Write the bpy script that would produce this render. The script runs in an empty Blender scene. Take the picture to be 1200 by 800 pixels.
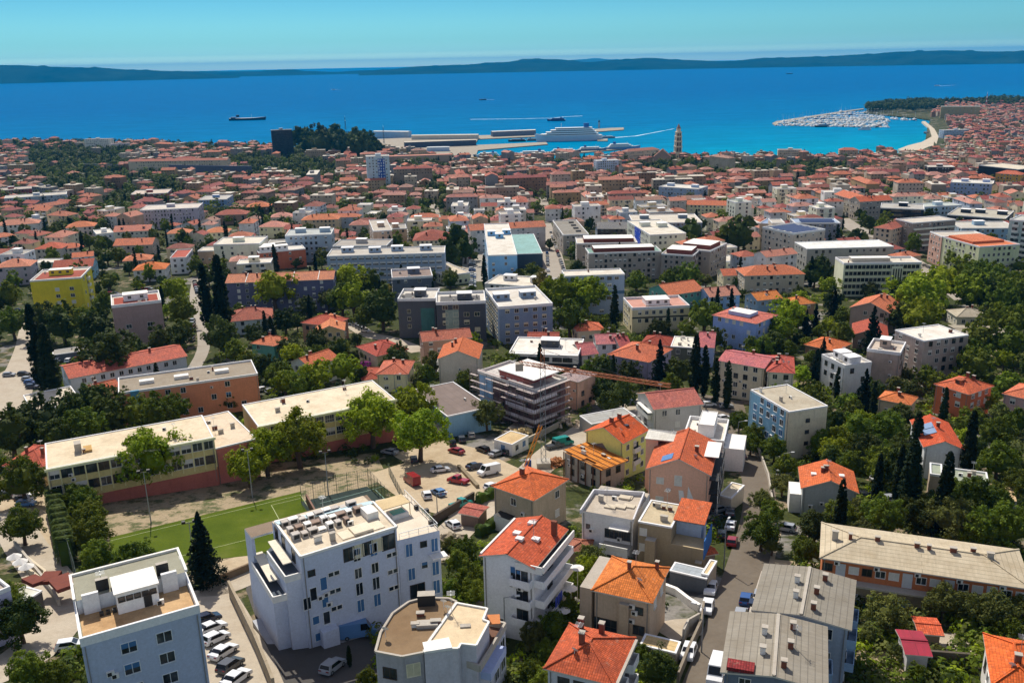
import bpy, bmesh, math, random
from mathutils import Vector, Matrix
from mathutils.geometry import tessellate_polygon
R_ = math.radians
rnd = random.Random(7)
sc = bpy.context.scene
COL = sc.collection

# ------------------------------------------------------------------ camera
W_, H_, F_ = 1200.0, 800.0, 1060.0
CAMZ = 150.0
pitch = math.atan(328.0 / F_)
roll = R_(-1.146)
_f = Vector((0, math.cos(pitch), -math.sin(pitch)))
_r0 = Vector((1, 0, 0)); _u0 = Vector((0, math.sin(pitch), math.cos(pitch)))
_r = _r0 * math.cos(roll) + _u0 * math.sin(roll)
_u = -_r0 * math.sin(roll) + _u0 * math.cos(roll)
cam_d = bpy.data.cameras.new('camera'); cam = bpy.data.objects.new('camera', cam_d); COL.objects.link(cam)
cam_d.sensor_width = 36.0; cam_d.lens = 36.0 * F_ / W_
cam_d.clip_start = 1.0; cam_d.clip_end = 90000.0
CP = Vector((0, 0, CAMZ))
m = Matrix((( _r.x, _u.x, -_f.x, 0), (_r.y, _u.y, -_f.y, 0), (_r.z, _u.z, -_f.z, CAMZ), (0, 0, 0, 1)))
cam.matrix_world = m
sc.camera = cam

# ------------------------------------------------------------------ light
SUN_EL, SUN_AZ = 49.0, -21.0
w = bpy.data.worlds.new('World'); sc.world = w; w.use_nodes = True
nt = w.node_tree; bg = nt.nodes['Background']
sky = nt.nodes.new('ShaderNodeTexSky'); sky.sky_type = 'NISHITA'; sky.sun_disc = False
sky.sun_elevation = R_(SUN_EL); sky.sun_rotation = R_(SUN_AZ); sky.altitude = 150
sky.air_density = 1.0; sky.dust_density = 0.2; sky.ozone_density = 4.0
mx = nt.nodes.new('ShaderNodeMix'); mx.data_type = 'RGBA'; mx.blend_type = 'MULTIPLY'; mx.inputs[0].default_value = 1.0
tc = nt.nodes.new('ShaderNodeTexCoord'); sp = nt.nodes.new('ShaderNodeSeparateXYZ'); nt.links.new(tc.outputs['Generated'], sp.inputs[0])
tr = nt.nodes.new('ShaderNodeValToRGB'); nt.links.new(sp.outputs[2], tr.inputs[0]); nt.links.new(tr.outputs[0], mx.inputs[7])
tr.color_ramp.elements[0].position = 0.0; tr.color_ramp.elements[0].color = (0.9, 1.3, 1.25, 1)
tr.color_ramp.elements[1].position = 0.35; tr.color_ramp.elements[1].color = (1.85, 1.15, 0.80, 1)
e_ = tr.color_ramp.elements.new(0.012); e_.color = (0.30, 0.62, 0.78, 1)
e_ = tr.color_ramp.elements.new(0.065); e_.color = (0.175, 0.465, 0.605, 1)
e_ = tr.color_ramp.elements.new(0.022); e_.color = (0.235, 0.54, 0.68, 1)
e_ = tr.color_ramp.elements.new(0.04); e_.color = (0.225, 0.53, 0.66, 1)
nt.links.new(sky.outputs[0], mx.inputs[6]); nt.links.new(mx.outputs[2], bg.inputs[0])
bg.inputs[1].default_value = 0.15
sl = bpy.data.lights.new('sun', 'SUN'); sl.energy = 5.0; sl.angle = R_(0.53); sl.color = (1.0, 0.93, 0.82)
so = bpy.data.objects.new('sun', sl); COL.objects.link(so)
SD = Vector((math.sin(R_(SUN_AZ)) * math.cos(R_(SUN_EL)), math.cos(R_(SUN_AZ)) * math.cos(R_(SUN_EL)), math.sin(R_(SUN_EL))))
so.rotation_euler = SD.to_track_quat('Z', 'Y').to_euler()
so.location = (0, 0, 400)
sc.view_settings.view_transform = 'Standard'; sc.view_settings.look = 'None'
sc.view_settings.exposure = 0.0; sc.view_settings.gamma = 1.0
sc.cycles.max_bounces = 5; sc.cycles.diffuse_bounces = 2; sc.cycles.glossy_bounces = 2
sc.cycles.transmission_bounces = 2; sc.cycles.transparent_max_bounces = 4; sc.cycles.volume_bounces = 0
sc.cycles.use_denoising = True
sc.cycles.use_adaptive_sampling = True; sc.cycles.adaptive_threshold = 0.02

# ------------------------------------------------------------------ terrain height and pixel helpers
HB = [(-600, 60), (0, 68), (100, 77), (150, 85), (200, 92), (260, 98), (420, 107), (800, 125), (1200, 141), (1500, 147.2), (9000, 147.2)]
def G(y):
    for (a, ha), (b, hb) in zip(HB, HB[1:]):
        if y <= b: return CAMZ - (ha + (hb - ha) * (max(y, a) - a) / (b - a))
    return CAMZ - HB[-1][1]
def ray(px, py): return _f + _r * ((px - 600) / F_) + _u * ((400 - py) / F_)
def atz(px, py, z):
    d = ray(px, py); t = (z - CAMZ) / d.z
    return CP + d * t
def at(px, py, h=0.0):
    z = 60.0
    y = 200
    for _ in range(40):
        p = atz(px, py, G(y) + h); y = 0.5 * y + 0.5 * p.y
    p.z = G(p.y) + h
    return p
def proj(p):
    v = Vector(p) - CP; d = v.dot(_f)
    return (600 + F_ * v.dot(_r) / d, 400 - F_ * v.dot(_u) / d, d)

# ------------------------------------------------------------------ materials
def srgb(c):
    if isinstance(c, str):
        c = [int(c[i:i + 2], 16) / 255 for i in (0, 2, 4)]
    return tuple(x / 12.92 if x <= 0.04045 else ((x + 0.055) / 1.055) ** 2.4 for x in c)
MATS = {}
def nodes_of(name):
    mt = bpy.data.materials.new(name); mt.use_nodes = True
    nt = mt.node_tree; b = nt.nodes['Principled BSDF']
    return mt, nt, b
def N(nt, typ, **kw):
    n = nt.nodes.new(typ)
    for k, v in kw.items():
        if k == 'inp':
            for i, val in v.items(): n.inputs[i].default_value = val
        else: setattr(n, k, v)
    return n
def ramp(nt, fac, stops):
    r = nt.nodes.new('ShaderNodeValToRGB'); e = r.color_ramp.elements
    while len(e) > 1: e.remove(e[-1])
    e[0].position = stops[0][0]; e[0].color = (*stops[0][1], 1)
    for p, c in stops[1:]:
        x = e.new(p); x.color = (*c, 1)
    nt.links.new(fac, r.inputs[0]); return r
def mul(c, k): return tuple(min(1, x * k) for x in c)
def mixc(nt, a, b, fac, mode='MIX'):
    n = nt.nodes.new('ShaderNodeMix'); n.data_type = 'RGBA'; n.blend_type = mode
    for i, v in ((6, a), (7, b)):
        if hasattr(v, 'links') or hasattr(v, 'is_linked'): nt.links.new(v, n.inputs[i])
        else: n.inputs[i].default_value = (*v, 1)
    if isinstance(fac, (int, float)): n.inputs[0].default_value = fac
    else: nt.links.new(fac, n.inputs[0])
    return n.outputs[2]
def noise(nt, vec, scale, detail=4, rough=0.6, mapping=None):
    if mapping:
        mp = N(nt, 'ShaderNodeMapping'); mp.inputs['Scale'].default_value = mapping
        nt.links.new(vec, mp.inputs[0]); vec = mp.outputs[0]
    n = N(nt, 'ShaderNodeTexNoise'); n.inputs['Scale'].default_value = scale
    n.inputs['Detail'].default_value = detail; n.inputs['Roughness'].default_value = rough
    nt.links.new(vec, n.inputs['Vector']); return n.outputs[0]
def pos(nt): return N(nt, 'ShaderNodeNewGeometry').outputs['Position']
def uvn(nt): return N(nt, 'ShaderNodeTexCoord').outputs['UV']

def wall_mat(c, dirty=0.5):
    c = srgb(c); c = tuple(min(.86, x * 1.62 + .01) for x in c); key = ('wall', tuple(round(x, 3) for x in c), dirty)
    if key in MATS: return MATS[key]
    mt, nt, b = nodes_of('plaster')
    P = pos(nt); U = uvn(nt)
    big = noise(nt, P, 0.22, 5, 0.65)
    streak = noise(nt, U, 1.0, 4, 0.6, (1.3, 0.12, 1))
    fine = noise(nt, P, 3.0, 3, 0.6)
    d = mul(c, 0.62 if dirty > 0.3 else 0.8); d = (d[0] * 1.0, d[1] * 0.97, d[2] * 0.9)
    f1 = ramp(nt, big, [(0.42, (0, 0, 0)), (0.75, (dirty, dirty, dirty))]).outputs[0]
    c1 = mixc(nt, c, d, f1)
    f2 = ramp(nt, streak, [(0.52, (0, 0, 0)), (0.8, (dirty, dirty, dirty))]).outputs[0]
    c2 = mixc(nt, c1, mul(d, 0.9), f2)
    f3 = ramp(nt, fine, [(0.3, (0.9,) * 3), (0.7, (1.06,) * 3)]).outputs[0]
    c3 = mixc(nt, c2, f3, 1.0, 'MULTIPLY')
    nt.links.new(c3, b.inputs['Base Color']); b.inputs['Roughness'].default_value = 0.9
    b.inputs['Specular IOR Level'].default_value = 0.2
    MATS[key] = mt; return mt

def tile_mat(c, age=0.5):
    c = srgb(c); c = (min(.9, c[0] * 1.04), c[1] * 1.17, c[2] * 1.32); key = ('tile', tuple(round(x, 3) for x in c), age)
    if key in MATS: return MATS[key]
    mt, nt, b = nodes_of('clay_tiles')
    U = uvn(nt); P = pos(nt)
    br = N(nt, 'ShaderNodeTexBrick'); nt.links.new(U, br.inputs['Vector'])
    br.inputs['Scale'].default_value = 1.0; br.inputs['Brick Width'].default_value = 0.30; br.inputs['Row Height'].default_value = 0.38
    br.inputs['Mortar Size'].default_value = 0.035; br.inputs['Mortar Smooth'].default_value = 0.6; br.offset = 0.0
    br.inputs['Color1'].default_value = (*mul(c, 1.2), 1); br.inputs['Color2'].default_value = (*mul(c, 0.72), 1)
    br.inputs['Mortar'].default_value = (*mul(c, 0.5), 1)
    big = noise(nt, P, 0.35, 5, 0.7)
    f1 = ramp(nt, big, [(0.45, (0, 0, 0)), (0.78, (age, age, age))]).outputs[0]
    dk = (c[0] * 0.45, c[1] * 0.55, c[2] * 0.8)
    c1 = mixc(nt, br.outputs[0], dk, f1)
    md = noise(nt, U, 1.3, 4, 0.7, (1, 0.5, 1))
    f2 = ramp(nt, md, [(0.3, (0.78,) * 3), (0.7, (1.12,) * 3)]).outputs[0]
    c2 = mixc(nt, c1, f2, 1.0, 'MULTIPLY')
    c2 = mixc(nt, c2, (0.42, 0.33, 0.24), ramp(nt, noise(nt, P, 0.9, 6, 0.75), [(0.58, (0, 0, 0)), (0.74, (.55,) * 3)]).outputs[0])
    nt.links.new(c2, b.inputs['Base Color']); b.inputs['Roughness'].default_value = 0.85
    b.inputs['Specular IOR Level'].default_value = 0.2
    wv = N(nt, 'ShaderNodeTexWave'); wv.inputs['Scale'].default_value = 1.05; nt.links.new(U, wv.inputs['Vector'])
    bp = N(nt, 'ShaderNodeBump'); bp.inputs['Strength'].default_value = 0.5; bp.inputs['Distance'].default_value = 0.06
    nt.links.new(wv.outputs[0], bp.inputs['Height']); nt.links.new(bp.outputs[0], b.inputs['Normal'])
    MATS[key] = mt; return mt

def deck_mat(c, stain=0.6):
    """flat roof / concrete / paving with stains"""
    c = srgb(c); key = ('deck', tuple(round(x, 3) for x in c), stain)
    if key in MATS: return MATS[key]
    mt, nt, b = nodes_of('concrete')
    P = pos(nt)
    a = noise(nt, P, 0.18, 6, 0.7); e = noise(nt, P, 1.1, 5, 0.7); g = noise(nt, P, 6.0, 2, 0.6)
    dk = (c[0] * 0.62, c[1] * 0.52, c[2] * 0.42)
    f = ramp(nt, a, [(0.44, (0, 0, 0)), (0.72, (stain,) * 3)]).outputs[0]
    c1 = mixc(nt, c, dk, f)
    f = ramp(nt, e, [(0.35, (0.8,) * 3), (0.65, (1.1,) * 3)]).outputs[0]
    c2 = mixc(nt, c1, f, stain, 'MULTIPLY')
    f = ramp(nt, g, [(0.3, (0.92,) * 3), (0.7, (1.05,) * 3)]).outputs[0]
    c3 = mixc(nt, c2, f, 1.0, 'MULTIPLY')
    nt.links.new(c3, b.inputs['Base Color']); b.inputs['Roughness'].default_value = 0.9
    b.inputs['Specular IOR Level'].default_value = 0.2
    MATS[key] = mt; return mt

def rib_mat(c, pitch_=0.9):
    """corrugated sheets with visible course lines"""
    c = srgb(c); key = ('rib', tuple(round(x, 3) for x in c), pitch_)
    if key in MATS: return MATS[key]
    mt, nt, b = nodes_of('corrugated_sheet')
    U = uvn(nt); P = pos(nt)
    br = N(nt, 'ShaderNodeTexBrick'); nt.links.new(U, br.inputs['Vector'])
    br.inputs['Scale'].default_value = 1.0; br.inputs['Brick Width'].default_value = 40; br.inputs['Row Height'].default_value = pitch_
    br.inputs['Mortar Size'].default_value = 0.07; br.inputs['Mortar Smooth'].default_value = 0.4
    br.inputs['Color1'].default_value = (*mul(c, 1.05), 1); br.inputs['Color2'].default_value = (*mul(c, 0.92), 1)
    br.inputs['Mortar'].default_value = (*mul(c, 0.6), 1)
    big = noise(nt, P, 0.3, 6, 0.7)
    f = ramp(nt, big, [(0.4, (0, 0, 0)), (0.75, (0.7,) * 3)]).outputs[0]
    c1 = mixc(nt, br.outputs[0], (c[0] * 0.6, c[1] * 0.54, c[2] * 0.45), f)
    e = noise(nt, U, 1.0, 4, 0.7, (2.5, 0.3, 1))
    f = ramp(nt, e, [(0.3, (0.85,) * 3), (0.7, (1.08,) * 3)]).outputs[0]
    c2 = mixc(nt, c1, f, 1.0, 'MULTIPLY')
    nt.links.new(c2, b.inputs['Base Color']); b.inputs['Roughness'].default_value = 0.8
    MATS[key] = mt; return mt

def plain(c, rough=0.6, metal=0.0, spec=0.4, name='paint', var=0.12):
    c = srgb(c); key = ('plain', tuple(round(x, 3) for x in c), rough, metal, name)
    if key in MATS: return MATS[key]
    mt, nt, b = nodes_of(name)
    f = ramp(nt, noise(nt, pos(nt), 1.7, 4, 0.6), [(0.3, (1 - var,) * 3), (0.7, (1 + var * 0.4,) * 3)]).outputs[0]
    nt.links.new(mixc(nt, c, f, 1.0, 'MULTIPLY'), b.inputs['Base Color'])
    b.inputs['Roughness'].default_value = rough; b.inputs['Metallic'].default_value = metal
    b.inputs['Specular IOR Level'].default_value = spec
    MATS[key] = mt; return mt

def glass_mat():
    if 'glass' in MATS: return MATS['glass']
    mt, nt, b = nodes_of('window_glass')
    f = ramp(nt, noise(nt, pos(nt), 0.45, 2, 0.5), [(0.4, (0.012, 0.016, 0.022)), (0.62, (0.05, 0.06, 0.07)), (0.72, (0.16, 0.16, 0.15))]).outputs[0]
    nt.links.new(f, b.inputs['Base Color']); b.inputs['Roughness'].default_value = 0.12
    MATS['glass'] = mt; return mt

def leaf_mat(kind, c1, c2):
    key = ('leaf', kind)
    if key in MATS: return MATS[key]
    mt, nt, b = nodes_of('foliage_' + kind)
    oi = N(nt, 'ShaderNodeObjectInfo')
    n1 = noise(nt, pos(nt), 0.5, 3, 0.7)
    base = ramp(nt, n1, [(0.3, c1), (0.7, c2)]).outputs[0]
    hs = N(nt, 'ShaderNodeHueSaturation')
    mr = N(nt, 'ShaderNodeMapRange'); mr.inputs[3].default_value = 0.478; mr.inputs[4].default_value = 0.512
    nt.links.new(oi.outputs['Random'], mr.inputs[0]); nt.links.new(mr.outputs[0], hs.inputs['Hue'])
    m2 = N(nt, 'ShaderNodeMath', operation='MULTIPLY'); m2.inputs[1].default_value = 7.31
    m3 = N(nt, 'ShaderNodeMath', operation='FRACT'); nt.links.new(oi.outputs['Random'], m2.inputs[0]); nt.links.new(m2.outputs[0], m3.inputs[0])
    mv = N(nt, 'ShaderNodeMapRange'); mv.inputs[3].default_value = 0.65; mv.inputs[4].default_value = 1.3
    nt.links.new(m3.outputs[0], mv.inputs[0]); nt.links.new(mv.outputs[0], hs.inputs['Value'])
    nt.links.new(base, hs.inputs['Color']); nt.links.new(hs.outputs[0], b.inputs['Base Color'])
    b.inputs['Roughness'].default_value = 0.75; b.inputs['Specular IOR Level'].default_value = 0.15
    tr = N(nt, 'ShaderNodeBsdfTranslucent'); nt.links.new(hs.outputs[0], tr.inputs[0])
    ms = N(nt, 'ShaderNodeMixShader'); ms.inputs[0].default_value = 0.3
    out = nt.nodes['Material Output']
    nt.links.new(b.outputs[0], ms.inputs[1]); nt.links.new(tr.outputs[0], ms.inputs[2]); nt.links.new(ms.outputs[0], out.inputs[0])
    MATS[key] = mt; return mt

# ------------------------------------------------------------------ mesh building
class MB:
    def __init__(s): s.v = []; s.f = []; s.m = []
    def face(s, pts, m=0):
        i = len(s.v); s.v += [tuple(p) for p in pts]; s.f.append(tuple(range(i, i + len(pts)))); s.m.append(m)
    def box(s, x0, x1, y0, y1, z0, z1, m=0, mt=None, bottom=True):
        i = len(s.v)
        s.v += [(x0, y0, z0), (x1, y0, z0), (x1, y1, z0), (x0, y1, z0), (x0, y0, z1), (x1, y0, z1), (x1, y1, z1), (x0, y1, z1)]
        fs = [(4, 5, 6, 7), (0, 1, 5, 4), (1, 2, 6, 5), (2, 3, 7, 6), (3, 0, 4, 7)]
        ms = [m if mt is None else mt, m, m, m, m]
        if bottom: fs.append((3, 2, 1, 0)); ms.append(m)
        s.f += [tuple(i + k for k in f) for f in fs]; s.m += ms
    def prism(s, poly, z0, z1, m=0, mt=None):
        """vertical prism over a counter-clockwise polygon"""
        n = len(poly); a = sum(poly[i][0] * poly[(i + 1) % n][1] - poly[(i + 1) % n][0] * poly[i][1] for i in range(n))
        if a < 0: poly = poly[::-1]
        i = len(s.v); s.v += [(x, y, z0) for x, y in poly] + [(x, y, z1) for x, y in poly]
        for k in range(n):
            j = (k + 1) % n; s.f.append((i + k, i + j, i + n + j, i + n + k)); s.m.append(m)
        s.f.append(tuple(i + n + k for k in range(n))); s.m.append(m if mt is None else mt)
        s.f.append(tuple(i + k for k in reversed(range(n)))); s.m.append(m)
    def bar(s, a, b, w, h=None, m=0):
        a = Vector(a); b = Vector(b); d = (b - a)
        if d.length < 1e-6: return
        h = h or w; d.normalize()
        up = Vector((0, 0, 1)) if abs(d.z) < 0.95 else Vector((1, 0, 0))
        sx = d.cross(up).normalized() * (w / 2); sy = sx.cross(d).normalized() * (h / 2)
        i = len(s.v)
        for p in (a, b):
            for q in (-sx - sy, sx - sy, sx + sy, -sx + sy): s.v.append(tuple(p + q))
        for k in range(4):
            j = (k + 1) % 4; s.f.append((i + k, i + j, i + 4 + j, i + 4 + k)); s.m.append(m)
        s.f.append((i + 3, i + 2, i + 1, i)); s.f.append((i + 4, i + 5, i + 6, i + 7)); s.m += [m, m]
    def tube(s, pts, rad, n=8, m=0, cap=True):
        """tapered tube along points with a radius each"""
        i = len(s.v); k = len(pts)
        for q, (p, r) in enumerate(zip(pts, rad)):
            p = Vector(p); a = Vector(pts[max(0, q - 1)]); b = Vector(pts[min(k - 1, q + 1)]); d = (b - a).normalized()
            up = Vector((0, 1, 0)) if abs(d.z) > 0.7 else Vector((0, 0, 1))
            x = d.cross(up).normalized(); y = d.cross(x).normalized()
            for t in range(n):
                an = 2 * math.pi * t / n; s.v.append(tuple(p + (x * math.cos(an) + y * math.sin(an)) * r))
        for q in range(k - 1):
            for t in range(n):
                u = (t + 1) % n; s.f.append((i + q * n + t, i + q * n + u, i + (q + 1) * n + u, i + (q + 1) * n + t)); s.m.append(m)
        if cap:
            s.f.append(tuple(i + (k - 1) * n + t for t in range(n))); s.m.append(m)
            s.f.append(tuple(i + t for t in reversed(range(n)))); s.m.append(m)
    def xf(s, mat):
        s.v = [tuple(mat @ Vector(p)) for p in s.v]; return s
    def add(s, o):
        i = len(s.v); s.v += o.v; s.f += [tuple(i + k for k in f) for f in o.f]; s.m += o.m
    def mesh(s, name, mats, smooth=False):
        me = bpy.data.meshes.new(name); me.from_pydata(s.v, [], s.f)
        for x in mats: me.materials.append(x)
        me.polygons.foreach_set('material_index', s.m)
        if smooth: me.polygons.foreach_set('use_smooth', [True] * len(s.f))
        uv = me.uv_layers.new(name='uv'); dat = [0.0] * (2 * len(me.loops)); k = 0
        V = s.v
        for f in s.f:
            a, b2, c = V[f[0]], V[f[1]], V[f[2]]
            ux, uy, uz = b2[0] - a[0], b2[1] - a[1], b2[2] - a[2]; wx, wy, wz = c[0] - a[0], c[1] - a[1], c[2] - a[2]
            nx, ny, nz = uy * wz - uz * wy, uz * wx - ux * wz, ux * wy - uy * wx
            l = math.sqrt(nx * nx + ny * ny + nz * nz) or 1; nx /= l; ny /= l; nz /= l
            tx, ty = -ny, nx; tl = math.hypot(tx, ty)
            if tl < 1e-3: tx, ty, tl = 1, 0, 1
            tx /= tl; ty /= tl
            bx, by, bz = -nz * ty, nz * tx, nx * ty - ny * tx
            for i in f:
                p = V[i]; dat[k] = p[0] * tx + p[1] * ty; dat[k + 1] = p[0] * bx + p[1] * by + p[2] * bz; k += 2
        uv.data.foreach_set('uv', dat)
        me.update(); return me

def link(name, me, parent=None, loc=None, rz=0.0, scale=None):
    o = bpy.data.objects.new(name, me); COL.objects.link(o)
    if parent is not None: o.parent = parent
    if loc is not None: o.location = loc
    if rz: o.rotation_euler = (0, 0, rz)
    if scale is not None: o.scale = scale
    return o
THINGS = []
def tag(o, label=None, cat=None, group=None, kind=None):
    if label: o['label'] = label
    if cat: o['category'] = cat
    if group: o['group'] = group
    if kind: o['kind'] = kind
    return o
def thing(name, loc, rz, label, cat, group=None):
    o = bpy.data.objects.new(name, None); COL.objects.link(o); o.empty_display_size = 1
    o.location = loc; o.rotation_euler = (0, 0, rz); tag(o, label, cat, group); return o
def struct(name, me): return tag(link(name, me), kind='structure')
# ------------------------------------------------------------------ ground, sea, islands, haze
GRASS = ((0.045, 0.06, 0.014), (0.075, 0.085, 0.02))
def ground_mat():
    mt, nt, b = nodes_of('town_ground'); P = pos(nt)
    a = noise(nt, P, 0.035, 6, 0.65); e = noise(nt, P, 0.16, 5, 0.65); g = noise(nt, P, 1.4, 4, 0.7)
    green = ramp(nt, g, [(0.3, (0.022, 0.032, 0.009)), (0.7, (0.07, 0.08, 0.022))]).outputs[0]
    earth = ramp(nt, g, [(0.3, (0.17, 0.13, 0.085)), (0.7, (0.30, 0.24, 0.16))]).outputs[0]
    pave = ramp(nt, g, [(0.3, (0.17, 0.16, 0.145)), (0.7, (0.26, 0.245, 0.22))]).outputs[0]
    f = ramp(nt, e, [(0.56, (0, 0, 0)), (0.63, (1, 1, 1))]).outputs[0]
    c1 = mixc(nt, green, earth, f)
    f = ramp(nt, a, [(0.57, (0, 0, 0)), (0.62, (1, 1, 1))]).outputs[0]
    c2 = mixc(nt, c1, pave, f)
    nt.links.new(c2, b.inputs['Base Color']); b.inputs['Roughness'].default_value = 0.95
    b.inputs['Specular IOR Level'].default_value = 0.1
    return mt
def grass_mat():
    if 'grass' in MATS: return MATS['grass']
    mt, nt, b = nodes_of('dry_grass'); P = pos(nt)
    a = noise(nt, P, 0.3, 6, 0.7); g = noise(nt, P, 2.5, 4, 0.7)
    green = ramp(nt, g, [(0.3, (0.04, 0.055, 0.012)), (0.7, (0.10, 0.11, 0.03))]).outputs[0]
    earth = ramp(nt, g, [(0.3, (0.24, 0.185, 0.11)), (0.7, (0.40, 0.315, 0.195))]).outputs[0]
    c = mixc(nt, green, earth, ramp(nt, a, [(0.40, (0, 0, 0)), (0.52, (1, 1, 1))]).outputs[0])
    nt.links.new(c, b.inputs['Base Color']); b.inputs['Roughness'].default_value = 0.95
    MATS['grass'] = mt; return mt
def turf_mat():
    mt, nt, b = nodes_of('artificial_turf'); P = pos(nt)
    g = noise(nt, P, 0.12, 4, 0.6); h = noise(nt, P, 3.0, 3, 0.6)
    c = ramp(nt, g, [(0.35, (0.062, 0.095, 0.008)), (0.6, (0.088, 0.122, 0.012)), (0.78, (0.13, 0.15, 0.03))]).outputs[0]
    c = mixc(nt, c, ramp(nt, h, [(0.3, (0.88,) * 3), (0.7, (1.06,) * 3)]).outputs[0], 1.0, 'MULTIPLY')
    nt.links.new(c, b.inputs['Base Color']); b.inputs['Roughness'].default_value = 0.95; b.inputs['Specular IOR Level'].default_value = 0.05
    return mt

COAST = [(-160, 167), (0, 167), (120, 168), (280, 172), (430, 172), (500, 186), (560, 190), (640, 191), (700, 191), (780, 190), (880, 190),
         (960, 191), (1000, 189), (1036, 184), (1052, 179), (1066, 175.5), (1076, 172.5), (1083, 167), (1087, 160), (1086, 153), (1090, 141),
         (1100, 126), (1300, 120)]
def coast_y(a):
    # far edge of the land along the terrain column x = a * (y + 400)
    pts = COASTW
    if a <= pts[0][0]: return pts[0][1]
    for (a0, y0), (a1, y1) in zip(pts, pts[1:]):
        if a <= a1: return y0 + (y1 - y0) * (a - a0) / (a1 - a0)
    return pts[-1][1]
COASTW = []
for px, py in COAST:
    p = atz(px, py, 1.6); COASTW.append((p.x / (p.y + 400), p.y))
COASTW.sort()
def land(x, y, margin=0): return y < coast_y(x / (y + 400)) - margin

def build_terrain():
    n = 240; A0, A1 = -1.25, 1.25
    rows = sorted(set([-380, -200, -100, 0, 50, 100, 150, 200, 260, 340, 420, 600, 800, 1000, 1100]))
    v = []; f = []
    for j in range(n + 1):
        a = A0 + (A1 - A0) * j / n; cy = coast_y(a)
        col = [(a * (y + 400), y, G(y)) for y in rows]
        for t in (0.3, 0.6, 0.85, 0.97, 1.0):
            y = 1100 + (cy - 1100) * t; z = G(y)
            if t >= 0.97: z = min(z, 1.6)
            col.append((a * (y + 400), y, z))
        x, y, z = col[-1]; col.append((x, y + 0.5, -3.0)); col.append((x, y + 1.0, -12.0))
        v += col; k = len(col)
    for j in range(n):
        for i in range(k - 1): f.append((j * k + i, (j + 1) * k + i, (j + 1) * k + i + 1, j * k + i + 1))
    me = bpy.data.meshes.new('ground'); me.from_pydata(v, [], f); me.materials.append(ground_mat())
    struct('ground', me)
build_terrain()

def sheet(name, poly, off, mat, kind='structure', label=None, cat=None, world=False):
    """lay a flat polygon (photo points on the ground) over the slope"""
    P = [Vector((p[0], p[1], 0)) if world else at(p[0], p[1]) for p in poly]
    P = [Vector((p.x, p.y, 0)) for p in P]
    tris = tessellate_polygon([P])
    bm = bmesh.new(); vs = [bm.verts.new(p) for p in P]
    for t in tris:
        a, b, c = (P[i] for i in t)
        if (b - a).cross(c - a).z < 0: t = (t[0], t[2], t[1])
        try: bm.faces.new([vs[i] for i in t])
        except ValueError: pass
    for yb, _ in HB:
        bmesh.ops.bisect_plane(bm, geom=bm.verts[:] + bm.edges[:] + bm.faces[:], plane_co=(0, yb, 0), plane_no=(0, 1, 0))
    for q in bm.verts: q.co.z = G(q.co.y) + off
    me = bpy.data.meshes.new(name); bm.to_mesh(me); bm.free(); me.materials.append(mat)
    o = link(name, me); tag(o, label, cat, kind=kind); return o
def strip_poly(pts, w0, w1=None, world=False):
    P = [Vector((p[0], p[1], 0)) if world else at(p[0], p[1]) for p in pts]
    P = [Vector((p.x, p.y)) for p in P]; L = []; Rr = []; n = len(P); w1 = w0 if w1 is None else w1
    for i, p in enumerate(P):
        a = P[max(0, i - 1)]; b = P[min(n - 1, i + 1)]; d = (b - a).normalized(); q = Vector((-d.y, d.x)); w = w0 + (w1 - w0) * i / (n - 1)
        L.append(p + q * w / 2); Rr.append(p - q * w / 2)
    return L, Rr
def smooth(pts, k=4):
    out = []
    n = len(pts)
    for i in range(n - 1):
        p0 = pts[max(0, i - 1)]; p1 = pts[i]; p2 = pts[i + 1]; p3 = pts[min(n - 1, i + 2)]
        for s in range(k):
            t = s / k
            out.append(tuple(0.5 * (2 * p1[j] + (p2[j] - p0[j]) * t + (2 * p0[j] - 5 * p1[j] + 4 * p2[j] - p3[j]) * t * t + (3 * p1[j] - p0[j] - 3 * p2[j] + p3[j]) * t ** 3) for j in (0, 1)))
    out.append(tuple(pts[-1])); return out
ROADS = []
def road(name, pts, w0, w1=None, mat=None, off=0.07, kerb=False):
    S = smooth(pts); L, Rr = strip_poly(S, w0, w1)
    P = L + Rr[::-1]
    bm = bmesh.new(); a = [bm.verts.new((p.x, p.y, 0)) for p in L]; b = [bm.verts.new((p.x, p.y, 0)) for p in Rr]
    for i in range(len(a) - 1): bm.faces.new((a[i], b[i], b[i + 1], a[i + 1]))
    for yb, _ in HB: bmesh.ops.bisect_plane(bm, geom=bm.verts[:] + bm.edges[:] + bm.faces[:], plane_co=(0, yb, 0), plane_no=(0, 1, 0))
    for q in bm.verts: q.co.z = G(q.co.y) + off
    bmesh.ops.recalc_face_normals(bm, faces=bm.faces[:])
    me = bpy.data.meshes.new(name); bm.to_mesh(me); bm.free(); me.materials.append(mat)
    struct(name, me)
    mid = [((l + r) / 2, max(w0, w1 or w0) / 2) for l, r in zip(L, Rr)]
    ROADS.append((name, mid, L, Rr)); return L, Rr
ASPH = deck_mat('6f665a', 0.45); ASPH2 = deck_mat('a39b8f', 0.35); PAVE = deck_mat('b5aa98', 0.4); GRAVEL = deck_mat('b9a88c', 0.55); DARKA = deck_mat('55524f', 0.3)
LR = road('road', [(824, 830), (842, 775), (861, 715), (874, 668), (884, 632), (890, 598), (888, 566), (878, 540), (862, 520), (848, 508)], 7.0, 6.4, ASPH)
road('pavement', [(852, 812), (873, 752), (886, 712), (896, 676)], 1.6, 1.4, PAVE, 0.14)
road('driveway', [(786, 676), (806, 686), (826, 694)], 9, 7, DARKA, 0.05)
road('driveway', [(775, 742), (800, 735), (822, 735)], 6, 5, PAVE, 0.05)
road('road', [(848, 508), (835, 498), (815, 496), (795, 500)], 6, 6, ASPH)
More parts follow.
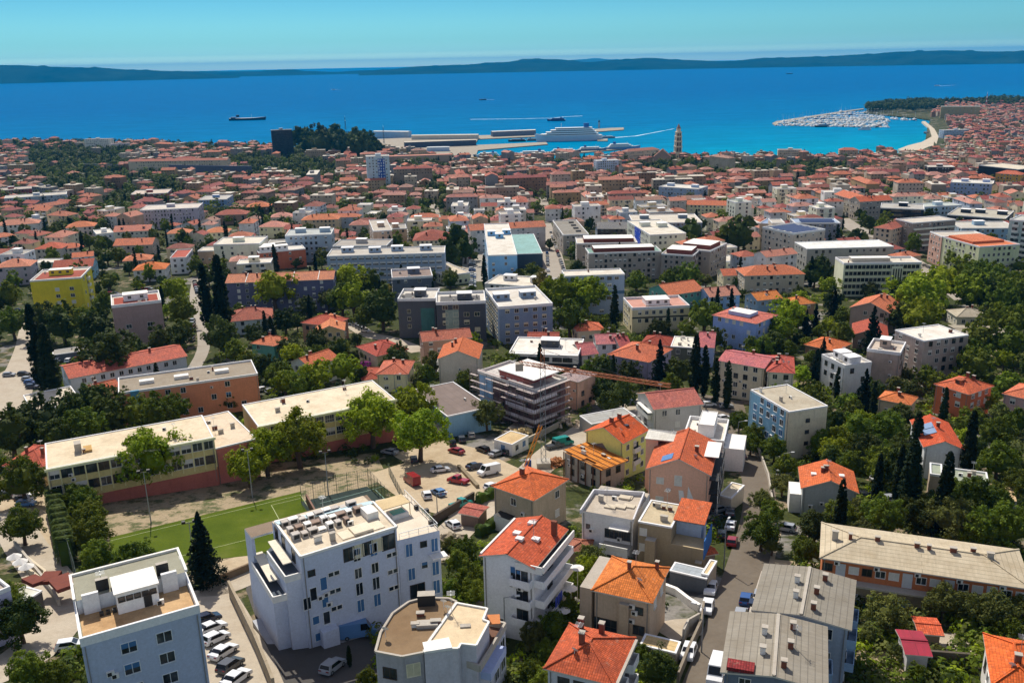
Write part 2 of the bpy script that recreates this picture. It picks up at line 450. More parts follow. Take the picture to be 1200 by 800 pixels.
road('road', [(500, 655), (527, 628), (556, 602), (590, 582), (622, 555), (655, 525), (700, 497), (745, 478)], 7.5, 9, PAVE)
road('road', [(238, 690), (262, 735), (285, 790), (300, 840)], 8.5, 9, PAVE)
road('road', [(238, 690), (262, 688), (300, 672)], 6, 6, PAVE)
road('road', [(8, 600), (30, 640), (54, 672), (72, 705), (60, 740), (20, 775), (-40, 800)], 7, 8, PAVE)
road('road', [(-20, 480), (14, 448), (30, 410), (36, 380), (60, 350)], 10, 6, PAVE)
road('road', [(222, 440), (238, 410), (236, 380), (228, 350), (231, 325)], 4.6, 4.6, ASPH2)
road('road', [(410, 378), (432, 392), (455, 397), (475, 404), (492, 412)], 7, 7, PAVE)
road('road', [(652, 345), (650, 320), (646, 298), (640, 276), (636, 262)], 13, 13, ASPH2)
road('road', [(556, 330), (556, 310), (556, 295)], 14, 14, ASPH2)
road('road', [(512, 262), (508, 245), (504, 228)], 9, 9, ASPH2)
road('road', [(640, 250), (637, 236), (634, 224)], 8, 8, ASPH2)
road('road', [(1135, 352), (1112, 335), (1085, 318), (1058, 300), (1038, 288), (1020, 278), (1000, 266), (985, 256)], 12, 13, ASPH2)
road('road', [(1000, 276), (1030, 283), (1050, 296)], 10, 10, ASPH2)
road('road', [(640, 478), (610, 500), (590, 520)], 6, 6, PAVE)
road('road', [(908, 615), (900, 640), (893, 670), (880, 700), (873, 740)], 3.2, 3.2, GRAVEL, 0.05)
# open areas
sheet('pavement', [(458, 532), (520, 516), (566, 527), (600, 545), (624, 556), (596, 580), (560, 602), (545, 588), (520, 560), (480, 545)], 0.04, GRAVEL)
sheet('parking_ground', [(430, 556), (480, 540), (520, 556), (550, 590), (535, 608), (505, 600), (470, 585)], 0.05, GRAVEL)
sheet('pavement', [(-60, 470), (10, 432), (44, 430), (34, 478), (0, 500), (-60, 520)], 0.1, PAVE)
sheet('pavement', [(-40, 600), (-20, 575), (40, 570), (62, 590), (70, 640), (90, 700), (60, 690), (20, 640)], 0.04, GRAVEL)
sheet('yard', [(288, 690), (300, 670), (440, 740), (470, 760), (430, 812), (330, 812)], 0.05, DARKA)
sheet('pavement', [(595, 560), (640, 520), (690, 488), (760, 462), (770, 480), (700, 510), (650, 545), (610, 570)], 0.03, PAVE)
sheet('pavement', [(742, 470), (790, 455), (870, 470), (880, 500), (850, 510), (800, 500)], 0.03, ASPH)
sheet('dry_ground', [(120, 590), (150, 575), (300, 545), (440, 530), (455, 560), (380, 600), (300, 640), (250, 665), (120, 650)], 0.03, grass_mat())
sheet('dry_ground', [(236, 665), (290, 648), (300, 668), (250, 690)], 0.06, GRAVEL)
sheet('sports_pitch', [(128, 630), (352, 576), (362, 602), (385, 622), (300, 650), (170, 665), (132, 660)], 0.08, turf_mat())
LINE = plain('a9b184', 0.9, name='line_paint')
for a, b in (((128, 634), (352, 580)), ((173, 640), (187, 664)), ((352, 580), (366, 601)), ((318, 592), (329, 612)), ((318, 592), (352, 584)), ((170, 662), (372, 612))):
    road('pitch_line', [a, b], 0.14, 0.14, LINE, 0.10)
sheet('court', [(352, 588), (430, 570), (470, 600), (400, 622), (366, 608)], 0.085, deck_mat('2c3a36', 0.3))
for a, b in (((375, 590), (450, 570)), ((395, 615), (440, 596)), ((440, 574), (462, 596))):
    road('court_line', [a, b], 0.15, 0.15, plain('8fb0a4', 0.9, name='line_paint'), 0.105)
sheet('garden_ground', [(1005, 800), (1012, 735), (1060, 760), (1060, 820)], 0.05, grass_mat())
sheet('garden_ground', [(1090, 742), (1135, 742), (1140, 772), (1100, 770)], 0.06, PAVE)
sheet('court', [(885, 715), (900, 680), (950, 665), (960, 660), (905, 655)], 0.04, GRAVEL)

# sea and quays
def sea_mat():
    mt, nt, b = nodes_of('sea_water'); P = pos(nt)
    sx = N(nt, 'ShaderNodeSeparateXYZ'); nt.links.new(P, sx.inputs[0])
    a = noise(nt, P, 0.0022, 5, 0.6, (0.35, 1, 1))
    # shallow water near the shore is turquoise: bottom colour by distance from the coast line
    q = N(nt, 'ShaderNodeMath', operation='MULTIPLY_ADD'); q.inputs[1].default_value = -0.30; nt.links.new(sx.outputs[0], q.inputs[0]); nt.links.new(sx.outputs[1], q.inputs[2])
    mr = N(nt, 'ShaderNodeMapRange'); nt.links.new(q.outputs[0], mr.inputs[0])
    mr.inputs[1].default_value = 1150; mr.inputs[2].default_value = 4200; mr.inputs[3].default_value = 0; mr.inputs[4].default_value = 1
    ad = N(nt, 'ShaderNodeMath', operation='MULTIPLY_ADD'); nt.links.new(a, ad.inputs[0]); ad.inputs[1].default_value = 0.22; nt.links.new(mr.outputs[0], ad.inputs[2])
    c = ramp(nt, ad.outputs[0], [(0.10, (0.0, 0.33, 0.45)), (0.24, (0.0, 0.23, 0.42)), (0.45, (0.0, 0.16, 0.37)), (1.0, (0.0, 0.12, 0.33))]).outputs[0]
    ch = noise(nt, P, 0.02, 5, 0.7, (0.35, 1, 1))
    c = mixc(nt, c, ramp(nt, ch, [(0.3, (0.84,) * 3), (0.7, (1.2,) * 3)]).outputs[0], 1.0, 'MULTIPLY')
    c = mixc(nt, c, ramp(nt, noise(nt, P, 0.11, 3, 0.75, (0.3, 1, 1)), [(0.35, (0.85,) * 3), (0.62, (1.0,) * 3), (0.75, (1.5,) * 3)]).outputs[0], 1.0, 'MULTIPLY')  # small wave glitter painted in as brighter flecks of the water colour
    nt.links.new(c, b.inputs['Base Color']); b.inputs['Roughness'].default_value = 0.35
    b.inputs['Specular IOR Level'].default_value = 0.012; b.inputs['IOR'].default_value = 1.1
    n2 = noise(nt, P, 0.12, 4, 0.65, (0.5, 1, 1))
    bp = N(nt, 'ShaderNodeBump'); bp.inputs['Strength'].default_value = 0.6; bp.inputs['Distance'].default_value = 1.0
    nt.links.new(n2, bp.inputs['Height']); nt.links.new(bp.outputs[0], b.inputs['Normal'])
    return mt
sm = MB(); sm.box(-29000, 29000, 900, 42000, -4, 0.0); sea = struct('sea', sm.mesh('sea', [sea_mat()]))

def quay(pts, name='pier', z=1.8, mat=None):
    P = [atz(x, y, z) for x, y in pts]; mb = MB(); mb.prism([(p.x, p.y) for p in P], -3, z)
    return struct(name, mb.mesh(name, [mat or deck_mat('a59c8c', 0.5)]))
quay([(440, 172), (440, 163), (520, 160), (600, 157.5), (630, 157), (630, 160), (560, 163), (556, 170), (640, 166.5), (642, 169), (560, 176), (556, 187), (470, 187)])
quay([(628, 158), (660, 154), (715, 150), (731, 149.5), (731, 152), (690, 155), (640, 160)])
quay([(700, 163), (712, 162.5), (712, 165), (700, 165)])
quay([(600, 183), (640, 178), (700, 175), (735, 172.5), (736, 174), (690, 178), (640, 182), (604, 187)])
quay([(905, 144.5), (910, 142), (940, 137.4), (985, 130.6), (1012, 127), (1012, 128), (985, 131.8), (942, 139), (914, 143.5), (909, 147)])
quay([(1012, 132), (1030, 118), (1160, 115), (1185, 119), (1320, 117), (1320, 136), (1110, 150), (1094, 141), (1075, 138), (1050, 136)], 'headland', 3.0, ground_mat())
quay([(1080, 166.5), (1064, 170.5), (1052, 175), (1062, 177.8), (1080, 176), (1097, 170), (1100, 160), (1095, 151), (1084, 142), (1080, 142.5), (1089, 150), (1092, 160)], 'beach', 3.6, deck_mat('c9bda8', 0.4))
for a, b in (((925, 147), (1040, 148.2)), ((930, 143.5), (1035, 144.2)), ((950, 140.4), (1040, 140.4))):
    quay([(a[0], a[1] - .35), (b[0], b[1] - .35), (b[0], b[1] + .45), (a[0], a[1] + .45)], 'pontoon', 0.7)

def ridge(name, prof, base_l, base_r, dist, mat, depth=2600, seed=1, wn=0.0):
    """a long hill: prof gives (photo x, skyline y); dist = metres to the shore"""
    r = random.Random(seed); v = []; f = []
    xs = []
    x = prof[0][0]
    while x <= prof[-1][0]:
        xs.append(x); x += 4
    rows = [(0, 0), (0.12, 0.22), (0.3, 0.5), (0.55, 0.82), (0.8, 0.97), (1.0, 1.0), (1.4, 0.8), (2.0, -0.1)]
    ph = [r.uniform(0, 6.28) for _ in range(12)]
    for x in xs:
        for (x0, y0), (x1, y1) in zip(prof, prof[1:]):
            if x0 <= x <= x1: t = (x - x0) / (x1 - x0); t = t * t * (3 - 2 * t); py = y0 + (y1 - y0) * t; break
        d = ray(x, py); hd = math.hypot(d.x, d.y); cd = dist + depth
        rx, ry = d.x / hd, d.y / hd
        ht = CAMZ + cd * d.z / hd
        for dd, hh in rows:
            wob = 0 if hh in (0, 1.0) else 0.07 * math.sin(x * 0.11 + ph[0] + dd * 9) + 0.05 * math.sin(x * 0.31 + ph[1] + dd * 17)
            q = dist + depth * dd
            v.append((rx * q, ry * q, max(-2 if hh <= 0 else -1, ht * (hh + wob)) - (1 if hh <= 0 else 0)))
    k = len(rows)
    for j in range(len(xs) - 1):
        for i in range(k - 1): f.append((j * k + i, (j + 1) * k + i, (j + 1) * k + i + 1, j * k + i + 1))
    me = bpy.data.meshes.new(name); me.from_pydata(v, [], f); me.materials.append(mat)
    me.polygons.foreach_set('use_smooth', [True] * len(f)); return struct(name, me)
def hill_mat(c1, c2):
    mt, nt, b = nodes_of('island_scrub'); P = pos(nt)
    a = noise(nt, P, 0.0016, 7, 0.7); 
    nt.links.new(ramp(nt, a, [(0.35, c1), (0.62, c2), (0.8, mul(c2, 1.6))]).outputs[0], b.inputs['Base Color']); b.inputs['Roughness'].default_value = 1.0
    b.inputs['Specular IOR Level'].default_value = 0.0
    return mt
HM = hill_mat((0.006, 0.02, 0.02), (0.02, 0.042, 0.03)); HM_HAZED = hill_mat((0.03, 0.075, 0.09), (0.05, 0.10, 0.11))  # farthest ridge's scrub is paler and bluer: distance haze put into its colour
ridge('island_hills', [(-200, 76), (-60, 76), (20, 76.5), (60, 78.5), (110, 79.5), (160, 82), (220, 84.5), (262, 88), (292, 91.5)], 0, 0, 13600, HM, 1500, 3)
ridge('island_hills', [(150, 84), (200, 83.5), (260, 84), (300, 83.5), (340, 81.5), (362, 83.5), (390, 84.5), (430, 82.5), (470, 83.5)], 0, 0, 15600, HM, 1500, 5)
ridge('island_hills', [(420, 84), (450, 81.5), (500, 77.5), (540, 76), (590, 73), (620, 69.3), (650, 69.5), (690, 73), (720, 70.5), (760, 68), (800, 70.5), (850, 72), (900, 68), (960, 66.5),
                       (1010, 64), (1060, 60.5), (1110, 59.3), (1160, 60.5), (1230, 60), (1400, 58)], 0, 0, 13400, HM, 2200, 8)
ridge('island_hills', [(640, 75), (680, 69.8), (698, 68.3), (716, 69.8), (760, 71), (800, 75)], 0, 0, 26000, HM_HAZED, 1500, 9)

def wake(pts, w0, w1):
    L, Rr = [], []
    P = [atz(x, y, 0.05) for x, y in pts]
    mb = MB(); n = len(P); r = random.Random(len(pts) + int(pts[0][0]))
    pr = None
    K = 24
    for i in range(K + 1):
        t = i / K * (n - 1); j = min(n - 2, int(t)); q = P[j].lerp(P[j + 1], t - j)
        d = (P[min(n - 1, j + 1)] - P[j]).normalized(); nn = Vector((-d.y, d.x, 0)); ww = (w0 + (w1 - w0) * i / K) * r.uniform(0.6, 1.2) / 2
        a, b = q + nn * ww, q - nn * ww
        if pr: mb.face([pr[0], pr[1], b, a])
        pr = (a, b)
    return tag(link('foam_wake', mb.mesh('foam_wake', [plain('dff4ff', 0.9, name='foam')])), kind='stuff')
wake([(551, 140), (600, 139.5), (645, 138.5)], 9, 6)
wake([(645, 139), (660, 137), (682, 136)], 5, 8)
wake([(718, 161.5), (745, 159.5), (790, 151)], 8, 2)
wake([(1100, 101), (1120, 100)], 10, 3); wake([(568, 117), (580, 117)], 8, 3); wake([(388, 105), (400, 105.5)], 9, 4)

# haze: thin air between the eye and the islands
def haze():
    mb = MB(); mb.box(-30000, 30000, -450, 42500, -14, 330)
    mt = bpy.data.materials.new('air'); mt.use_nodes = True; nt = mt.node_tree
    nt.nodes.remove(nt.nodes['Principled BSDF']); v = nt.nodes.new('ShaderNodeVolumePrincipled')
    v.inputs['Color'].default_value = (0.0, 0.43, 1.0, 1); v.inputs['Density'].default_value = 4.0e-5; v.inputs['Anisotropy'].default_value = 0.0
    nt.links.new(v.outputs[0], nt.nodes['Material Output'].inputs['Volume'])
    tag(link('haze', mb.mesh('haze', [mt])), kind='stuff')
haze()
# ------------------------------------------------------------------ buildings
FOOT = []     # (cx, cy, cos, sin, hw, hd)
def hit(x, y, m=1.0):
    for cx, cy, c, s, hw, hd in FOOT:
        dx, dy = x - cx, y - cy
        if abs(dx) > hw + hd + m or abs(dy) > hw + hd + m: continue
        if abs(dx * c + dy * s) < hw + m and abs(-dx * s + dy * c) < hd + m: return True
    return False
def hitbox(cx, cy, rz, hw, hd, m=0.5):
    c, s = math.cos(rz), math.sin(rz)
    for ax in (-1, -.33, .33, 1):
        for ay in (-1, 0, 1):
            if hit(cx + ax * hw * c - ay * hd * s, cy + ax * hw * s + ay * hd * c, m): return True
    return False
WM = {}
GL = glass_mat()
def win_mesh(a, b, style):
    """window parts in the wall plane y=0, outward is -y; returns (frame mesh, pane mesh)"""
    key = (a, b, style)
    if key in WM: return WM[key]
    fm = {'b': 'dfe3e6', 'd': '4a4038', 'y': 'e8dfc0'}.get(style[0], 'e6e4de')
    fr = MB(); t = 0.09; x = a / 2
    fr.box(-x - t, x + t, -0.07, 0.0, b, b + t); fr.box(-x - t, x + t, -0.16, 0.0, -t, 0)
    fr.box(-x - t, -x, -0.07, 0.0, 0, b); fr.box(x, x + t, -0.07, 0.0, 0, b)
    if a > 0.9: fr.box(-0.035, 0.035, -0.06, 0.0, 0, b)
    if a > 2.2: fr.box(-a * .27, -a * .25, -0.06, 0.0, 0, b); fr.box(a * .25, a * .27, -0.06, 0.0, 0, b); fr.box(-x, x, -0.058, 0.0, b * .38, b * .38 + .07)
    mats = [plain(fm, 0.6, name='window_frame')]
    pn = MB()
    sh = style[1:] or ''
    cut = {'': 0, 'h': 0.5, 'c': 1.0}.get(sh[:1], 0)
    pn.box(-x, x, -0.03, -0.005, 0, b, 0)
    if cut: pn.box(-x, x, -0.055, -0.031, b * (1 - cut), b, 1)
    sc_ = {'b': '3f6f9e', 'd': '5b4a3a', 'w': 'dcdad2', 'y': 'cfc7a6', 'g': '3d6b52'}[style[0]]
    WM[key] = (fr.mesh('window', mats), pn.mesh('pane', [GL, plain(sc_, 0.7, name='shutter')]), None)
    j = MB(); j.add(fr); k = len(j.v); j.v += pn.v; j.f += [tuple(k + q for q in f) for f in pn.f]; j.m += [1 + q for q in pn.m]
    WM[key] = (WM[key][0], WM[key][1], j.mesh('window', mats + [GL, plain(sc_, 0.7, name='shutter')]))
    return WM[key]
class B: pass
SMALLK = ('shed', 'shelter', 'pergola', 'kiosk', 'terrace_room', 'carport', 'hall', 'store', 'garden_house', 'pavilion')
def put_win(b, side, s, z, a=1.2, h=1.4, style='w', near=None):
    """one window: s = position along the side from its centre, z = sill height"""
    near = b.near if near is None else near
    loc, rz = {'f': ((s, -b.d / 2, z), 0), 'k': ((-s, b.d / 2, z), math.pi), 'l': ((-b.w / 2, s, z), -math.pi / 2), 'r': ((b.w / 2, s, z), math.pi / 2)}[side]
    fr, pn, j = win_mesh(a, h, style)
    if near:
        o = link('window', fr, b.o, loc, rz); link('pane', pn, o)
    else: o = link('window', j, b.o, loc, rz)
    return o
def win_grid(b, side, cols, floors, z0=None, fh=None, a=1.2, h=1.4, styles=('w',), keep=1.0, span=None):
    L = b.w if side in 'fk' else b.d
    fh = fh or b.H / floors; z0 = (fh * 0.35 if z0 is None else z0); span = span or L * 0.86
    for f in range(floors):
        for c in range(cols):
            if b.r.random() > keep: continue
            s = 0 if cols == 1 else -span / 2 + span * (c + 0.5) / cols
            put_win(b, side, s, z0 + f * fh, a, h, b.r.choice(styles))
def visible_sides(b):
    out = ['f']; c, s = math.cos(b.rz), math.sin(b.rz)
    for nm, n, cx in (('l', (-c, -s), -b.w / 2), ('r', (c, s), b.w / 2), ('k', (-s, c), 0)):
        px = b.x + c * cx; py = b.y + s * cx
        if (0 - px) * n[0] + (0 - py) * n[1] > -8: out.append(nm)
    return out
def walls_mb(b, zlo):
    mb = MB(); x, y, H = b.w / 2, b.d / 2, b.H
    mb.face([(-x, -y, zlo), (x, -y, zlo), (x, -y, H), (-x, -y, H)]); mb.face([(x, -y, zlo), (x, y, zlo), (x, y, H), (x, -y, H)])
    mb.face([(x, y, zlo), (-x, y, zlo), (-x, y, H), (x, y, H)]); mb.face([(-x, y, zlo), (-x, -y, zlo), (-x, -y, H), (-x, y, H)])
    return mb
def hip(mb, x, y, z, rh, o=0.45, m=0, m2=1, ax=None):
    """hip roof over half sizes x,y"""
    x += o; y += o
    if ax is None: ax = 'x' if x >= y else 'y'
    t = 0.18
    rx, ry = (max(0, x - y), 0) if x >= y else (0, max(0, y - x))
    A, Bq, C, D = (-x, -y, z), (x, -y, z), (x, y, z), (-x, y, z); E, Fq = (-rx, -ry, z + rh), (rx, ry, z + rh)
    if x >= y:
        mb.face([A, Bq, Fq, E], m); mb.face([Bq, C, Fq], m); mb.face([C, D, E, Fq], m); mb.face([D, A, E], m)
        rg = [(E, Fq), (A, E), (D, E), (Bq, Fq), (C, Fq)]
    else:
        mb.face([A, Bq, E], m); mb.face([Bq, C, Fq, E], m); mb.face([C, D, Fq], m); mb.face([D, A, E, Fq], m)
        rg = [(E, Fq), (A, E), (Bq, E), (C, Fq), (D, Fq)]
    for p, q in ((A, Bq), (Bq, C), (C, D), (D, A)):
        mb.face([(p[0], p[1], z - t), (q[0], q[1], z - t), q, p], m2)
    mb.face([(D[0], D[1], z - t), (C[0], C[1], z - t), (Bq[0], Bq[1], z - t), (A[0], A[1], z - t)], m2)
    return rg
def gable(mb, x, y, z, rh, o=0.45, along='x', m=0, m2=1, off=0.0, og=None):
    """gable roof, ridge along x or y; off shifts the ridge sideways"""
    og = o if og is None else og
    if along == 'x': L, S = x + og, y + o
    else: L, S = y + og, x + o
    t = 0.2
    def P(l, s, zz): return (l, s, zz) if along == 'x' else (-s, l, zz)
    r0 = off
    for sgn in (-1, 1):
        e = sgn * S
        q = [P(-L, e, z), P(L, e, z), P(L, r0, z + rh), P(-L, r0, z + rh)]
        if sgn > 0: q = q[::-1]
        mb.face(q, m)
        mb.face([(p[0], p[1], p[2] - t) for p in q[::-1]], m2)
        a = [P(-L, e, z - t), P(L, e, z - t), P(L, e, z), P(-L, e, z)]
        mb.face(a if sgn < 0 else a[::-1], m2)
        for l in (-L, L):
            a = [P(l, e, z - t), P(l, e, z), P(l, r0, z + rh), P(l, r0, z + rh - t)]
            mb.face(a if (l < 0) == (sgn < 0) else a[::-1], m2)
    return [(P(-L, r0, z + rh), P(L, r0, z + rh))]
def gable_walls(mb, b, rh, along, off=0.0):
    x, y, H = b.w / 2, b.d / 2, b.H; k = 0.12
    if along == 'x':
        for sx in (-1, 1):
            q = [(sx * x, -y, H), (sx * x, y, H), (sx * x, off, H + rh - k)]; mb.face(q if sx > 0 else q[::-1])
    else:
        for sy in (-1, 1):
            q = [(-x, sy * y, H), (x, sy * y, H), (-off, sy * y, H + rh - k)]; mb.face(q if sy < 0 else q[::-1])
def ridge_caps(rg, mat, parent, name='ridge_tiles'):
    mb = MB()
    for a, b in rg:
        if (Vector(a) - Vector(b)).length > 0.3: mb.bar((a[0], a[1], a[2] + 0.03), (b[0], b[1], b[2] + 0.03), 0.26, 0.16)
    if mb.f: link(name, mb.mesh(name, [mat]), parent)
BRK = plain('7d4a38', 0.9, name='chimney_brick'); CONC = deck_mat('b9b2a6', 0.4); WHT = plain('e9e6df', 0.7, name='white_paint'); DRK = plain('2b2a2a', 0.6, name='dark_metal')
MET = plain('b9bec2', 0.4, 0.6, name='metal')
def chimney(b, x, y, z, h=1.6, w_=0.6, d_=0.6, mat=None):
    mb = MB(); mb.box(x - w_ / 2, x + w_ / 2, y - d_ / 2, y + d_ / 2, z - 1.2, z + h, 0); mb.box(x - w_ / 2 - .08, x + w_ / 2 + .08, y - d_ / 2 - .08, y + d_ / 2 + .08, z + h, z + h + 0.12, 1)
    return link('chimney', mb.mesh('chimney', [mat or BRK, CONC]), b.o)
def hroof(b, x, y, rh):
    """height of the roof surface above H at local x,y (approx)"""
    X, Y = b.w / 2 + .45, b.d / 2 + .45
    if b.roof == 'H': return rh * min(1, (X - abs(x)) / min(X, Y), (Y - abs(y)) / min(X, Y))
    if b.roof == 'G': return rh * (1 - abs(y) / Y)
    return rh * (1 - abs(x) / X)
def dish(b, x, y, z):
    mb = MB(); mb.bar((x, y, z - 0.3), (x, y, z + 0.7), 0.06)
    c = Vector((x, y, z + 0.8)); n = Vector((0.2, 0.8, 0.5)).normalized(); a = n.orthogonal().normalized(); e = n.cross(a)
    ring = [c + (a * math.cos(t * math.pi / 5) + e * math.sin(t * math.pi / 5)) * 0.42 + n * 0.12 for t in range(10)]
    for t in range(10):
        mb.face([c, ring[t], ring[(t + 1) % 10]]); mb.face([c - n * .02, ring[(t + 1) % 10] - n * .02, ring[t] - n * .02])
    link('satellite_dish', mb.mesh('satellite_dish', [WHT]), b.o)
def antenna(b, x, y, z, h=3.0):
    mb = MB(); mb.bar((x, y, z), (x, y, z + h), 0.06)
    for k in range(5): mb.bar((x - .5, y + (k - 2) * .22, z + h - .2), (x + .5, y + (k - 2) * .22, z + h - .2), 0.03)
    mb.bar((x, y - .6, z + h - .2), (x, y + .6, z + h - .2), 0.04)
    link('antenna', mb.mesh('antenna', [MET]), b.o)
def acbox(b, x, y, z, rz=0):
    key = 'acbox'
    if key not in MATS:
        mb = MB(); mb.box(-.42, .42, -.18, .18, 0, .62, 0); mb.box(-.32, .12, -.2, -.181, .08, .54, 1); MATS[key] = mb.mesh('air_conditioner', [WHT, DRK])
    link('air_conditioner', MATS[key], b.o, (x, y, z), rz)
def part(b, name, mb, mats, parent=None): return link(name, mb.mesh(name, mats), parent or b.o)
def boxpart(b, name, x0, x1, y0, y1, z0, z1, mat, top=None):
    mb = MB(); mb.box(x0, x1, y0, y1, z0, z1, 0, 0 if top is None else 1); return part(b, name, mb, [mat] + ([top] if top else []))
def parapet(b, x, y, z, h, t, mat, cx=0, cy=0, name='parapet'):
    mb = MB()
    mb.box(cx - x, cx + x, cy - y, cy - y + t, z, z + h); mb.box(cx - x, cx + x, cy + y - t, cy + y, z, z + h)
    mb.box(cx - x, cx - x + t, cy - y + t, cy + y - t, z, z + h); mb.box(cx + x - t, cx + x, cy - y + t, cy + y - t, z, z + h)
    return part(b, name, mb, [mat])
def penthouse(b, cx, cy, w_, d_, h, mat, top, win=True):
    mb = MB(); z = b.H
    mb.box(cx - w_ / 2, cx + w_ / 2, cy - d_ / 2, cy + d_ / 2, z, z + h, 0, 0); mb.box(cx - w_ / 2 - .2, cx + w_ / 2 + .2, cy - d_ / 2 - .2, cy + d_ / 2 + .2, z + h, z + h + .2, 1)
    o = part(b, 'roof_house', mb, [mat, top])
    if win:
        n = max(1, int(w_ / 3))
        for i in range(n):
            fr, pn, j = win_mesh(1.0, 0.8, 'd'); link('window', j, o, (cx - w_ / 2 + w_ * (i + .5) / n, cy - d_ / 2, z + h * .45))
    return o
def railing(b, pts, z, h=1.0, mat=None, step=1.4, name='railing'):
    mb = MB()
    for p, q in zip(pts, pts[1:]):
        L = math.hypot(q[0] - p[0], q[1] - p[1]); n = max(1, int(L / step))
        mb.bar((p[0], p[1], z + h), (q[0], q[1], z + h), 0.07)
        mb.bar((p[0], p[1], z + h * .5), (q[0], q[1], z + h * .5), 0.04)
        for i in range(n + 1):
            t = i / n; mb.bar((p[0] + (q[0] - p[0]) * t, p[1] + (q[1] - p[1]) * t, z), (p[0] + (q[0] - p[0]) * t, p[1] + (q[1] - p[1]) * t, z + h), 0.05)
    return part(b, name, mb, [mat or MET])
def balcony(b, side, s, z, w_=3.0, dp=1.2, mat=None, solid=True, h=1.0):
    loc, rz = {'f': ((s, -b.d / 2, z), 0), 'l': ((-b.w / 2, s, z), -math.pi / 2), 'r': ((b.w / 2, s, z), math.pi / 2), 'k': ((s, b.d / 2, z), math.pi)}[side]
    mat = mat or WHT
    mb = MB(); mb.box(-w_ / 2, w_ / 2, -dp, 0, -.16, 0)
    if solid:
        mb.box(-w_ / 2, w_ / 2, -dp, -dp + .1, 0, h); mb.box(-w_ / 2, -w_ / 2 + .1, -dp + .1, 0, 0, h); mb.box(w_ / 2 - .1, w_ / 2, -dp + .1, 0, 0, h)
    else:
        mb.bar((-w_ / 2, -dp, h), (w_ / 2, -dp, h), .07); mb.bar((-w_ / 2, -dp, h), (-w_ / 2, 0, h), .07); mb.bar((w_ / 2, -dp, h), (w_ / 2, 0, h), .07)
        k = int(w_ / .5)
        for i in range(k + 1): mb.bar((-w_ / 2 + w_ * i / k, -dp, 0), (-w_ / 2 + w_ * i / k, -dp, h), .04)
    link('balcony', mb.mesh('balcony', [mat]), b.o, loc, rz)
    fr, pn, j = win_mesh(1.6, 2.0, 'd'); link('balcony_door', j, b.o, (loc[0], loc[1], loc[2] + .02), rz)
LAND = []   # landmarks for describing neighbours: (phrase, px, py)
BLD = []
FACE = []
def frame_px(A, Bp, C, H):
    """photo points of the front eave and one back corner at height H -> centre, size, turn"""
    P = at(*A, H); z = P.z
    for _ in range(3):
        a = atz(*A, z); q = atz(*Bp, z); z = G((a.y + q.y) / 2) + H
    a = atz(*A, z); q = atz(*Bp, z); c = atz(*C, z) if C[0] else None
    u = (q - a); w_ = math.hypot(u.x, u.y); ux, uy = u.x / w_, u.y / w_
    d = (c.x - a.x) * (-uy) + (c.y - a.y) * ux if c else C[1]
    if d < 0.5: d = 6.0
    cx = (a.x + q.x) / 2 - uy * d / 2; cy = (a.y + q.y) / 2 + ux * d / 2
    return cx, cy, z - H, w_, d, math.atan2(uy, ux)
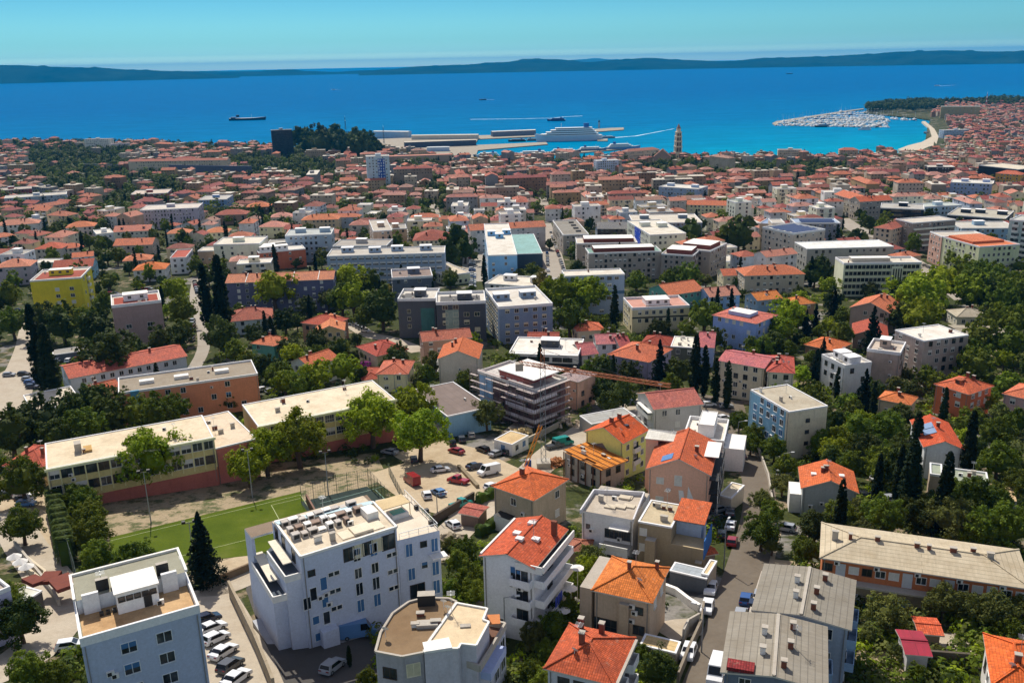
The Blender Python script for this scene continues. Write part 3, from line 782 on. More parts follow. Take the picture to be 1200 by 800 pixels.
def bld(label, A, Bp, C, H, roof='H', wall='d8cdb8', rc='c9683f', fl=None, name='house', cat=None, short=None, win=('w', 'wh', 'w', 'd'), keep=0.85,
        pitch=22, extra=None, dirty=0.4, colw=3.2, ch=None, group=None, wa=(1.2, 1.4), par=0.5, world=None, nowin=False, sides=None, box=None, rmat=None, seed=None):
    b = B(); b.H = H
    b.x, b.y, b.z, b.w, b.d, b.rz = world or frame_px(A, Bp, C, H)
    if world is None and roof in 'HGg' and b.y > 300:
        cap = max(9.5, min(b.w * .85, 15)) if roof != 'g' else 17
        if name == 'school_hall': cap = 24
        if b.d > cap: k_ = (b.d - cap) / 2; b.x += math.sin(b.rz) * k_; b.y -= math.cos(b.rz) * k_; b.d = cap
    FOOT.append((b.x, b.y, math.cos(b.rz), math.sin(b.rz), b.w / 2, b.d / 2))
    b.dist = math.hypot(b.x, b.y); b.near = b.dist < 175; b.r = random.Random(int(b.x * 13 + b.y * 7) if seed is None else seed)
    b.roof = roof; cat = cat or name.replace('_', ' ')
    b.o = thing(name, (b.x, b.y, b.z), b.rz, label, cat, group)
    b.wm = wall_mat(wall, dirty); b.name = name
    fl = fl or max(1, round(H / 3.0)); b.fl = fl
    zlo = -1.5 - 0.2 * b.d
    x, y = b.w / 2, b.d / 2
    small = min(x, y); tiny = name in SMALLK
    wmb = walls_mb(b, zlo)
    if roof in 'HGg':
        tm = rmat or tile_mat(rc, b.r.choice((0.4, 0.6, 0.8))); em = plain('cfc8bb', 0.8, name='eaves')
        half = small if roof == 'H' else (y if roof == 'G' else x)
        b.rh = (half + .45) * math.tan(R_(pitch)); rm = MB()
        if roof == 'H': rg = hip(rm, x, y, H, b.rh)
        else:
            al = 'x' if roof == 'G' else 'y'
            rg = gable(rm, x, y, H, b.rh, along=al); gable_walls(wmb, b, b.rh - 0.45 * math.tan(R_(pitch)), al)
        b.roofo = part(b, 'roof', rm, [tm, em])
        if b.dist < 420: ridge_caps(rg, tile_mat(rc, 0.9) if rmat is None else rmat, b.roofo)
        n = (ch if ch is not None else (b.r.choice((1, 2, 2)) if b.dist < 600 else b.r.choice((0, 1))))
        for _ in range(n):
            if roof == 'G': cx, cy = b.r.uniform(-.7, .7) * x, b.r.uniform(-.5, .5) * y
            else: cx, cy = b.r.uniform(-.5, .5) * x, b.r.uniform(-.6, .6) * y
            chimney(b, cx, cy, H + hroof(b, cx, cy, b.rh), b.r.uniform(.9, 1.5), b.r.uniform(.5, .9), .55)
        if b.dist < 330 and not tiny and b.r.random() < .6: antenna(b, b.r.uniform(-.5, .5) * x, b.r.uniform(-.2, .2) * y, H + b.rh * .6, 3.0)
        if b.dist < 260 and not tiny and b.r.random() < .5: dish(b, b.r.uniform(-.6, .6) * x, -y * .5, H + b.rh * .4)
    else:
        dm = rmat or deck_mat(rc, 0.6); pm = wall_mat('e4dfd4', 0.3)
        rm = MB(); rm.box(-x + .02, x - .02, -y + .02, y - .02, H - .25, H, 0)
        b.roofo = part(b, 'roof', rm, [dm]); b.rh = 0
        if par > 0: parapet(b, x + .06, y + .06, H - .18, par + .18, .3, pm)
        if box is None: box = 1 if (b.w > 9 and b.d > 6) else 0
        if box:
            for k in range(box):
                bw, bd = min(6, b.w * .3), min(4, b.d * .45)
                cx = (0 if box == 1 else -b.w * .5 + b.w * (k + .5) / box) + b.r.uniform(-.08, .08) * b.w
                penthouse(b, cx, b.r.uniform(-.05, .15) * b.d, bw, bd, 2.4, b.wm, pm, win=b.dist < 500)
        if b.dist < 450 and not tiny:
            for _ in range(b.r.randint(1, 4)):
                cx, cy = b.r.uniform(-.42, .42) * b.w, b.r.uniform(-.38, .38) * b.d
                chimney(b, cx, cy, H, b.r.uniform(.5, 1.2), b.r.uniform(.4, 1.2), .5, b.r.choice((WHT, BRK, CONC)))
            if b.dist < 330: antenna(b, b.r.uniform(-.3, .3) * b.w, b.r.uniform(-.3, .3) * b.d, H, 3.5); acbox(b, b.r.uniform(-.3, .3) * b.w, b.r.uniform(-.3, .3) * b.d, H)
    b.wallo = part(b, 'wall', wmb, [b.wm])
    if not nowin:
        for sd in (sides or visible_sides(b)):
            L = b.w if sd in 'fk' else b.d
            win_grid(b, sd, max(1, int(L / colw)), fl, None, H / fl, wa[0], wa[1], win, keep)
    if b.dist < 290 and b.w > 6 and not tiny:
        for s_ in (-x + .35, x - .35): mb = MB(); mb.bar((s_, -y - .07, 0), (s_, -y - .07, H - .3), .11); part(b, 'drainpipe', mb, [plain('8d8a86', .6, name='pipe')])
        for _ in range(b.r.randint(1, 3)): acbox(b, b.r.uniform(-.42, .42) * b.w, -y - .2, b.r.uniform(.25, .8) * H)
    if extra: extra(b)
    p = proj((b.x, b.y, b.z + H)); b.px, b.py = p[0], p[1]
    if world is None:
        q0, q1 = proj((b.x - math.cos(b.rz) * x, b.y - math.sin(b.rz) * x, b.z)), proj((b.x + math.cos(b.rz) * x, b.y + math.sin(b.rz) * x, b.z)); FACE.append((min(q0[0], q1[0]), max(q0[0], q1[0]), p[1], (q0[1] + q1[1]) / 2, b.y))
    if short: LAND.append((short, p[0], p[1], b))
    BLD.append(b); return b
def win_grid_off(b, side, cols, floors, off=0.12):
    d0 = b.d; b.d = d0 + 2 * off
    win_grid(b, side, cols, floors, None, b.H / floors, 1.3, 1.5, ('b', 'bh', 'w', 'bc'), .95); b.d = d0
# ------------------------------------------------------------------ mid-distance buildings, one row each
AB = 'apartment_block'
def skylights(b, n=2):
    for k in range(n):
        x = -b.w * .3 + b.w * .6 * (k + .5) / n; y = -b.d * .22; z = b.H + hroof(b, x, y, b.rh); s = b.rh / (b.d / 2 + .45)
        mb = MB(); mb.box(-.5, .5, -.7, .7, .02, .14, 0); mb.box(-.42, .42, -.6, .6, .141, .16, 1)
        o = link('skylight', mb.mesh('skylight', [WHT, GL]), b.o, (x, y, z)); o.rotation_euler = (math.atan(s), 0, 0)
def mural(b):
    mb = MB(); r = random.Random(9); x0, x1, y = -b.w * .02, b.w * .30, -b.d / 2
    mb.box(x0, x1, y - .25, y - .2, 1, 34.5, 0)
    for k in range(11):
        z = 1.6 + 3 * k
        for j in range(3):
            a = x0 + (x1 - x0) * (j + r.uniform(.05, .25)) / 3; mb.box(a, a + (x1 - x0) * r.uniform(.12, .26), y - .3, y - .251, z + r.uniform(0, .6), z + r.uniform(1.6, 2.6), 1)
    return part(b, 'mural', mb, [plain('2f56a8', .8, name='mural_paint'), plain('c9d4e0', .8, name='mural_white')])
def firewall(b, x):
    mb = MB()
    for s in (-1, 1): mb.bar((x, s * (b.d / 2 + .4), b.H + .05), (x, 0, b.H + b.rh + .1), .3, .3)
    return part(b, 'fire_wall', mb, [WHT])
def dormer(b, s, w_=1.6):
    y = -b.d * .28; z = b.H + hroof(b, s, y, b.rh) - .1
    mb = MB(); mb.box(s - w_ / 2, s + w_ / 2, y - .1, y + 2.2, z - .6, z + 1.0, 0); mb.box(s - w_ / 2 - .15, s + w_ / 2 + .15, y - .25, y + 2.2, z + 1.0, z + 1.15, 1)
    o = part(b, 'dormer', mb, [b.wm, tile_mat('b5603c')]); link('window', win_mesh(.9, .8, 'd')[2], o, (s, y - .1, z))
def strips(b, cols=6, n=None, style='w'):
    win_grid(b, 'f', cols, n or b.fl, None, b.H / (n or b.fl), b.w / cols * .72, 1.5, (style,), 1.0, b.w * .96)
def solar(b, x0, x1, y0, y1, rows=3):
    pv = plain('1f3a66', 0.2, 0.2, name='solar_panel')
    for r in range(rows):
        yy = y0 + (y1 - y0) * r / rows; dd = (y1 - y0) / rows * .8
        mb = MB(); mb.face([(x0, yy, b.H + .35), (x1, yy, b.H + .35), (x1, yy + dd, b.H + 1.0), (x0, yy + dd, b.H + 1.0)]); mb.face([(x0, yy + dd, b.H + .98), (x1, yy + dd, b.H + .98), (x1, yy, b.H + .33), (x0, yy, b.H + .33)], 1)
        part(b, 'solar_panel', mb, [pv, MET])
def balc_cols(b, side, ss, floors=None, solid=True, w_=3, mat=None, z0=None):
    for f in range(1 if z0 is None else z0, (floors or b.fl)):
        for s in ss: balcony(b, side, s, f * b.H / b.fl + .1, w_, 1.1, mat, solid)
def x_ab(cols=(0,)): return lambda b: balc_cols(b, 'f', [c * b.w for c in cols])
# left, near
bld('yellow seven-storey apartment block with red roof terrace, between trees', (35, 330), (95, 326), (97, 314), 18, 'F', 'dcae2c', 'cfc9bd', 6, AB, short='yellow apartment block', win=('w', 'wc', 'b'), keep=.5, colw=6, extra=lambda b: (penthouse(b, 0, 0, b.w * .45, 4, 2.4, b.wm, WHT), balc_cols(b, 'r', [0]), boxpart(b, 'terrace_floor', -b.w * .45, b.w * .45, -b.d * .35, b.d * .3, b.H + .004, b.H + .05, deck_mat('9c5040', .5))), wa=(1.6, 1.4), box=0)
bld('mauve brown tower block with white parapet, behind dark pines', (131, 360.5), (189, 354), (185.5, 342), 19, 'F', '8c7671', 'd8d2c8', 6, AB, short='mauve tower block', win=('w', 'wc', 'wh'), keep=.55, colw=7, extra=lambda b: (penthouse(b, 0, .5, b.w * .5, 4.5, 2.4, wall_mat('d9d2c6'), WHT), boxpart(b, 'terrace_floor', -b.w * .45, b.w * .45, -b.d * .4, b.d * .35, b.H + .004, b.H + .05, deck_mat('9c4a38', .5))), wa=(1.8, 1.4), box=0, par=.9)
bld('indigo long apartment house under a pale orange roof', (265, 331.5), (390, 327), (388, 318), 14, 'G', '55566f', 'd07f58', 5, AB, short='indigo apartment house', win=('wc', 'w', 'wh'), keep=.8, colw=4.2, pitch=16, extra=lambda b: [firewall(b, x) for x in (-b.w * .32, -b.w * .1, b.w * .12, b.w * .36)][0])
bld('long slate blue slab block with rows of wide windows and roof hatches', (383, 301), (521, 297), (519, 289), 15, 'F', '8594a4', 'bdb8ae', 5, AB, short='slate blue slab block', win=('w', 'wh', 'wc'), nowin=True, box=4, extra=lambda b: (strips(b, 16, 5, 'wh'), win_grid(b, 'r', 2, 5)))
bld('grey low block with brown chimney behind the slate blue slab', (390, 289), (453, 288.5), (453, 281), 12, 'F', '9b9691', 'a9a49c', 4, AB)
bld('small dark slate block with rimmed flat roof before the blue slab', (459.5, 327.5), (507, 325), (507, 315), 12, 'F', '565c68', '8f7f78', 4, AB, keep=.5, par=.9)
bld('red tiled hip roofed hall with a row of small roof vents', (484, 282), (527, 281), (542, 258), 9, 'H', 'c9b9a0', 'a85540', 3, 'school_hall', ch=3)
bld('light blue block with long white roof terrace stepping back from the street', (572, 300), (606, 299), (602, 262), 15, 'F', '6f9cc0', 'ddd8cc', 5, AB, short='light blue terrace block', box=3, keep=.4)
bld('low hall with mint green sheet roof beside the light blue block', (604, 298), (636, 297), (628, 274), 8, 'F', '3d4a55', '8fb7b3', 2, 'hall', nowin=True, box=0, par=.2)
bld('cream flat roofed store at the head of the parking street', (521, 324), (551, 320), (550, 305), 5, 'F', 'cdbf9f', 'cfc3ad', 2, 'hall', box=0)
bld('low white canteen with several flat roofs above a garden', (568, 333), (645, 338), (640, 326), 5, 'F', 'd9d2c2', 'dcd5c6', 2, 'hall', box=2)
bld('dark grey five-storey block with recessed black roof terrace and mural', (466, 352.5), (510, 352), (511, 340), 15, 'F', '4a4b50', 'cfcac0', 5, AB, win=('y', 'yh'), keep=.5, colw=5, par=.9, extra=lambda b: (boxpart(b, 'mural', b.w * .1, b.w * .46, -b.d / 2 - .06, -b.d / 2 - .005, 1, b.H * .8, wall_mat('3f6663', .9)), boxpart(b, 'terrace_floor', -b.w * .4, b.w * .1, -b.d * .3, b.d * .2, b.H + .004, b.H + .06, DRK)))
bld('dark grey five-storey block with yellow framed windows and teal mural panel', (511, 357), (569, 355), (564, 343), 15, 'F', '43454b', 'd3cec4', 5, AB, short='dark grey block', win=('yh', 'yc', 'y'), keep=.7, colw=4.5, par=1.0, wa=(1.9, 1.5), extra=lambda b: (boxpart(b, 'mural', -b.w * .32, -b.w * .05, -b.d / 2 - .06, -b.d / 2 - .005, 2, b.H * .85, wall_mat('7d8a80', .9)), boxpart(b, 'terrace_floor', -b.w * .42, b.w * .4, -b.d * .35, b.d * .25, b.H + .004, b.H + .06, DRK)))
bld('steel blue five-storey block with cream window frames and roof house', (584.5, 362), (647.5, 357.5), (632, 336), 14, 'F', '6b7a8e', 'd9d4ca', 5, AB, short='steel blue block', win=('yh', 'y'), colw=3.6, par=.9, wa=(1.5, 1.4), box=2)
bld('brick orange house with mottled roof in front of the dark grey blocks', (496, 400), (552, 395), (552, 386), 10, 'G', '9f7e6c', 'c06a4e', 4, keep=.35)
bld('grey gabled house with bright orange roof and side balconies', (514, 420), (560, 420), (568, 404), 9.5, 'g', 'bfb2a2', 'cf6a3c', 3, keep=.0, extra=lambda b: balc_cols(b, 'l', [-.2 * b.d]))
bld('low building with white sloping panel front and dark base', (597, 413), (678, 416), (680, 398), 7, 'F', '3a3d44', 'e6e2d8', 2, 'office_building', keep=0, par=.4, extra=lambda b: [boxpart(b, 'roof_panel', -b.w * .5, b.w * .5, -b.d / 2 - 1.6, -b.d / 2 + .4, b.H - 2.6, b.H + .3, WHT)] + [link('window', win_mesh(3.0, 1.3, 'd')[2], b.o, (b.w * q, -b.d / 2 - 1.6, b.H - 2)) for q in (-.3, -.15, .02, .2, .35)] and None)
bld('bright red walled small house with arched gable', (619, 398), (654, 398), (648, 384), 6, 'G', 'a04433', 'a34a35', 2, pitch=14)
# left houses
bld('pale grey house with weathered red hip roof between tall cypresses', (266, 377), (320, 372), (308, 358), 6, 'H', 'a9b0b3', 'b5624a', 2, wa=(1.1, 1.3), ch=3)
bld('teal walled house with a low salmon hip roof', (295, 402), (321, 405), (354, 395), 6, 'H', '5b8f86', 'd9784f', 2, short='teal walled house')
bld('tan gabled house with light orange roof, attached at the rear', (370, 389), (403, 387), (392, 370), 6.5, 'g', 'b09c74', 'dc8050', 2, keep=.3)
bld('brown hip roofed house joined behind the tan gabled one', (354, 378), (388, 382), (396, 372), 7.5, 'H', '8d6a58', 'c0573d', 2)
bld('whitewashed gable house with plain orange roof facing the school', (363.5, 430), (396, 419), (340, 424), 7, 'G', 'b7bab6', 'd56d44', 2, ch=2, keep=.6)
bld('cream house with salmon hip roof beside the bougainvillea', (442, 438), (477, 438), (480, 423), 6, 'H', 'c9b99a', 'cf6d4d', 2, ch=2)
bld('little rust roofed annex left of the cream bougainvillea house', (425, 445), (446, 443), (440, 431), 4, 'H', 'c2b192', 'b8563c', 1, ch=0)
bld('wide low house with crimson hip roof below the dark grey blocks', (419, 406), (442, 417), (472, 406), 5, 'H', 'b5a78f', 'b9503c', 1)
bld('neat white house with bright orange hip roof and parked cars', (156, 317), (193, 315), (186, 305), 6.5, 'H', 'dcdad2', 'dd7335', 2)
bld('brown stone house with salmon roof above the white one', (144, 306), (176, 304), (172, 297), 6, 'H', 'a08a70', 'd57a50', 2)
bld('pale blue narrow house with salmon roof beside the yellow block', (85, 302), (109, 300), (108, 292), 8, 'G', '9db6c0', 'd7754c', 3)
bld('terraced pair with rust red roof behind the yellow block', (62, 315), (108, 312), (106, 305), 7, 'G', '7aa0b0', 'b65a40', 2)
bld('large lilac grey house with pink tile roof at the picture edge', (-6, 314), (35, 311.5), (54, 294), 10, 'H', 'a3979c', 'd98562', 3)
bld('long brown brick apartment building with flat grey roof and white trim', (139, 462), (302, 439), (287, 424), 10, 'F', 'b3775a', '9a8f7e', 3, AB, short='brown brick building', win=('wc', 'b', 'bh', 'w'), colw=4.4, box=0, keep=.75, wa=(1.3, 1.5), extra=lambda b: ([boxpart(b, 'roof_vent', b.w * q - 2, b.w * q + 2, -1, 1, b.H, b.H + .9, WHT) for q in (-.3, -.05, .25)], boxpart(b, 'stair_tower', -b.w * .42, -b.w * .36, -b.d / 2 - .8, -b.d / 2 - .005, 0, b.H + .6, wall_mat('4f7f9a'))))
bld('long pale building with red tile roof and white eaves under the pines', (82, 443), (218, 417), (203, 404), 7, 'G', 'a9b4bd', 'c8644a', 2, 'school_building', pitch=13, win=('b', 'w'))
bld('small square store with cream roof at the street corner', (38, 483), (96, 471), (67, 456), 4, 'F', 'b3a68c', 'd8cdb8', 1, 'store', box=0, par=.3)
bld('open carport with long grey flat roof', (62, 416), (110, 409), (107, 404), 3, 'F', '55585e', '9f9b92', 1, 'carport', box=0, par=.1, nowin=True)
bld('low hip roofed house with red tiles at the west end of the school', (6, 545), (50, 546), (52, 522), 5, 'H', 'a98b72', 'c25a40', 1)
bld('small tiled link building with orange roof beside the brown brick building', (106, 460), (139, 452), (136, 445), 5, 'G', 'b0a088', 'cf6a45', 1, nowin=True)
# upper left
bld('cream flat roofed block with large blank wall', (250, 287.5), (304, 286), (309, 277.5), 14, 'F', 'cdc2ac', 'd9d3c4', 4, AB, short='cream blank-walled block', keep=.3, box=1, colw=6)
bld('terracotta block with stepped white roof level', (303, 297), (358, 292), (347, 286), 10, 'F', 'a45f46', 'd9d6ce', 3, AB, keep=.4, extra=lambda b: penthouse(b, -b.w * .15, .5, b.w * .6, b.d * .6, 2.4, wall_mat('c9cfd6'), WHT))
bld('blue grey square block with flat roof behind the indigo house', (334, 277), (388, 275), (389, 268), 16, 'F', '8d9ba6', 'b6bcb9', 5, AB, box=2)
bld('long lilac grey block with slotted facade on the left hillside', (164, 247), (232, 244), (230, 238.5), 15, 'F', '98929b', 'cfc8be', 5, AB, short='long lilac grey block', wa=(.8, 1.6), colw=2.6)
bld('blue flat roofed block above the lilac grey one', (232, 235), (265, 234), (263, 229), 9, 'F', '6a84a8', 'b9b5ae', 3, AB)
bld('red brown long block with white roof edge on the left hill', (153, 228.5), (196, 226.5), (195, 222), 9, 'F', '7e4a42', 'cdbfb0', 3, AB)
bld('large house with wide orange hip roof and black eaves', (288, 243), (316, 242), (313, 230), 8, 'H', '4c4742', 'dd7a4a', 2)
bld('dusky red hip roofed house next to a great round tree', (252, 252), (288, 251), (285, 243), 8, 'H', '8c7263', 'b3604a', 2)
bld('cream villa with pale pink hip roof beside two cypresses', (302, 266), (331, 266), (330, 257), 8, 'H', 'cbbd9c', 'd98c72', 2)
bld('long sandstone house with orange roof and three chimneys', (353, 258), (396, 257), (394, 249), 9, 'H', 'b3a184', 'da7d4e', 3, ch=3)
bld('pair of cypress flanked houses with pink roofs', (317, 255), (342, 254), (341, 246), 7, 'H', 'b9ad98', 'd18a73', 2)
bld('cream hip roofed house above the blank-walled block', (240, 273), (267, 272), (265, 265.5), 7, 'H', 'd5c9a8', 'dd8454', 2)
bld('little white house with orange hip roof below the lilac block', (195, 274), (221, 273), (219, 267), 7, 'H', 'd6cdb7', 'da8257', 2)
bld('tall narrow house with red roof terrace and grey gable', (199, 303), (218, 302), (217, 293), 9, 'F', 'b5b9bd', 'b15a4a', 3)
bld('long house with salmon tiles and grey dormers on the left slope', (133, 272), (176, 270), (174, 262), 7, 'G', 'c6c0b2', 'd27e62', 2, extra=lambda b: (dormer(b, -b.w * .3), dormer(b, b.w * .3)))
bld('low row house with bright salmon roof and brick end', (133, 288), (178, 286.5), (171, 279), 7, 'G', 'a49689', 'd6764f', 2)
bld('white terraced house with deep balconies and flat roof', (113, 275), (133, 273), (131, 268), 8, 'F', 'd3cfc8', 'dcd7cc', 2, extra=lambda b: balc_cols(b, 'f', [0], w_=b.w * .8, z0=1))
bld('tall pinkish house with orange tiles and white gutter', (77, 267), (110, 265), (108, 256), 9, 'H', 'bfaea4', 'd97a4d', 3)
bld('grey rendered house with red hip roof beside parked cars', (40, 292), (72, 291), (70, 281.5), 7, 'H', 'aaa59d', 'cd6343', 2)
bld('low house with orange roof in a walled garden', (72, 292), (98, 289), (97, 281), 6, 'H', 'bcb1a3', 'd6724c', 2)
bld('long white house with faded pink roof and four chimneys', (-5, 265), (45, 261.5), (43, 255), 9, 'H', 'c8c6bd', 'd28768', 3, ch=4)
bld('white house with ivy grown corner and orange roof edge', (-5, 279), (18, 276), (24, 270), 8, 'H', 'd4d6d4', 'd57a52', 3)
bld('brown roofed barracks with crimson wall on the far left slope', (-5, 224), (37, 221), (35, 218.5), 7, 'F', '7d3f3c', 'b8aca0', 2, 'long_house')
bld('grey flat block in a row on the far left slope', (5, 233), (78, 228), (76, 225), 9, 'F', '8f9aa5', 'c2bdb2', 3, AB)
# centre
bld('blue grey six-storey block with white roof and one dark floor band', (662, 324.5), (732, 322), (727, 315.5), 17, 'F', '7e8ea6', 'ddd6c8', 6, AB, short='blue grey six-storey block', win=('w', 'wh', 'd'), colw=3.4, box=0, keep=.6, wa=(1.7, 1.2), extra=lambda b: boxpart(b, 'dark_band', -b.w / 2 - .03, b.w / 2 + .03, -b.d / 2 - .05, -b.d / 2 - .005, b.H * .52, b.H * .6, wall_mat('3f5a78')))
bld('beige three-storey block with pink roof terraces and white roof house', (741, 363), (808, 360), (796, 348), 9.5, 'F', 'bdb18f', 'c99788', 3, AB, short='beige terrace block', par=.9, box=0, keep=.8, extra=lambda b: (penthouse(b, 0, 0, b.w * .42, b.d * .4, 2.2, wall_mat('d9d2c0'), WHT), boxpart(b, 'floor_band', -b.w / 2 - .03, b.w / 2 + .03, -b.d / 2 - .06, -b.d / 2 - .005, b.H * .62, b.H * .68, DRK)))
bld('grey brown concrete block with dark attic storey, nearest of the estate', (690, 297.5), (775, 295), (767, 289), 14, 'F', '8f867c', '7fa096', 5, AB, short='concrete estate block', win=('d', 'wh', 'w'), colw=2.8, box=0, extra=lambda b: boxpart(b, 'attic', -b.w * .42, b.w * .42, -b.d * .3, b.d * .3, b.H, b.H + 2.2, wall_mat('5a2f28'), WHT))
bld('shorter concrete estate block with pale roof beside its longer twin', (775, 298), (812, 300.5), (800, 290.5), 13, 'F', '8a8179', 'cfc9be', 5, AB, colw=2.8, box=0, extra=lambda b: boxpart(b, 'attic', -b.w * .4, b.w * .4, -b.d * .3, b.d * .3, b.H, b.H + 2.2, wall_mat('5a2f28'), WHT))
bld('long concrete estate block in the second row with brown attic', (676, 286), (747, 285), (745, 278), 15, 'F', '8b8278', 'd0c9bc', 5, AB, colw=3, box=0, extra=lambda b: boxpart(b, 'attic', -b.w * .38, b.w * .45, -b.d * .3, b.d * .3, b.H, b.H + 2.2, wall_mat('5a2f28'), WHT))
bld('end block of the concrete estate with rust red attic band', (792, 291), (832, 295), (824, 283), 14, 'F', '8d8479', 'c9c3b7', 5, AB, colw=3, box=0, extra=lambda b: boxpart(b, 'attic', -b.w * .4, b.w * .4, -b.d * .3, b.d * .3, b.H, b.H + 2.2, wall_mat('6a3a30'), WHT))
bld('narrow grey roofed slab running away from the street with roof vents', (660, 276), (690, 275), (676, 258), 12, 'F', '8c857b', '8f8b82', 4, AB, box=0, extra=lambda b: [boxpart(b, 'roof_vent', b.w * .1, b.w * .3, b.d * q, b.d * q + 2, b.H, b.H + .8, DRK) for q in (-.3, -.1, .1, .3)][0])
bld('small brown gabled block with flat wings inside the estate', (700, 268), (740, 268), (736, 258), 9, 'G', '4a4340', '8f857a', 3, AB)
bld('cream and royal blue striped block with white stepped roofs', (762, 276), (804, 274), (790, 257), 13, 'F', 'cfc7b0', 'ddd7c8', 4, AB, short='blue striped block', box=2, extra=lambda b: boxpart(b, 'blue_stripe', -b.w / 2 - .06, -b.w / 2 - .005, -b.d * .1, b.d * .15, 0, b.H, wall_mat('2046b0', .1)))
bld('long thin building with white roof beside the blue striped block', (742, 262), (823, 261), (820, 251), 11, 'F', '5f6a78', 'cfc8ba', 4, AB, box=2)
bld('white building with square windows beyond the concrete estate', (828, 293), (864, 290), (863, 286), 8, 'F', 'bfb6a3', 'cdc5b5', 2)
bld('low cream workshop with long white roof', (832, 308), (866, 306), (866, 299), 4, 'F', 'c4b99f', 'd6d0c2', 1, 'workshop', box=0)
bld('teal walled house with salmon saddle roof below the estate', (784, 346), (824, 340), (815, 328), 7, 'G', '5a9088', 'd9784e', 2)
bld('light blue house with pinkish roof and four dark chimneys', (832, 348), (867, 345), (858, 332), 6, 'G', '7f9cc2', 'c98469', 2, ch=4)
bld('blue walled house with bright orange roof and skylight', (888, 352), (916, 349), (906, 337), 7, 'G', '7e96ad', 'df7f3c', 2, extra=lambda b: skylights(b, 1))
bld('brown walled house with orange roof beside the dark pine', (931, 357), (955, 355), (948, 341), 6, 'H', '857058', 'dd7d3b', 2)
bld('stone tenement with long orange hip roof and dormers', (873, 323), (943, 321), (930, 303), 9, 'H', 'a39a8a', 'cf7148', 3, ch=4, short='stone tenement')
bld('cream end house with orange saddle roof joined to the stone tenement', (848, 323), (877, 322), (872, 311), 7, 'G', 'c2b799', 'cd6a46', 2)
bld('royal blue apartment house with red roof and long white dormer', (836, 369), (886, 379), (907, 364), 11, 'H', '7f93bf', 'cf6e58', 4, AB, short='royal blue apartment house', pitch=9, win=('b', 'w', 'wc'), keep=.75, extra=lambda b: boxpart(b, 'roof_dormer', -b.w * .25, b.w * .25, -b.d * .3, b.d * .1, b.H, b.H + 1.9, wall_mat('8fa0c0'), WHT))
bld('lilac house with wide salmon hip roof between dark trees', (713.5, 415), (760, 424), (770, 406), 7, 'H', '8f86a0', 'd9714a', 2, ch=2, short='lilac house')
bld('white house with pink tiled saddle roof and light wall', (700, 403), (728, 402), (716, 390), 6, 'G', 'cfc9cb', 'd07a72', 2)
bld('small house with pink lean-to roofs beside the white panel building', (682, 416), (700, 414), (697, 402), 6, 'G', 'cbb9b6', 'c46a62', 2)
bld('narrow crimson roofed house in the row above the lilac one', (727, 406), (739, 405), (735, 388), 6, 'G', 'b9a7a0', 'b5544c', 2)
bld('dark red tiled house half hidden behind the pine', (752, 402), (785, 405), (775, 390), 5, 'H', 'a08878', 'a4442e', 1)
bld('small orange hip roofed house below the blue grey block', (677, 388), (708, 386), (702, 376), 5, 'H', 'bfae98', 'de7048', 1)
bld('dark walled block with bright cream flat roof and awning', (786, 406), (817, 408), (820, 396), 7, 'F', '4f5248', 'e2dccb', 2, box=0, par=.2)
bld('blue walled house with pink tiled roof next to the cream roof', (819, 406), (836, 407), (843, 393), 7, 'G', '8494bf', 'd0716a', 2)
bld('cream green tower block with open stair column', (862, 238), (881, 237), (None, 15), 17, 'F', 'c3cbb0', 'a9aea6', 6, AB, win=('d',), colw=5)
bld('long yellowish block with orange tile roof above the dark park', (805, 240), (852, 241), (None, 13), 11, 'G', 'bfb795', 'd2734c', 4, AB)
bld('pale U shaped institute with white flat roof before the old town', (772, 219), (818, 222), (None, 22), 14, 'F', '8495ab', 'd9d5cb', 4, 'institute_building', short='pale institute', box=2)
bld('pale blue grey tower hotel with rows of balconies near the harbour', (699, 189), (725, 188), (None, 14), 17, 'F', 'a3b0bf', 'c9c9c5', 6, 'hotel', short='harbour hotel')
bld('white tower block with blue mural running down its middle', (429, 184), (456, 183), (None, 16), 37, 'F', '9fb0b8', 'bdb7ac', 12, 'tower_block', short='white tower with blue mural', win=('w', 'b'), keep=.7, colw=4, sides=['f', 'r', 'l'], extra=lambda b: [mural(b)][0])
bld('tall black tower above the trees near the port', (318, 153), (342, 152), (None, 13), 46, 'F', '23262f', '8a8580', 15, 'office_tower', short='black tower', win=('d',), keep=.9, colw=2.4, wa=(1.6, 1.8), box=1, sides=['f', 'r'])
bld('very long stone hospital with brown tiled roof above a wall', (150, 189.5), (266, 187.5), (None, 17), 16, 'G', 'b3a48c', 'ad6248', 4, 'hospital', short='stone hospital', pitch=18, win=('d', 'w'), colw=4)
bld('white hotel slab with stacked balconies on the shore ridge', (98, 163.5), (129, 163), (None, 14), 20, 'F', 'bfb9ad', 'c2a08c', 6, 'hotel', short='shore hotel', colw=4)
bld('white annex stepping down beside the shore hotel', (130, 169), (152, 168), (None, 12), 12, 'F', 'b5a9a3', 'c08a74', 3, 'hotel_annex')
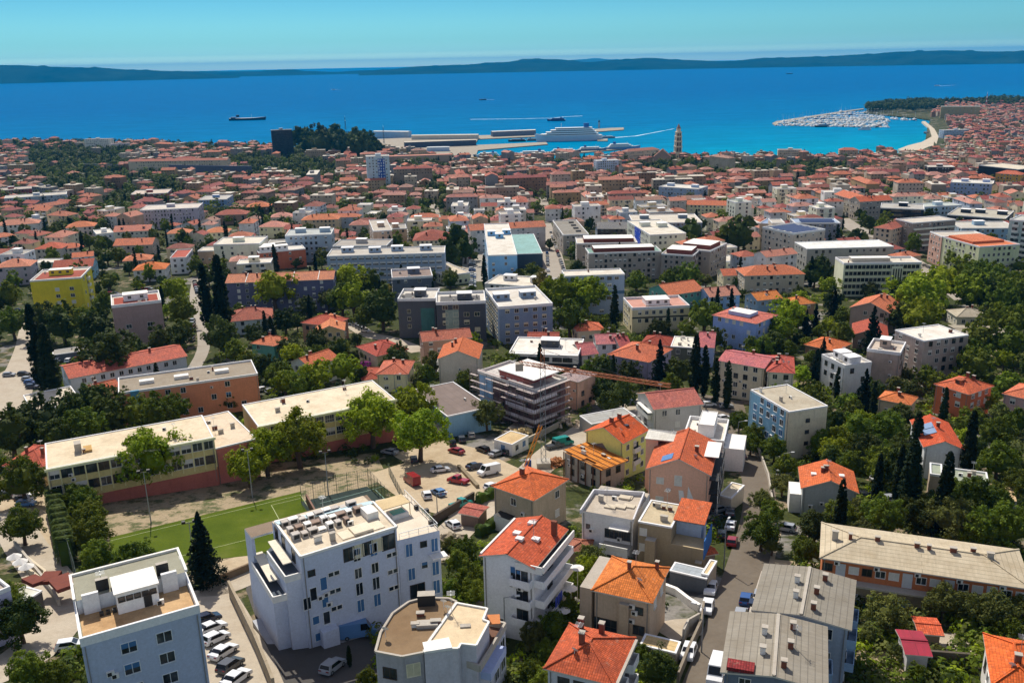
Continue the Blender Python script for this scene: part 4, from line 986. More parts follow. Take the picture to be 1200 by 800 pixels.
# right
bld('cream four-storey office with long window bands and central bay', (989, 310), (1080, 309), (1070, 302), 15, 'F', 'd6cca6', 'd5cfc0', 5, 'office_building', short='cream office', nowin=True, box=0, par=.8, extra=lambda b: (strips(b, 18, 5, 'd'), boxpart(b, 'entrance_bay', b.w * .12, b.w * .26, -b.d / 2 - .9, -b.d / 2 - .01, 0, b.H - 1, wall_mat('d3c9a8', .2)), [boxpart(b, 'bay_window', b.w * (.135 + .032 * k), b.w * (.15 + .032 * k), -b.d / 2 - .97, -b.d / 2 - .9, 2, b.H - 2, DRK) for k in range(4)], penthouse(b, -b.w * .1, 1, b.w * .5, 4, 1.6, CONC, WHT, False)))
bld('long grey office wing with bright white sheet roof', (946, 292), (1047.5, 289), (1033, 281), 14, 'F', '8b8982', 'e3e6e2', 4, 'office_building', short='white roofed wing', win=('w', 'd'), colw=4, box=0, par=.25)
bld('office block with blue solar panels on its flat roof', (930, 275), (967, 270), (958, 259), 16, 'F', 'b0a496', 'cfd0cc', 5, 'office_building', short='solar roofed office', box=0, par=.9, extra=lambda b: solar(b, -b.w * .4, b.w * .4, -b.d * .4, b.d * .4, 4))
bld('rear office wing with blue solar strip behind the solar roofed office', (932, 262), (985, 262), (975, 256.5), 13, 'F', '6e7480', '9fb0c6', 4, 'office_building', box=0, extra=lambda b: solar(b, -b.w * .35, b.w * .4, -b.d * .3, b.d * .2, 2))
bld('blank beige stair tower beside the solar roofed office', (905, 262), (920, 262), (926, 257), 17, 'F', 'a89c8c', 'c0bab0', 5, 'office_tower', keep=.1, box=0)
bld('stone tower with small blue panel roof left of the stair tower', (890, 262), (905, 263), (903, 257), 15, 'F', '9f927e', '90a4c4', 5, AB, box=0)
bld('grey brown block with long continuous balconies on the boulevard', (1070, 262), (1120, 258), (1118, 252), 17, 'F', '7d7168', 'cdc6ba', 5, AB, short='boulevard balcony block', box=0, extra=lambda b: [balcony(b, 'f', 0, 3.3 * k, b.w * .95, 1.3, wall_mat('c9c0b4')) for k in range(1, 5)] and None, keep=.5)
bld('corner house with rust roof at the end of the balcony block', (1045, 269), (1069, 262), (1062, 256), 14, 'H', 'b5a18c', 'b4614a', 5, AB)
bld('brick patterned block between balcony block and orange roofed corner', (1090, 272), (1104, 278), (1128, 266), 16, 'F', 'a08072', 'cac4b8', 5, AB, box=0)
bld('pale green corner block with orange attic roof by the boulevard trees', (1105, 278), (1148, 290), (1176, 282), 15, 'F', 'b5b893', 'd27c55', 5, AB, short='pale green corner block', box=0, extra=lambda b: [boxpart(b, 'attic_roof', -b.w * .45, b.w * .2, -b.d * .4, b.d * .4, b.H, b.H + 1.2, tile_mat('d8764a'))] and None)
bld('long blue grey school with flat roofs behind the corner block', (1127, 268), (1195, 268), (1190, 260), 12, 'F', '7b93a6', 'c3c0b6', 4, 'school_building')
bld('grey green high-rise with many balconies at the right edge', (1183, 258), (1225, 262), (1235, 256), 24, 'F', '99a7a3', 'bfc0ba', 8, 'tower_block', short='right edge high-rise', win=('d', 'w'), colw=2.6, extra=lambda b: balc_cols(b, 'f', [-b.w * .3, 0, b.w * .3]))
bld('dark navy glass office with rounded flat roof', (1032, 244), (1083, 246), (None, 24), 13, 'F', '1b2431', 'b5b3ac', 4, 'office_building', short='navy glass office', win=('d',), colw=2, wa=(1.7, 1.8))
bld('pale long gallery beside the navy glass office', (1084, 243), (1127, 241), (None, 16), 10, 'F', '9eb0bb', 'b9c2bc', 3, 'office_building')
bld('low curved exhibition hall with grey roof and dark glazing', (1110, 252), (1178, 257), (1175, 247), 9, 'F', '2b3138', 'b7b3a4', 2, 'exhibition_hall', box=3)
bld('weathered tenement with long orange roof facing the square', (978, 227.5), (1008, 236.5), (None, 15), 14, 'G', 'a49d8e', 'd2704a', 4, AB, win=('w', 'wc', 'd'), short='square tenement', ch=4)
bld('second wing of the orange roofed tenement with regular shutters', (1008, 236.5), (1046, 234.5), (None, 14), 14, 'G', '9a9184', 'c9623f', 4, AB, ch=4)
bld('taupe gabled house with orange roof and roof terrace cut-out', (997, 360), (1042, 366.5), (1054, 348), 9.5, 'g', '85776e', 'd5744b', 3, keep=.4, short='taupe gabled house')
bld('low rust roofed house below the taupe gabled house', (1000, 392), (1040, 395), (1054, 383), 5, 'g', '8c7768', 'b25038', 1)
bld('brown house with bright orange hip roof near the white cube villa', (944, 403.5), (978, 411), (995, 402), 4.5, 'H', '6e5c4c', 'd9703c', 1)
bld('grey hip roofed pavilion with blue glass screens', (1122, 371), (1158, 371), (1150, 361), 4, 'H', 'bab3a3', 'b9ae98', 1, 'pavilion', rmat=rib_mat('b9ae98'))
bld('long low building with plain grey slab roof below the pavilion', (1127, 393), (1181, 394), (1178, 379), 4, 'G', '9a9486', 'aaa08c', 1, 'pavilion', pitch=6, rmat=rib_mat('aaa18e'), ch=1)
bld('weathered grey beige block with planted roof terraces', (1016, 411), (1055, 416), (1075, 405), 12, 'F', '9b8b80', 'c3b7a9', 4, AB, short='planted terrace block', dirty=.8, par=.8, keep=.7)
bld('tall weathered block with bright white flat roof', (1083, 400), (1135, 393), (1073, 384), 14, 'F', '9c8e86', 'e6e1d6', 5, AB, short='white roofed weathered block', dirty=.7, box=0, par=.25)
bld('white cubic villa with staggered roof terraces', (963, 418), (990, 431), (1015, 424), 9, 'F', 'd8d5cd', 'e3dfd6', 3, 'villa', short='white cubic villa', box=2, keep=.6, par=.9, win=('d',))
bld('orange hip roofed cottage sunk in the trees', (1030, 467), (1066, 474), (1083, 467), 5, 'H', 'b7a58c', 'de7840', 1)
bld('square terracotta walled house with orange hip roof and dormers', (1097, 450), (1135, 461.5), (1169, 454), 8, 'H', 'b0603f', 'd6673f', 3, short='terracotta square house', win=('wc', 'w', 'wh'), extra=lambda b: dormer(b, 0))
bld('pink walled house with orange roof cut by the right edge', (1177, 461), (1215, 470), (1232, 458), 7, 'H', 'a98a86', 'd9734c', 2)
bld('cream house with pinkish roof and white gable dormer', (843, 422), (895, 431), (901, 417), 11, 'G', 'bfb39c', 'd0716a', 4, AB, pitch=14, short='pink roofed cream house', win=('d', 'w'))
bld('apartment house with red hip roof, dishes and a dark upper storey', (900, 435), (930, 437), (951, 420), 10, 'H', 'b9b2a5', 'c95a45', 3, AB, ch=3, extra=lambda b: [dish(b, b.w * q, -b.d * .2, b.H + b.rh * .6) for q in (-.3, .1, .3)][0])
bld('blue grey apartment block with weathered blank end wall', (880, 457), (925, 483), (972, 477), 13, 'F', 'c4b6a0', 'b9b09c', 5, AB, short='blue fronted block', dirty=.7, nowin=True, box=0, par=.2, seed=3,
    extra=lambda b: (boxpart(b, 'blue_facade', -b.w / 2 - .12, b.w / 2 - 1.2, -b.d / 2 - .12, -b.d / 2 - .005, 0, b.H - .3, wall_mat('6f95aa', .3)), win_grid_off(b, 'f', 5, 5), [put_win(b, 'r', 0, 4 + 2.9 * k, 1.0, .8, 'd') for k in range(3)]))
# ------------------------------------------------------------------ near buildings
def loc(b, px, py, h):
    p = atz(px, py, b.z + h); dx, dy = p.x - b.x, p.y - b.y; c, s = math.cos(b.rz), math.sin(b.rz)
    return (dx * c + dy * s, -dx * s + dy * c)
def polypart(b, name, pts, h0, h1, mat, top=None, parent=None):
    mb = MB(); mb.prism([loc(b, x, y, h1) for x, y in pts], h0, h1, 0, 0 if top is None else 1)
    return part(b, name, mb, [mat] + ([top] if top else []), parent)
def edge_wall(b, name, pts, h0, h1, t, mat, closed=True):
    """upstand along photo points given at height h1"""
    P = [loc(b, x, y, h1) for x, y in pts]; mb = MB(); n = len(P)
    for i in range(n if closed else n - 1):
        a, q = P[i], P[(i + 1) % n]; mb.bar((a[0], a[1], (h0 + h1) / 2), (q[0], q[1], (h0 + h1) / 2), t, h1 - h0 + 0.003 * i)
    return part(b, name, mb, [mat])
WW = wall_mat('d6d8dc', .25); PW = plain('efece5', .7, name='white_paint')
# 1 white block bottom left
def x1(b):
    w_, d = b.w / 2, b.d / 2
    boxpart(b, 'rear_roof', -w_ + .3, w_ - .3, .2, d - .3, b.H, b.H + 1.9, wall_mat('cbc3c4'), deck_mat('9d9c8a', .4))
    mb = MB(); x, y0, y1, z = w_, .2 - .02, d + .05, b.H + 1.9
    mb.box(-x - .05, x + .05, y1 - .3, y1, z, z + .3); mb.box(-x - .05, -x + .25, y0, y1 - .3, z, z + .3); mb.box(x - .25, x + .05, y0, y1 - .3, z, z + .3)
    part(b, 'roof_rim', mb, [PW])
    boxpart(b, 'terrace_floor', -w_ + .35, w_ - .35, -d + .35, .19, b.H + .004, b.H + .06, deck_mat('c9a77c', .8))
    o = penthouse(b, .3, -.3, b.w * .36, d * .62, 2.7, wall_mat('d8cdd0', .2), PW, False)
    for k in range(5): link('window', win_mesh(.6, .5, 'd')[2], o, (.3 + b.w * .34 * (k - 2) / 5, -.3 - d * .31, b.H + 1.7))
    boxpart(b, 'door', .9, 1.8, -.3 - d * .31 - .05, -.3 - d * .31 - .005, b.H + .1, b.H + 2.1, DRK)
    for sx in (-1, 1): boxpart(b, 'vent_stack', .3 + sx * 3.4 - .7, .3 + sx * 3.4 + .7, .9, 1.5, b.H + 1.9, b.H + 3.4, DRK, CONC)
    for sx in (-.72, .66): boxpart(b, 'side_wall', w_ * sx - .9, w_ * sx + .9, -.3, .15, b.H, b.H + 2.6, wall_mat('cfc3cc', .2))
    for k in range(5):
        for s in (-b.w * .13, b.w * .17): put_win(b, 'f', s, 1.2 + 2.8 * k, 1.6, 1.3, b.r.choice(('b', 'bh', 'w')))
    chairs = MB()
    for k in range(4): chairs.box(-w_ * .62 + k * .7, -w_ * .62 + k * .7 + .45, -1.6, -1.15, b.H + .06, b.H + .5)
    part(b, 'terrace_bench', chairs, [DRK])
bld('white tower block with tan roof terrace at the bottom left corner', (95, 756), (234, 716), (209, 659), 15, 'F', '929bad', '9d9c8a', 5, AB, short='bottom left white block', nowin=True, box=0, par=.9, extra=x1, dirty=.25)
# 2 large white terraced block
def x2(b):
    w_, d = b.w / 2, b.d / 2; navy = plain('2c3560', .6, name='navy_trim'); H = b.H
    RW = [(466, 633), (515, 621), (476, 579), (440, 586), (440, 600)]
    polypart(b, 'right_wing', RW, -3, 12.6, b.wm, deck_mat('e2d6c2', .35)); 
    L1 = [(334.5, 676), (313, 645), (322, 636), (362, 660), (360, 672)]; polypart(b, 'upper_terrace', L1, -3, 12.3, b.wm, deck_mat('5d6672', .3))
    L2 = [(320, 700), (295, 658), (310, 648), (350, 680), (348, 692)]; polypart(b, 'lower_terrace', L2, -3, 9.2, b.wm, deck_mat('565f6a', .3))
    edge_wall(b, 'terrace_rail', [(313, 645), (334.5, 675), (352, 670)], 12.3, 13.3, .18, PW, False)
    edge_wall(b, 'terrace_rail', [(295, 658), (320, 699), (336, 695)], 9.2, 10.2, .18, PW, False)
    for L, h in (((320, 641, 338, 668), 12.3), ((303, 655, 322, 688), 9.2)):
        p, q = loc(b, L[0], L[1], h), loc(b, L[2], L[3], h); mb = MB(); mb.bar((p[0], p[1], h + 1.1), (q[0], q[1], h + 1.1), 1.3, .14); part(b, 'balcony_roof', mb, [deck_mat('e8dfcb', .3)])
    S = [(286.5, 619), (294.5, 629.5), (330, 619), (437, 588), (430, 579.5)]; polypart(b, 'rear_roof_strip', S, 13.4, 13.7, PW, deck_mat('8b7a68', .5))
    S = [(286.5, 620), (294.5, 630), (298, 629), (290, 619)]; polypart(b, 'end_wall', S, -3, 13.38, b.wm)
    S = [(352, 651), (464.5, 616), (437, 587), (322, 610)]; edge_wall(b, 'roof_rim', S, H + .0, H + .35, .3, PW); edge_wall(b, 'trim', S, H - .35, H - .02, .38, navy)
    polypart(b, 'blue_gutter', [(326, 614), (437, 589.5), (434, 586.5), (322, 611)], H + .35, H + .45, plain('a9c6cf', .5, name='sheet_blue'))
    for r in range(3):
        n = 9
        for k in range(n):
            x = -w_ * .84 + w_ * 1.6 * k / n; y = d * .62 - r * d * .38 + b.r.uniform(-.2, .2)
            if r == 2 and k > 6: continue
            hh = b.r.uniform(.4, 1.0); sx = b.r.uniform(.35, .75)
            mb = MB(); mb.box(x - sx, x + sx, y - .5, y + .5, H, H + hh, 0); mb.box(x - sx * .7, x + sx * .7, y - .52, y - .501, H + .15, H + hh - .15, 1)
            part(b, 'roof_unit' if r else 'solar_collector', mb, [(PW, deck_mat('c9c3bc', .5), deck_mat('a08c80', .5))[b.r.randrange(3)], DRK])
    for k in range(3):
        x = w_ * (.1 + .25 * k); boxpart(b, 'roof_slab', x - 1.5, x + 1.4, -d * .9, -d * .5, H + .004, H + .12 + .3 * (k == 1), deck_mat('e9dcc4', .3))
    boxpart(b, 'lift_housing', w_ * .62, w_ * .86, -d * .35, d * .1, H, H + 1.1, PW)
    p = loc(b, 466, 604, 12.6); o = boxpart(b, 'whirlpool', p[0] - 1.4, p[0] + 1.4, p[1] - 1.1, p[1] + 1.1, 12.6, 13.3, PW); 
    boxpart(b, 'pool_water', p[0] - 1.1, p[0] + 1.1, p[1] - .8, p[1] + .8, 13.301, 13.32, plain('4fb5b8', .1, name='pool_water'))
    p = loc(b, 459, 588, 14.6); mb = MB(); mb.box(p[0] - 2.4, p[0] + 2.4, p[1] - 1.6, p[1] + 1.6, 14.5, 14.62)
    for sx in (-2.3, 2.3):
        for sy in (-1.5, 1.5): mb.bar((p[0] + sx, p[1] + sy, 12.6), (p[0] + sx, p[1] + sy, 14.5), .1)
    part(b, 'sun_awning', mb, [deck_mat('d3bd93', .3)])
    R = [loc(b, *q, 12.6) for q in ((474, 580), (513, 620), (468, 632))]; railing(b, R, 12.6, 1.0)
    for q in ((488, 596), (505, 614), (500, 600)):
        p = loc(b, *q, 12.6); mb = MB(); mb.box(p[0] - .3, p[0] + .3, p[1] - .3, p[1] + .3, 12.6, 13.2); part(b, 'planter', mb, [DRK])
    # facade windows: fraction of width, storey, kind
    fh = 2.75
    for s, k, a, h, st in ((-.41, 4, .9, .8, 'd'), (-.30, 3, .9, 1.9, 'bc'), (-.22, 3.6, .7, .6, 'w'), (-.16, 3.6, .7, .6, 'w'), (.06, 4, 1.0, 1.9, 'bh'), (.24, 4, 1.0, 1.9, 'bc'),
                           (-.41, 2.6, .9, 1.9, 'b'), (-.30, 2, .9, 1.9, 'bc'), (-.22, 2.6, .7, .6, 'w'), (-.16, 2.6, .7, .6, 'w'), (.06, 3, 1.0, 1.5, 'w'), (.24, 3, 1.0, 1.5, 'w'), (.40, 3.6, .7, .6, 'w'), (.46, 3.6, .7, .6, 'w'),
                           (-.48, 2.2, 1.0, 1.8, 'b'), (-.41, 1.2, .9, 1.2, 'bc'), (-.30, 1, .9, 1.9, 'b'), (-.22, 1.6, .7, .6, 'w'), (-.16, 1.6, .7, .6, 'w'), (.06, 2, 1.0, 1.9, 'b'), (.24, 2, 1.0, 1.9, 'b'), (.40, 2.6, .7, .6, 'w'), (.46, 2.6, .7, .6, 'w'),
                           (.06, 1, 1.0, 1.9, 'bc'), (.24, 1, 1.0, 1.9, 'bc'), (.40, 1.6, .7, .6, 'w'), (.46, 1.6, .7, .6, 'w'), (-.30, 0, 1, 1.9, 'b'), (-.4, 0.2, .9, 1.2, 'bc')):
        put_win(b, 'f', s * b.w, k * fh + .9, a, h, st)
    for k in range(4): put_win(b, 'f', b.w * (-.02 + .1 * k), 12.4, 1.5, 1.9, 'yc' if k % 2 else 'd')
    put_win(b, 'f', b.w * .40, 12.2, 1.9, 2.2, 'd')
    # right wing windows on its front face
    p, q = loc(b, 466, 633, 12.6), loc(b, 515, 621, 12.6); an = math.atan2(q[1] - p[1], q[0] - p[0])
    for t, z, a, h, st in ((.25, 9.6, 1, 2, 'bc'), (.6, 10.6, .9, .8, 'd'), (.86, 9.4, 1, 2.1, 'bc'), (.28, 5.6, 1, 1.9, 'bc'), (.6, 7, .9, 1, 'bh'), (.86, 5.4, 1, 2.2, 'bc'), (.86, 2.2, 1, 2.2, 'bc'), (.4, 2.2, 2.2, 2.4, 'd')):
        link('window', win_mesh(a, h, st)[2], b.o, (p[0] + (q[0] - p[0]) * t + .02 * math.sin(an), p[1] + (q[1] - p[1]) * t - .02, z), an)
    mb = MB(); mb.bar((p[0] * .3 + q[0] * .7, p[1] * .3 + q[1] * .7 - .8, 8.9), (q[0] + .5, q[1] - .8, 8.9), 1.6, .16); part(b, 'balcony', mb, [PW])
    # left facade windows
    for k in range(3):
        for s in (-.25, .1, .35): put_win(b, 'l', s * b.d, 13.2 if k == 2 else 6.2 + 3.1 * k, 1.2, 1.9, 'd')
    boxpart(b, 'porch', -b.w * .30 - 1.2, -b.w * .30 + 1.2, -d - 1.3, -d - .01, -2, 3.2, b.wm)
    boxpart(b, 'plinth', -w_ - 4.5, w_ * .9, -d - 1.0, d, -5, .4, deck_mat('b9bcc2', .3))
BW = bld('large white apartment block with terraces, rooftop units and sun awning', (352, 651), (464.5, 616), (322, 610), 15.4, 'F', 'a2a9b8', 'd8cbb4', 5, AB, short='large white block', nowin=True, box=0, par=0, extra=x2, dirty=.25)
# 3 brown and cream roofed block, bottom centre
def x3(b):
    H = b.H + .15
    L = [(440, 762), (471, 768), (496, 763), (503, 749), (535, 704), (526, 700), (497, 699.5), (479, 704), (460, 717.5), (446, 740)]
    polypart(b, 'left_volume', L, -6, H, b.wm, deck_mat('8a7357', .5)); edge_wall(b, 'roof_rim', L, H, H + .25, .3, CONC)
    Rr = [(497, 763), (530.5, 758.5), (537, 758.5), (540, 753), (558, 755), (573, 727.5), (566, 725), (571, 712), (535, 705.5), (503, 750)]
    polypart(b, 'right_volume', Rr, -6, H + .3, wall_mat('a8a5aa', .6), deck_mat('dcc7a4', .45)); edge_wall(b, 'roof_rim', Rr, H + .3, H + .5, .25, PW)
    polypart(b, 'white_roof_patch', [(495, 752), (498, 763), (530, 758), (526, 746)], H + .31, H + .6, PW)
    T = [(540, 772), (562, 779), (592, 728), (573, 725), (558, 755), (541, 753)]; polypart(b, 'terrace', T, -6, H - 3, wall_mat('9fa2ac', .4), deck_mat('77594a', .5))
    edge_wall(b, 'terrace_wall', [(539, 770), (562, 779), (592, 729), (573, 725)], H - 3, H - 2.1, .3, CONC, False)
    for q, nm, s, h in (((500, 707), 'vent_stack', 1.1, 1.5), ((501, 733), 'skylight_box', 1.3, .5)):
        p = loc(b, *q, H); boxpart(b, nm, p[0] - s, p[0] + s, p[1] - .6, p[1] + .6, H, H + h, DRK if nm == 'vent_stack' else MET, CONC)
    p = loc(b, 578, 742, H - 3); boxpart(b, 'awning', p[0] - .9, p[0] + .9, p[1] - 1, p[1] + 1, H - 1, H - .9, deck_mat('cc8452', .2))
    for q in ((452, 748), (525, 722), (520, 715)):
        p = loc(b, *q, H); dish(b, p[0], p[1], H + .5)
    a_, c_ = loc(b, 471, 768, H), loc(b, 496, 763, H); an = math.atan2(c_[1] - a_[1], c_[0] - a_[0])
    for z in (8.2, 5.2, 2.2): link('window', win_mesh(1.5, 1.6, 'yc' if z > 8 else 'd')[2], b.o, (a_[0] * .5 + c_[0] * .5, a_[1] * .5 + c_[1] * .5 - .03, z), an)
    a_, c_ = loc(b, 440, 762, H), loc(b, 471, 768, H); an = math.atan2(c_[1] - a_[1], c_[0] - a_[0])
    for z in (7.8, 4.8, 1.8): link('window', win_mesh(1.6, 1.3, 'd')[2], b.o, (a_[0] * .5 + c_[0] * .5, a_[1] * .5 + c_[1] * .5 - .03, z), an)
    a_, c_ = loc(b, 562, 779, H - 3), loc(b, 592, 728, H - 3); an = math.atan2(c_[1] - a_[1], c_[0] - a_[0])
    for t in (.3, .6, .85):
        for z in (5, 2): link('window', win_mesh(1.4, 1.5, 'b')[2], b.o, (a_[0] + (c_[0] - a_[0]) * t + .04, a_[1] + (c_[1] - a_[1]) * t - .02, z), an)
    mb = MB(); mb.bar((a_[0] + .7, a_[1], H - 4.6), (a_[0] * .4 + c_[0] * .6 + .7, a_[1] * .4 + c_[1] * .6, H - 4.6), 1.3, 1.0); part(b, 'balcony', mb, [wall_mat('8e99b5', .2)])
bld('angular block, brown gravel roof joined to a cream roof, bottom centre', (470, 750), (560, 745), (545, 715), 11, 'F', '8f8d90', 'dcc7a4', 3, AB, short='brown and cream roofed block', nowin=True, box=0, par=0, extra=x3, dirty=.7)
# 4 white house with clay roof and long right balconies
def x4(b):
    w_, d = b.w / 2, b.d / 2; H = b.H
    for k in range(1, 4): balcony(b, 'r', 0, k * 3.1, b.d * .96, 1.5, wall_mat('c9c6cc', .3))
    for k in range(0, 4): balcony(b, 'f', w_ * .55, k * 3.1 + .1, w_ * .8, .9, wall_mat('c3bfc4', .3)) if k else None
    edge_wall_l = MB(); edge_wall_l.box(w_, w_ + 1.5, -d - .01, d, H - .9, H - .75); part(b, 'terrace_floor', edge_wall_l, [deck_mat('3a3f4a', .3)])
    mb = MB(); mb.box(w_ + 1.35, w_ + 1.55, -d, d, H - .75, H + .3); mb.box(w_ * .3, w_ + 1.35, -d - .2, -d - .02, H - .9, H + .25); part(b, 'terrace_wall', mb, [PW])
    mb = MB(); mb.box(-w_ - .5, -w_ - .2, -d, d, H - .2, H + .25); part(b, 'gutter_wall', mb, [PW])
    for x, y in ((-w_ * .35, .3), (w_ * .45, 0), (w_ * .0, -d * .3), (-w_ * .1, d * .6)):
        z = H + hroof(b, x, y, b.rh); boxpart(b, 'skylight', x - .55, x + .55, y - .45, y + .45, z - .1, z + .3, WHT)
    boxpart(b, 'chimney', w_ * .75, w_ * .95, d * .5, d * .6, H, H + 2.6, BRK)
    put_win(b, 'f', w_ * .3, H - 2.6, 1.5, 1.9, 'bh'); put_win(b, 'f', -w_ * .35, 2, .9, .9, 'w')
    mb = MB()
    for k in range(3): mb.box(w_ + 1.56, w_ + 1.6, -d * .3 + k * .9, -d * .3 + k * .9 + .7, 4.0, 5.6)
    part(b, 'hanging_laundry', mb, [plain('4458c8', .9, name='cloth')])
    for k, y in enumerate((-d * .1, d * .4, d * .85)):
        p = w_ + 2.4; mb = MB(); mb.tube([(p, y, 3.2 + 2 * k), (p, y, 3.5 + 2 * k)], [1.0, .1], 8); mb.bar((p, y, 0), (p, y, 3.3 + 2 * k), .06); part(b, 'parasol', mb, [PW])
bld('white four-storey house with clay red roof and long side balconies', (566, 650), (625, 664), (654, 619), 12.5, 'g', 'd4d2d6', 'cc5a36', 4, 'house', short='white balcony house', nowin=True, pitch=17, ch=0, extra=x4, dirty=.3)
# 5, 6 hip roofed houses
def x5(b):
    w_, d = b.w / 2, b.d / 2
    boxpart(b, 'flat_roof_strip', -w_ - 2.2, -w_ - .46, -d, d, -1, b.H - .1, b.wm, CONC)
    boxpart(b, 'bay', -w_ * .05, w_ * .28, -d - .7, -d - .01, -1, b.H - 1.0, wall_mat('a08d78'), CONC)
    for x, y in ((-w_ * .05, -d * .1), (w_ * .75, d * .65)): chimney(b, x, y, b.H + hroof(b, x, y, b.rh), 1.2, .45, .45)
    put_win(b, 'f', w_ * .62, b.H - 2.4, 1.0, 1.0, 'd'); put_win(b, 'f', w_ * .62, b.H - 5.6, 1.5, 1.3, 'd'); put_win(b, 'f', -w_ * .6, b.H - 6.2, 3.2, 1.8, 'd')
    for k in range(2): put_win(b, 'r', (-.2 + .4 * k) * b.d, b.H - 2.6, 1.2, 1.3, 'wc')
    boxpart(b, 'flat_canopy', w_ * .2, w_ + 1, -d - 2, -d - .8, 1.6, 1.75, CONC)
bld('beige two-storey house with bright orange hip roof and central bay', (697, 690), (762, 704), (782, 666), 8, 'H', 'a5917c', 'df7a38', 2, 'house', short='beige bay house', nowin=True, ch=0, extra=x5, dirty=.6)
def x6(b):
    w_, d = b.w / 2, b.d / 2
    for x, y in ((-w_ * .25, -d * .1), (w_ * .1, d * .75), (-w_ * .6, d * .8)): chimney(b, x, y, b.H + hroof(b, x, y, b.rh), 1.5, .6, .6)
    for k in (1, 2):
        for s in (-.3, .25): balcony(b, 'r', s * b.d, k * 2.9, 2.6, 1.2, PW)
    boxpart(b, 'gutter_wall', w_ + .46, w_ + .8, -d, d, b.H - .3, b.H + .1, CONC)
    for k in range(3): put_win(b, 'f', (-.25 + .25 * k) * b.w, b.H - 2.2, 1.3, 1.2, 'd')
bld('house with large brick red hip roof and white side balconies, bottom edge', (642, 781), (717, 799), (744, 749), 8, 'H', 'b7b5b8', 'c85a34', 2, 'house', short='brick red hip roofed house', nowin=True, ch=0, extra=x6)
# 7, 8 flat roofed pair
def x7(b):
    w_, d = b.w / 2, b.d / 2; H = b.H
    edge_wall(b, 'parapet', [(680, 597), (696, 573), (755, 576), (742, 608)], H, H + .8, .25, wall_mat('b3b2b4', .4), False)
    for k in range(6):
        x, y = b.r.uniform(-.7, .6) * w_, b.r.uniform(-.5, .6) * d; boxpart(b, 'roof_slab', x - 1, x + 1, y - .6, y + .7, H + .004 + .004 * k, H + .2 + .03 * k, deck_mat('cfc3ad', .6))
    boxpart(b, 'lower_storey', -w_ * .1, w_ * .98, -d - 3.0, -d - .01, -3, 3.6, b.wm, deck_mat('a9a39a', .4))
    boxpart(b, 'balcony_rail', w_ * -.1, w_ * .98, -d - 3.0, -d - 2.8, 3.601, 4.5, PW)
    for q in (.1, .45, .75): put_win(b, 'f', w_ * q, 4.4, 1.6, 1.5, 'd')
    put_win(b, 'f', -w_ * .75, 5.2, .8, 1.0, 'w')
    fr = win_mesh(2.4, 1.9, 'd')[2]; link('window', fr, b.o, (w_ * .5, -d - 3.0, .8)); link('window', win_mesh(1.4, 2.1, 'd')[2], b.o, (w_ * .15, -d - 3.0, 0))
    boxpart(b, 'awning', w_ * .15, w_ * .9, -d - 1.4, -d - .01, 6.7, 6.85, PW)
bld('white flat roofed house with littered roof and lower porch storey', (682, 598), (742, 609), (755, 577), 8.5, 'F', 'cfcdd2', 'bdb2a2', 3, 'house', short='littered roof house', nowin=True, box=0, par=0, extra=x7)
def x8(b):
    w_, d = b.w / 2, b.d / 2; H = b.H
    boxpart(b, 'bay', -w_ * .45, w_ * .15, -d - 1.4, -d - .01, -3, H - 2.4, wall_mat('8d7d66', .4), CONC)
    for z in (H - 2.3, H - 5.2): put_win(b, 'f', -w_ * .68, z, 1.1, 1.2, 'wc')
    o = boxpart(b, 'stair_house', w_ + .01, w_ + 4.2, -d * .1, d * .95, -3, H + .3, wall_mat('93a3b8', .3))
    mb = MB(); x0, x1_, y0, y1_, z0, z1 = w_ - .3, w_ + 5.0, -d * .45, d, H + .3, H + 1.5
    mb.face([(x0, y0, z0), (x1_, y0, z0), (x1_, y1_, z1), (x0, y1_, z1)]); mb.face([(x0, y1_, z1 - .15), (x1_, y1_, z1 - .15), (x1_, y0, z0 - .15), (x0, y0, z0 - .15)], 1)
    part(b, 'stair_roof', mb, [tile_mat('d9683a'), CONC])
    boxpart(b, 'terrace', w_ + .01, w_ + 5.4, -d * 1.0, -d * .12, -3, H - 3, b.wm, deck_mat('c9b591', .4))
    mb = MB(); mb.box(w_ + 5.4, w_ + 5.55, -d, d * .5, H - 4.8, H - 1.4); part(b, 'blue_awning', mb, [plain('2f6fb8', .8, name='awning_cloth')])
    for k in range(3): boxpart(b, 'stair_flight', w_ + 4.2, w_ + 5.3, -d - .8, -d * 1.0 - .01, k * 1.6, k * 1.6 + .2, CONC)
bld('khaki flat roofed house with stair tower and blue awning', (748, 611), (787, 618), (794, 591), 8.5, 'F', '84765f', 'c4b596', 3, 'house', short='khaki blue-awning house', nowin=True, box=0, par=.12, extra=x8)
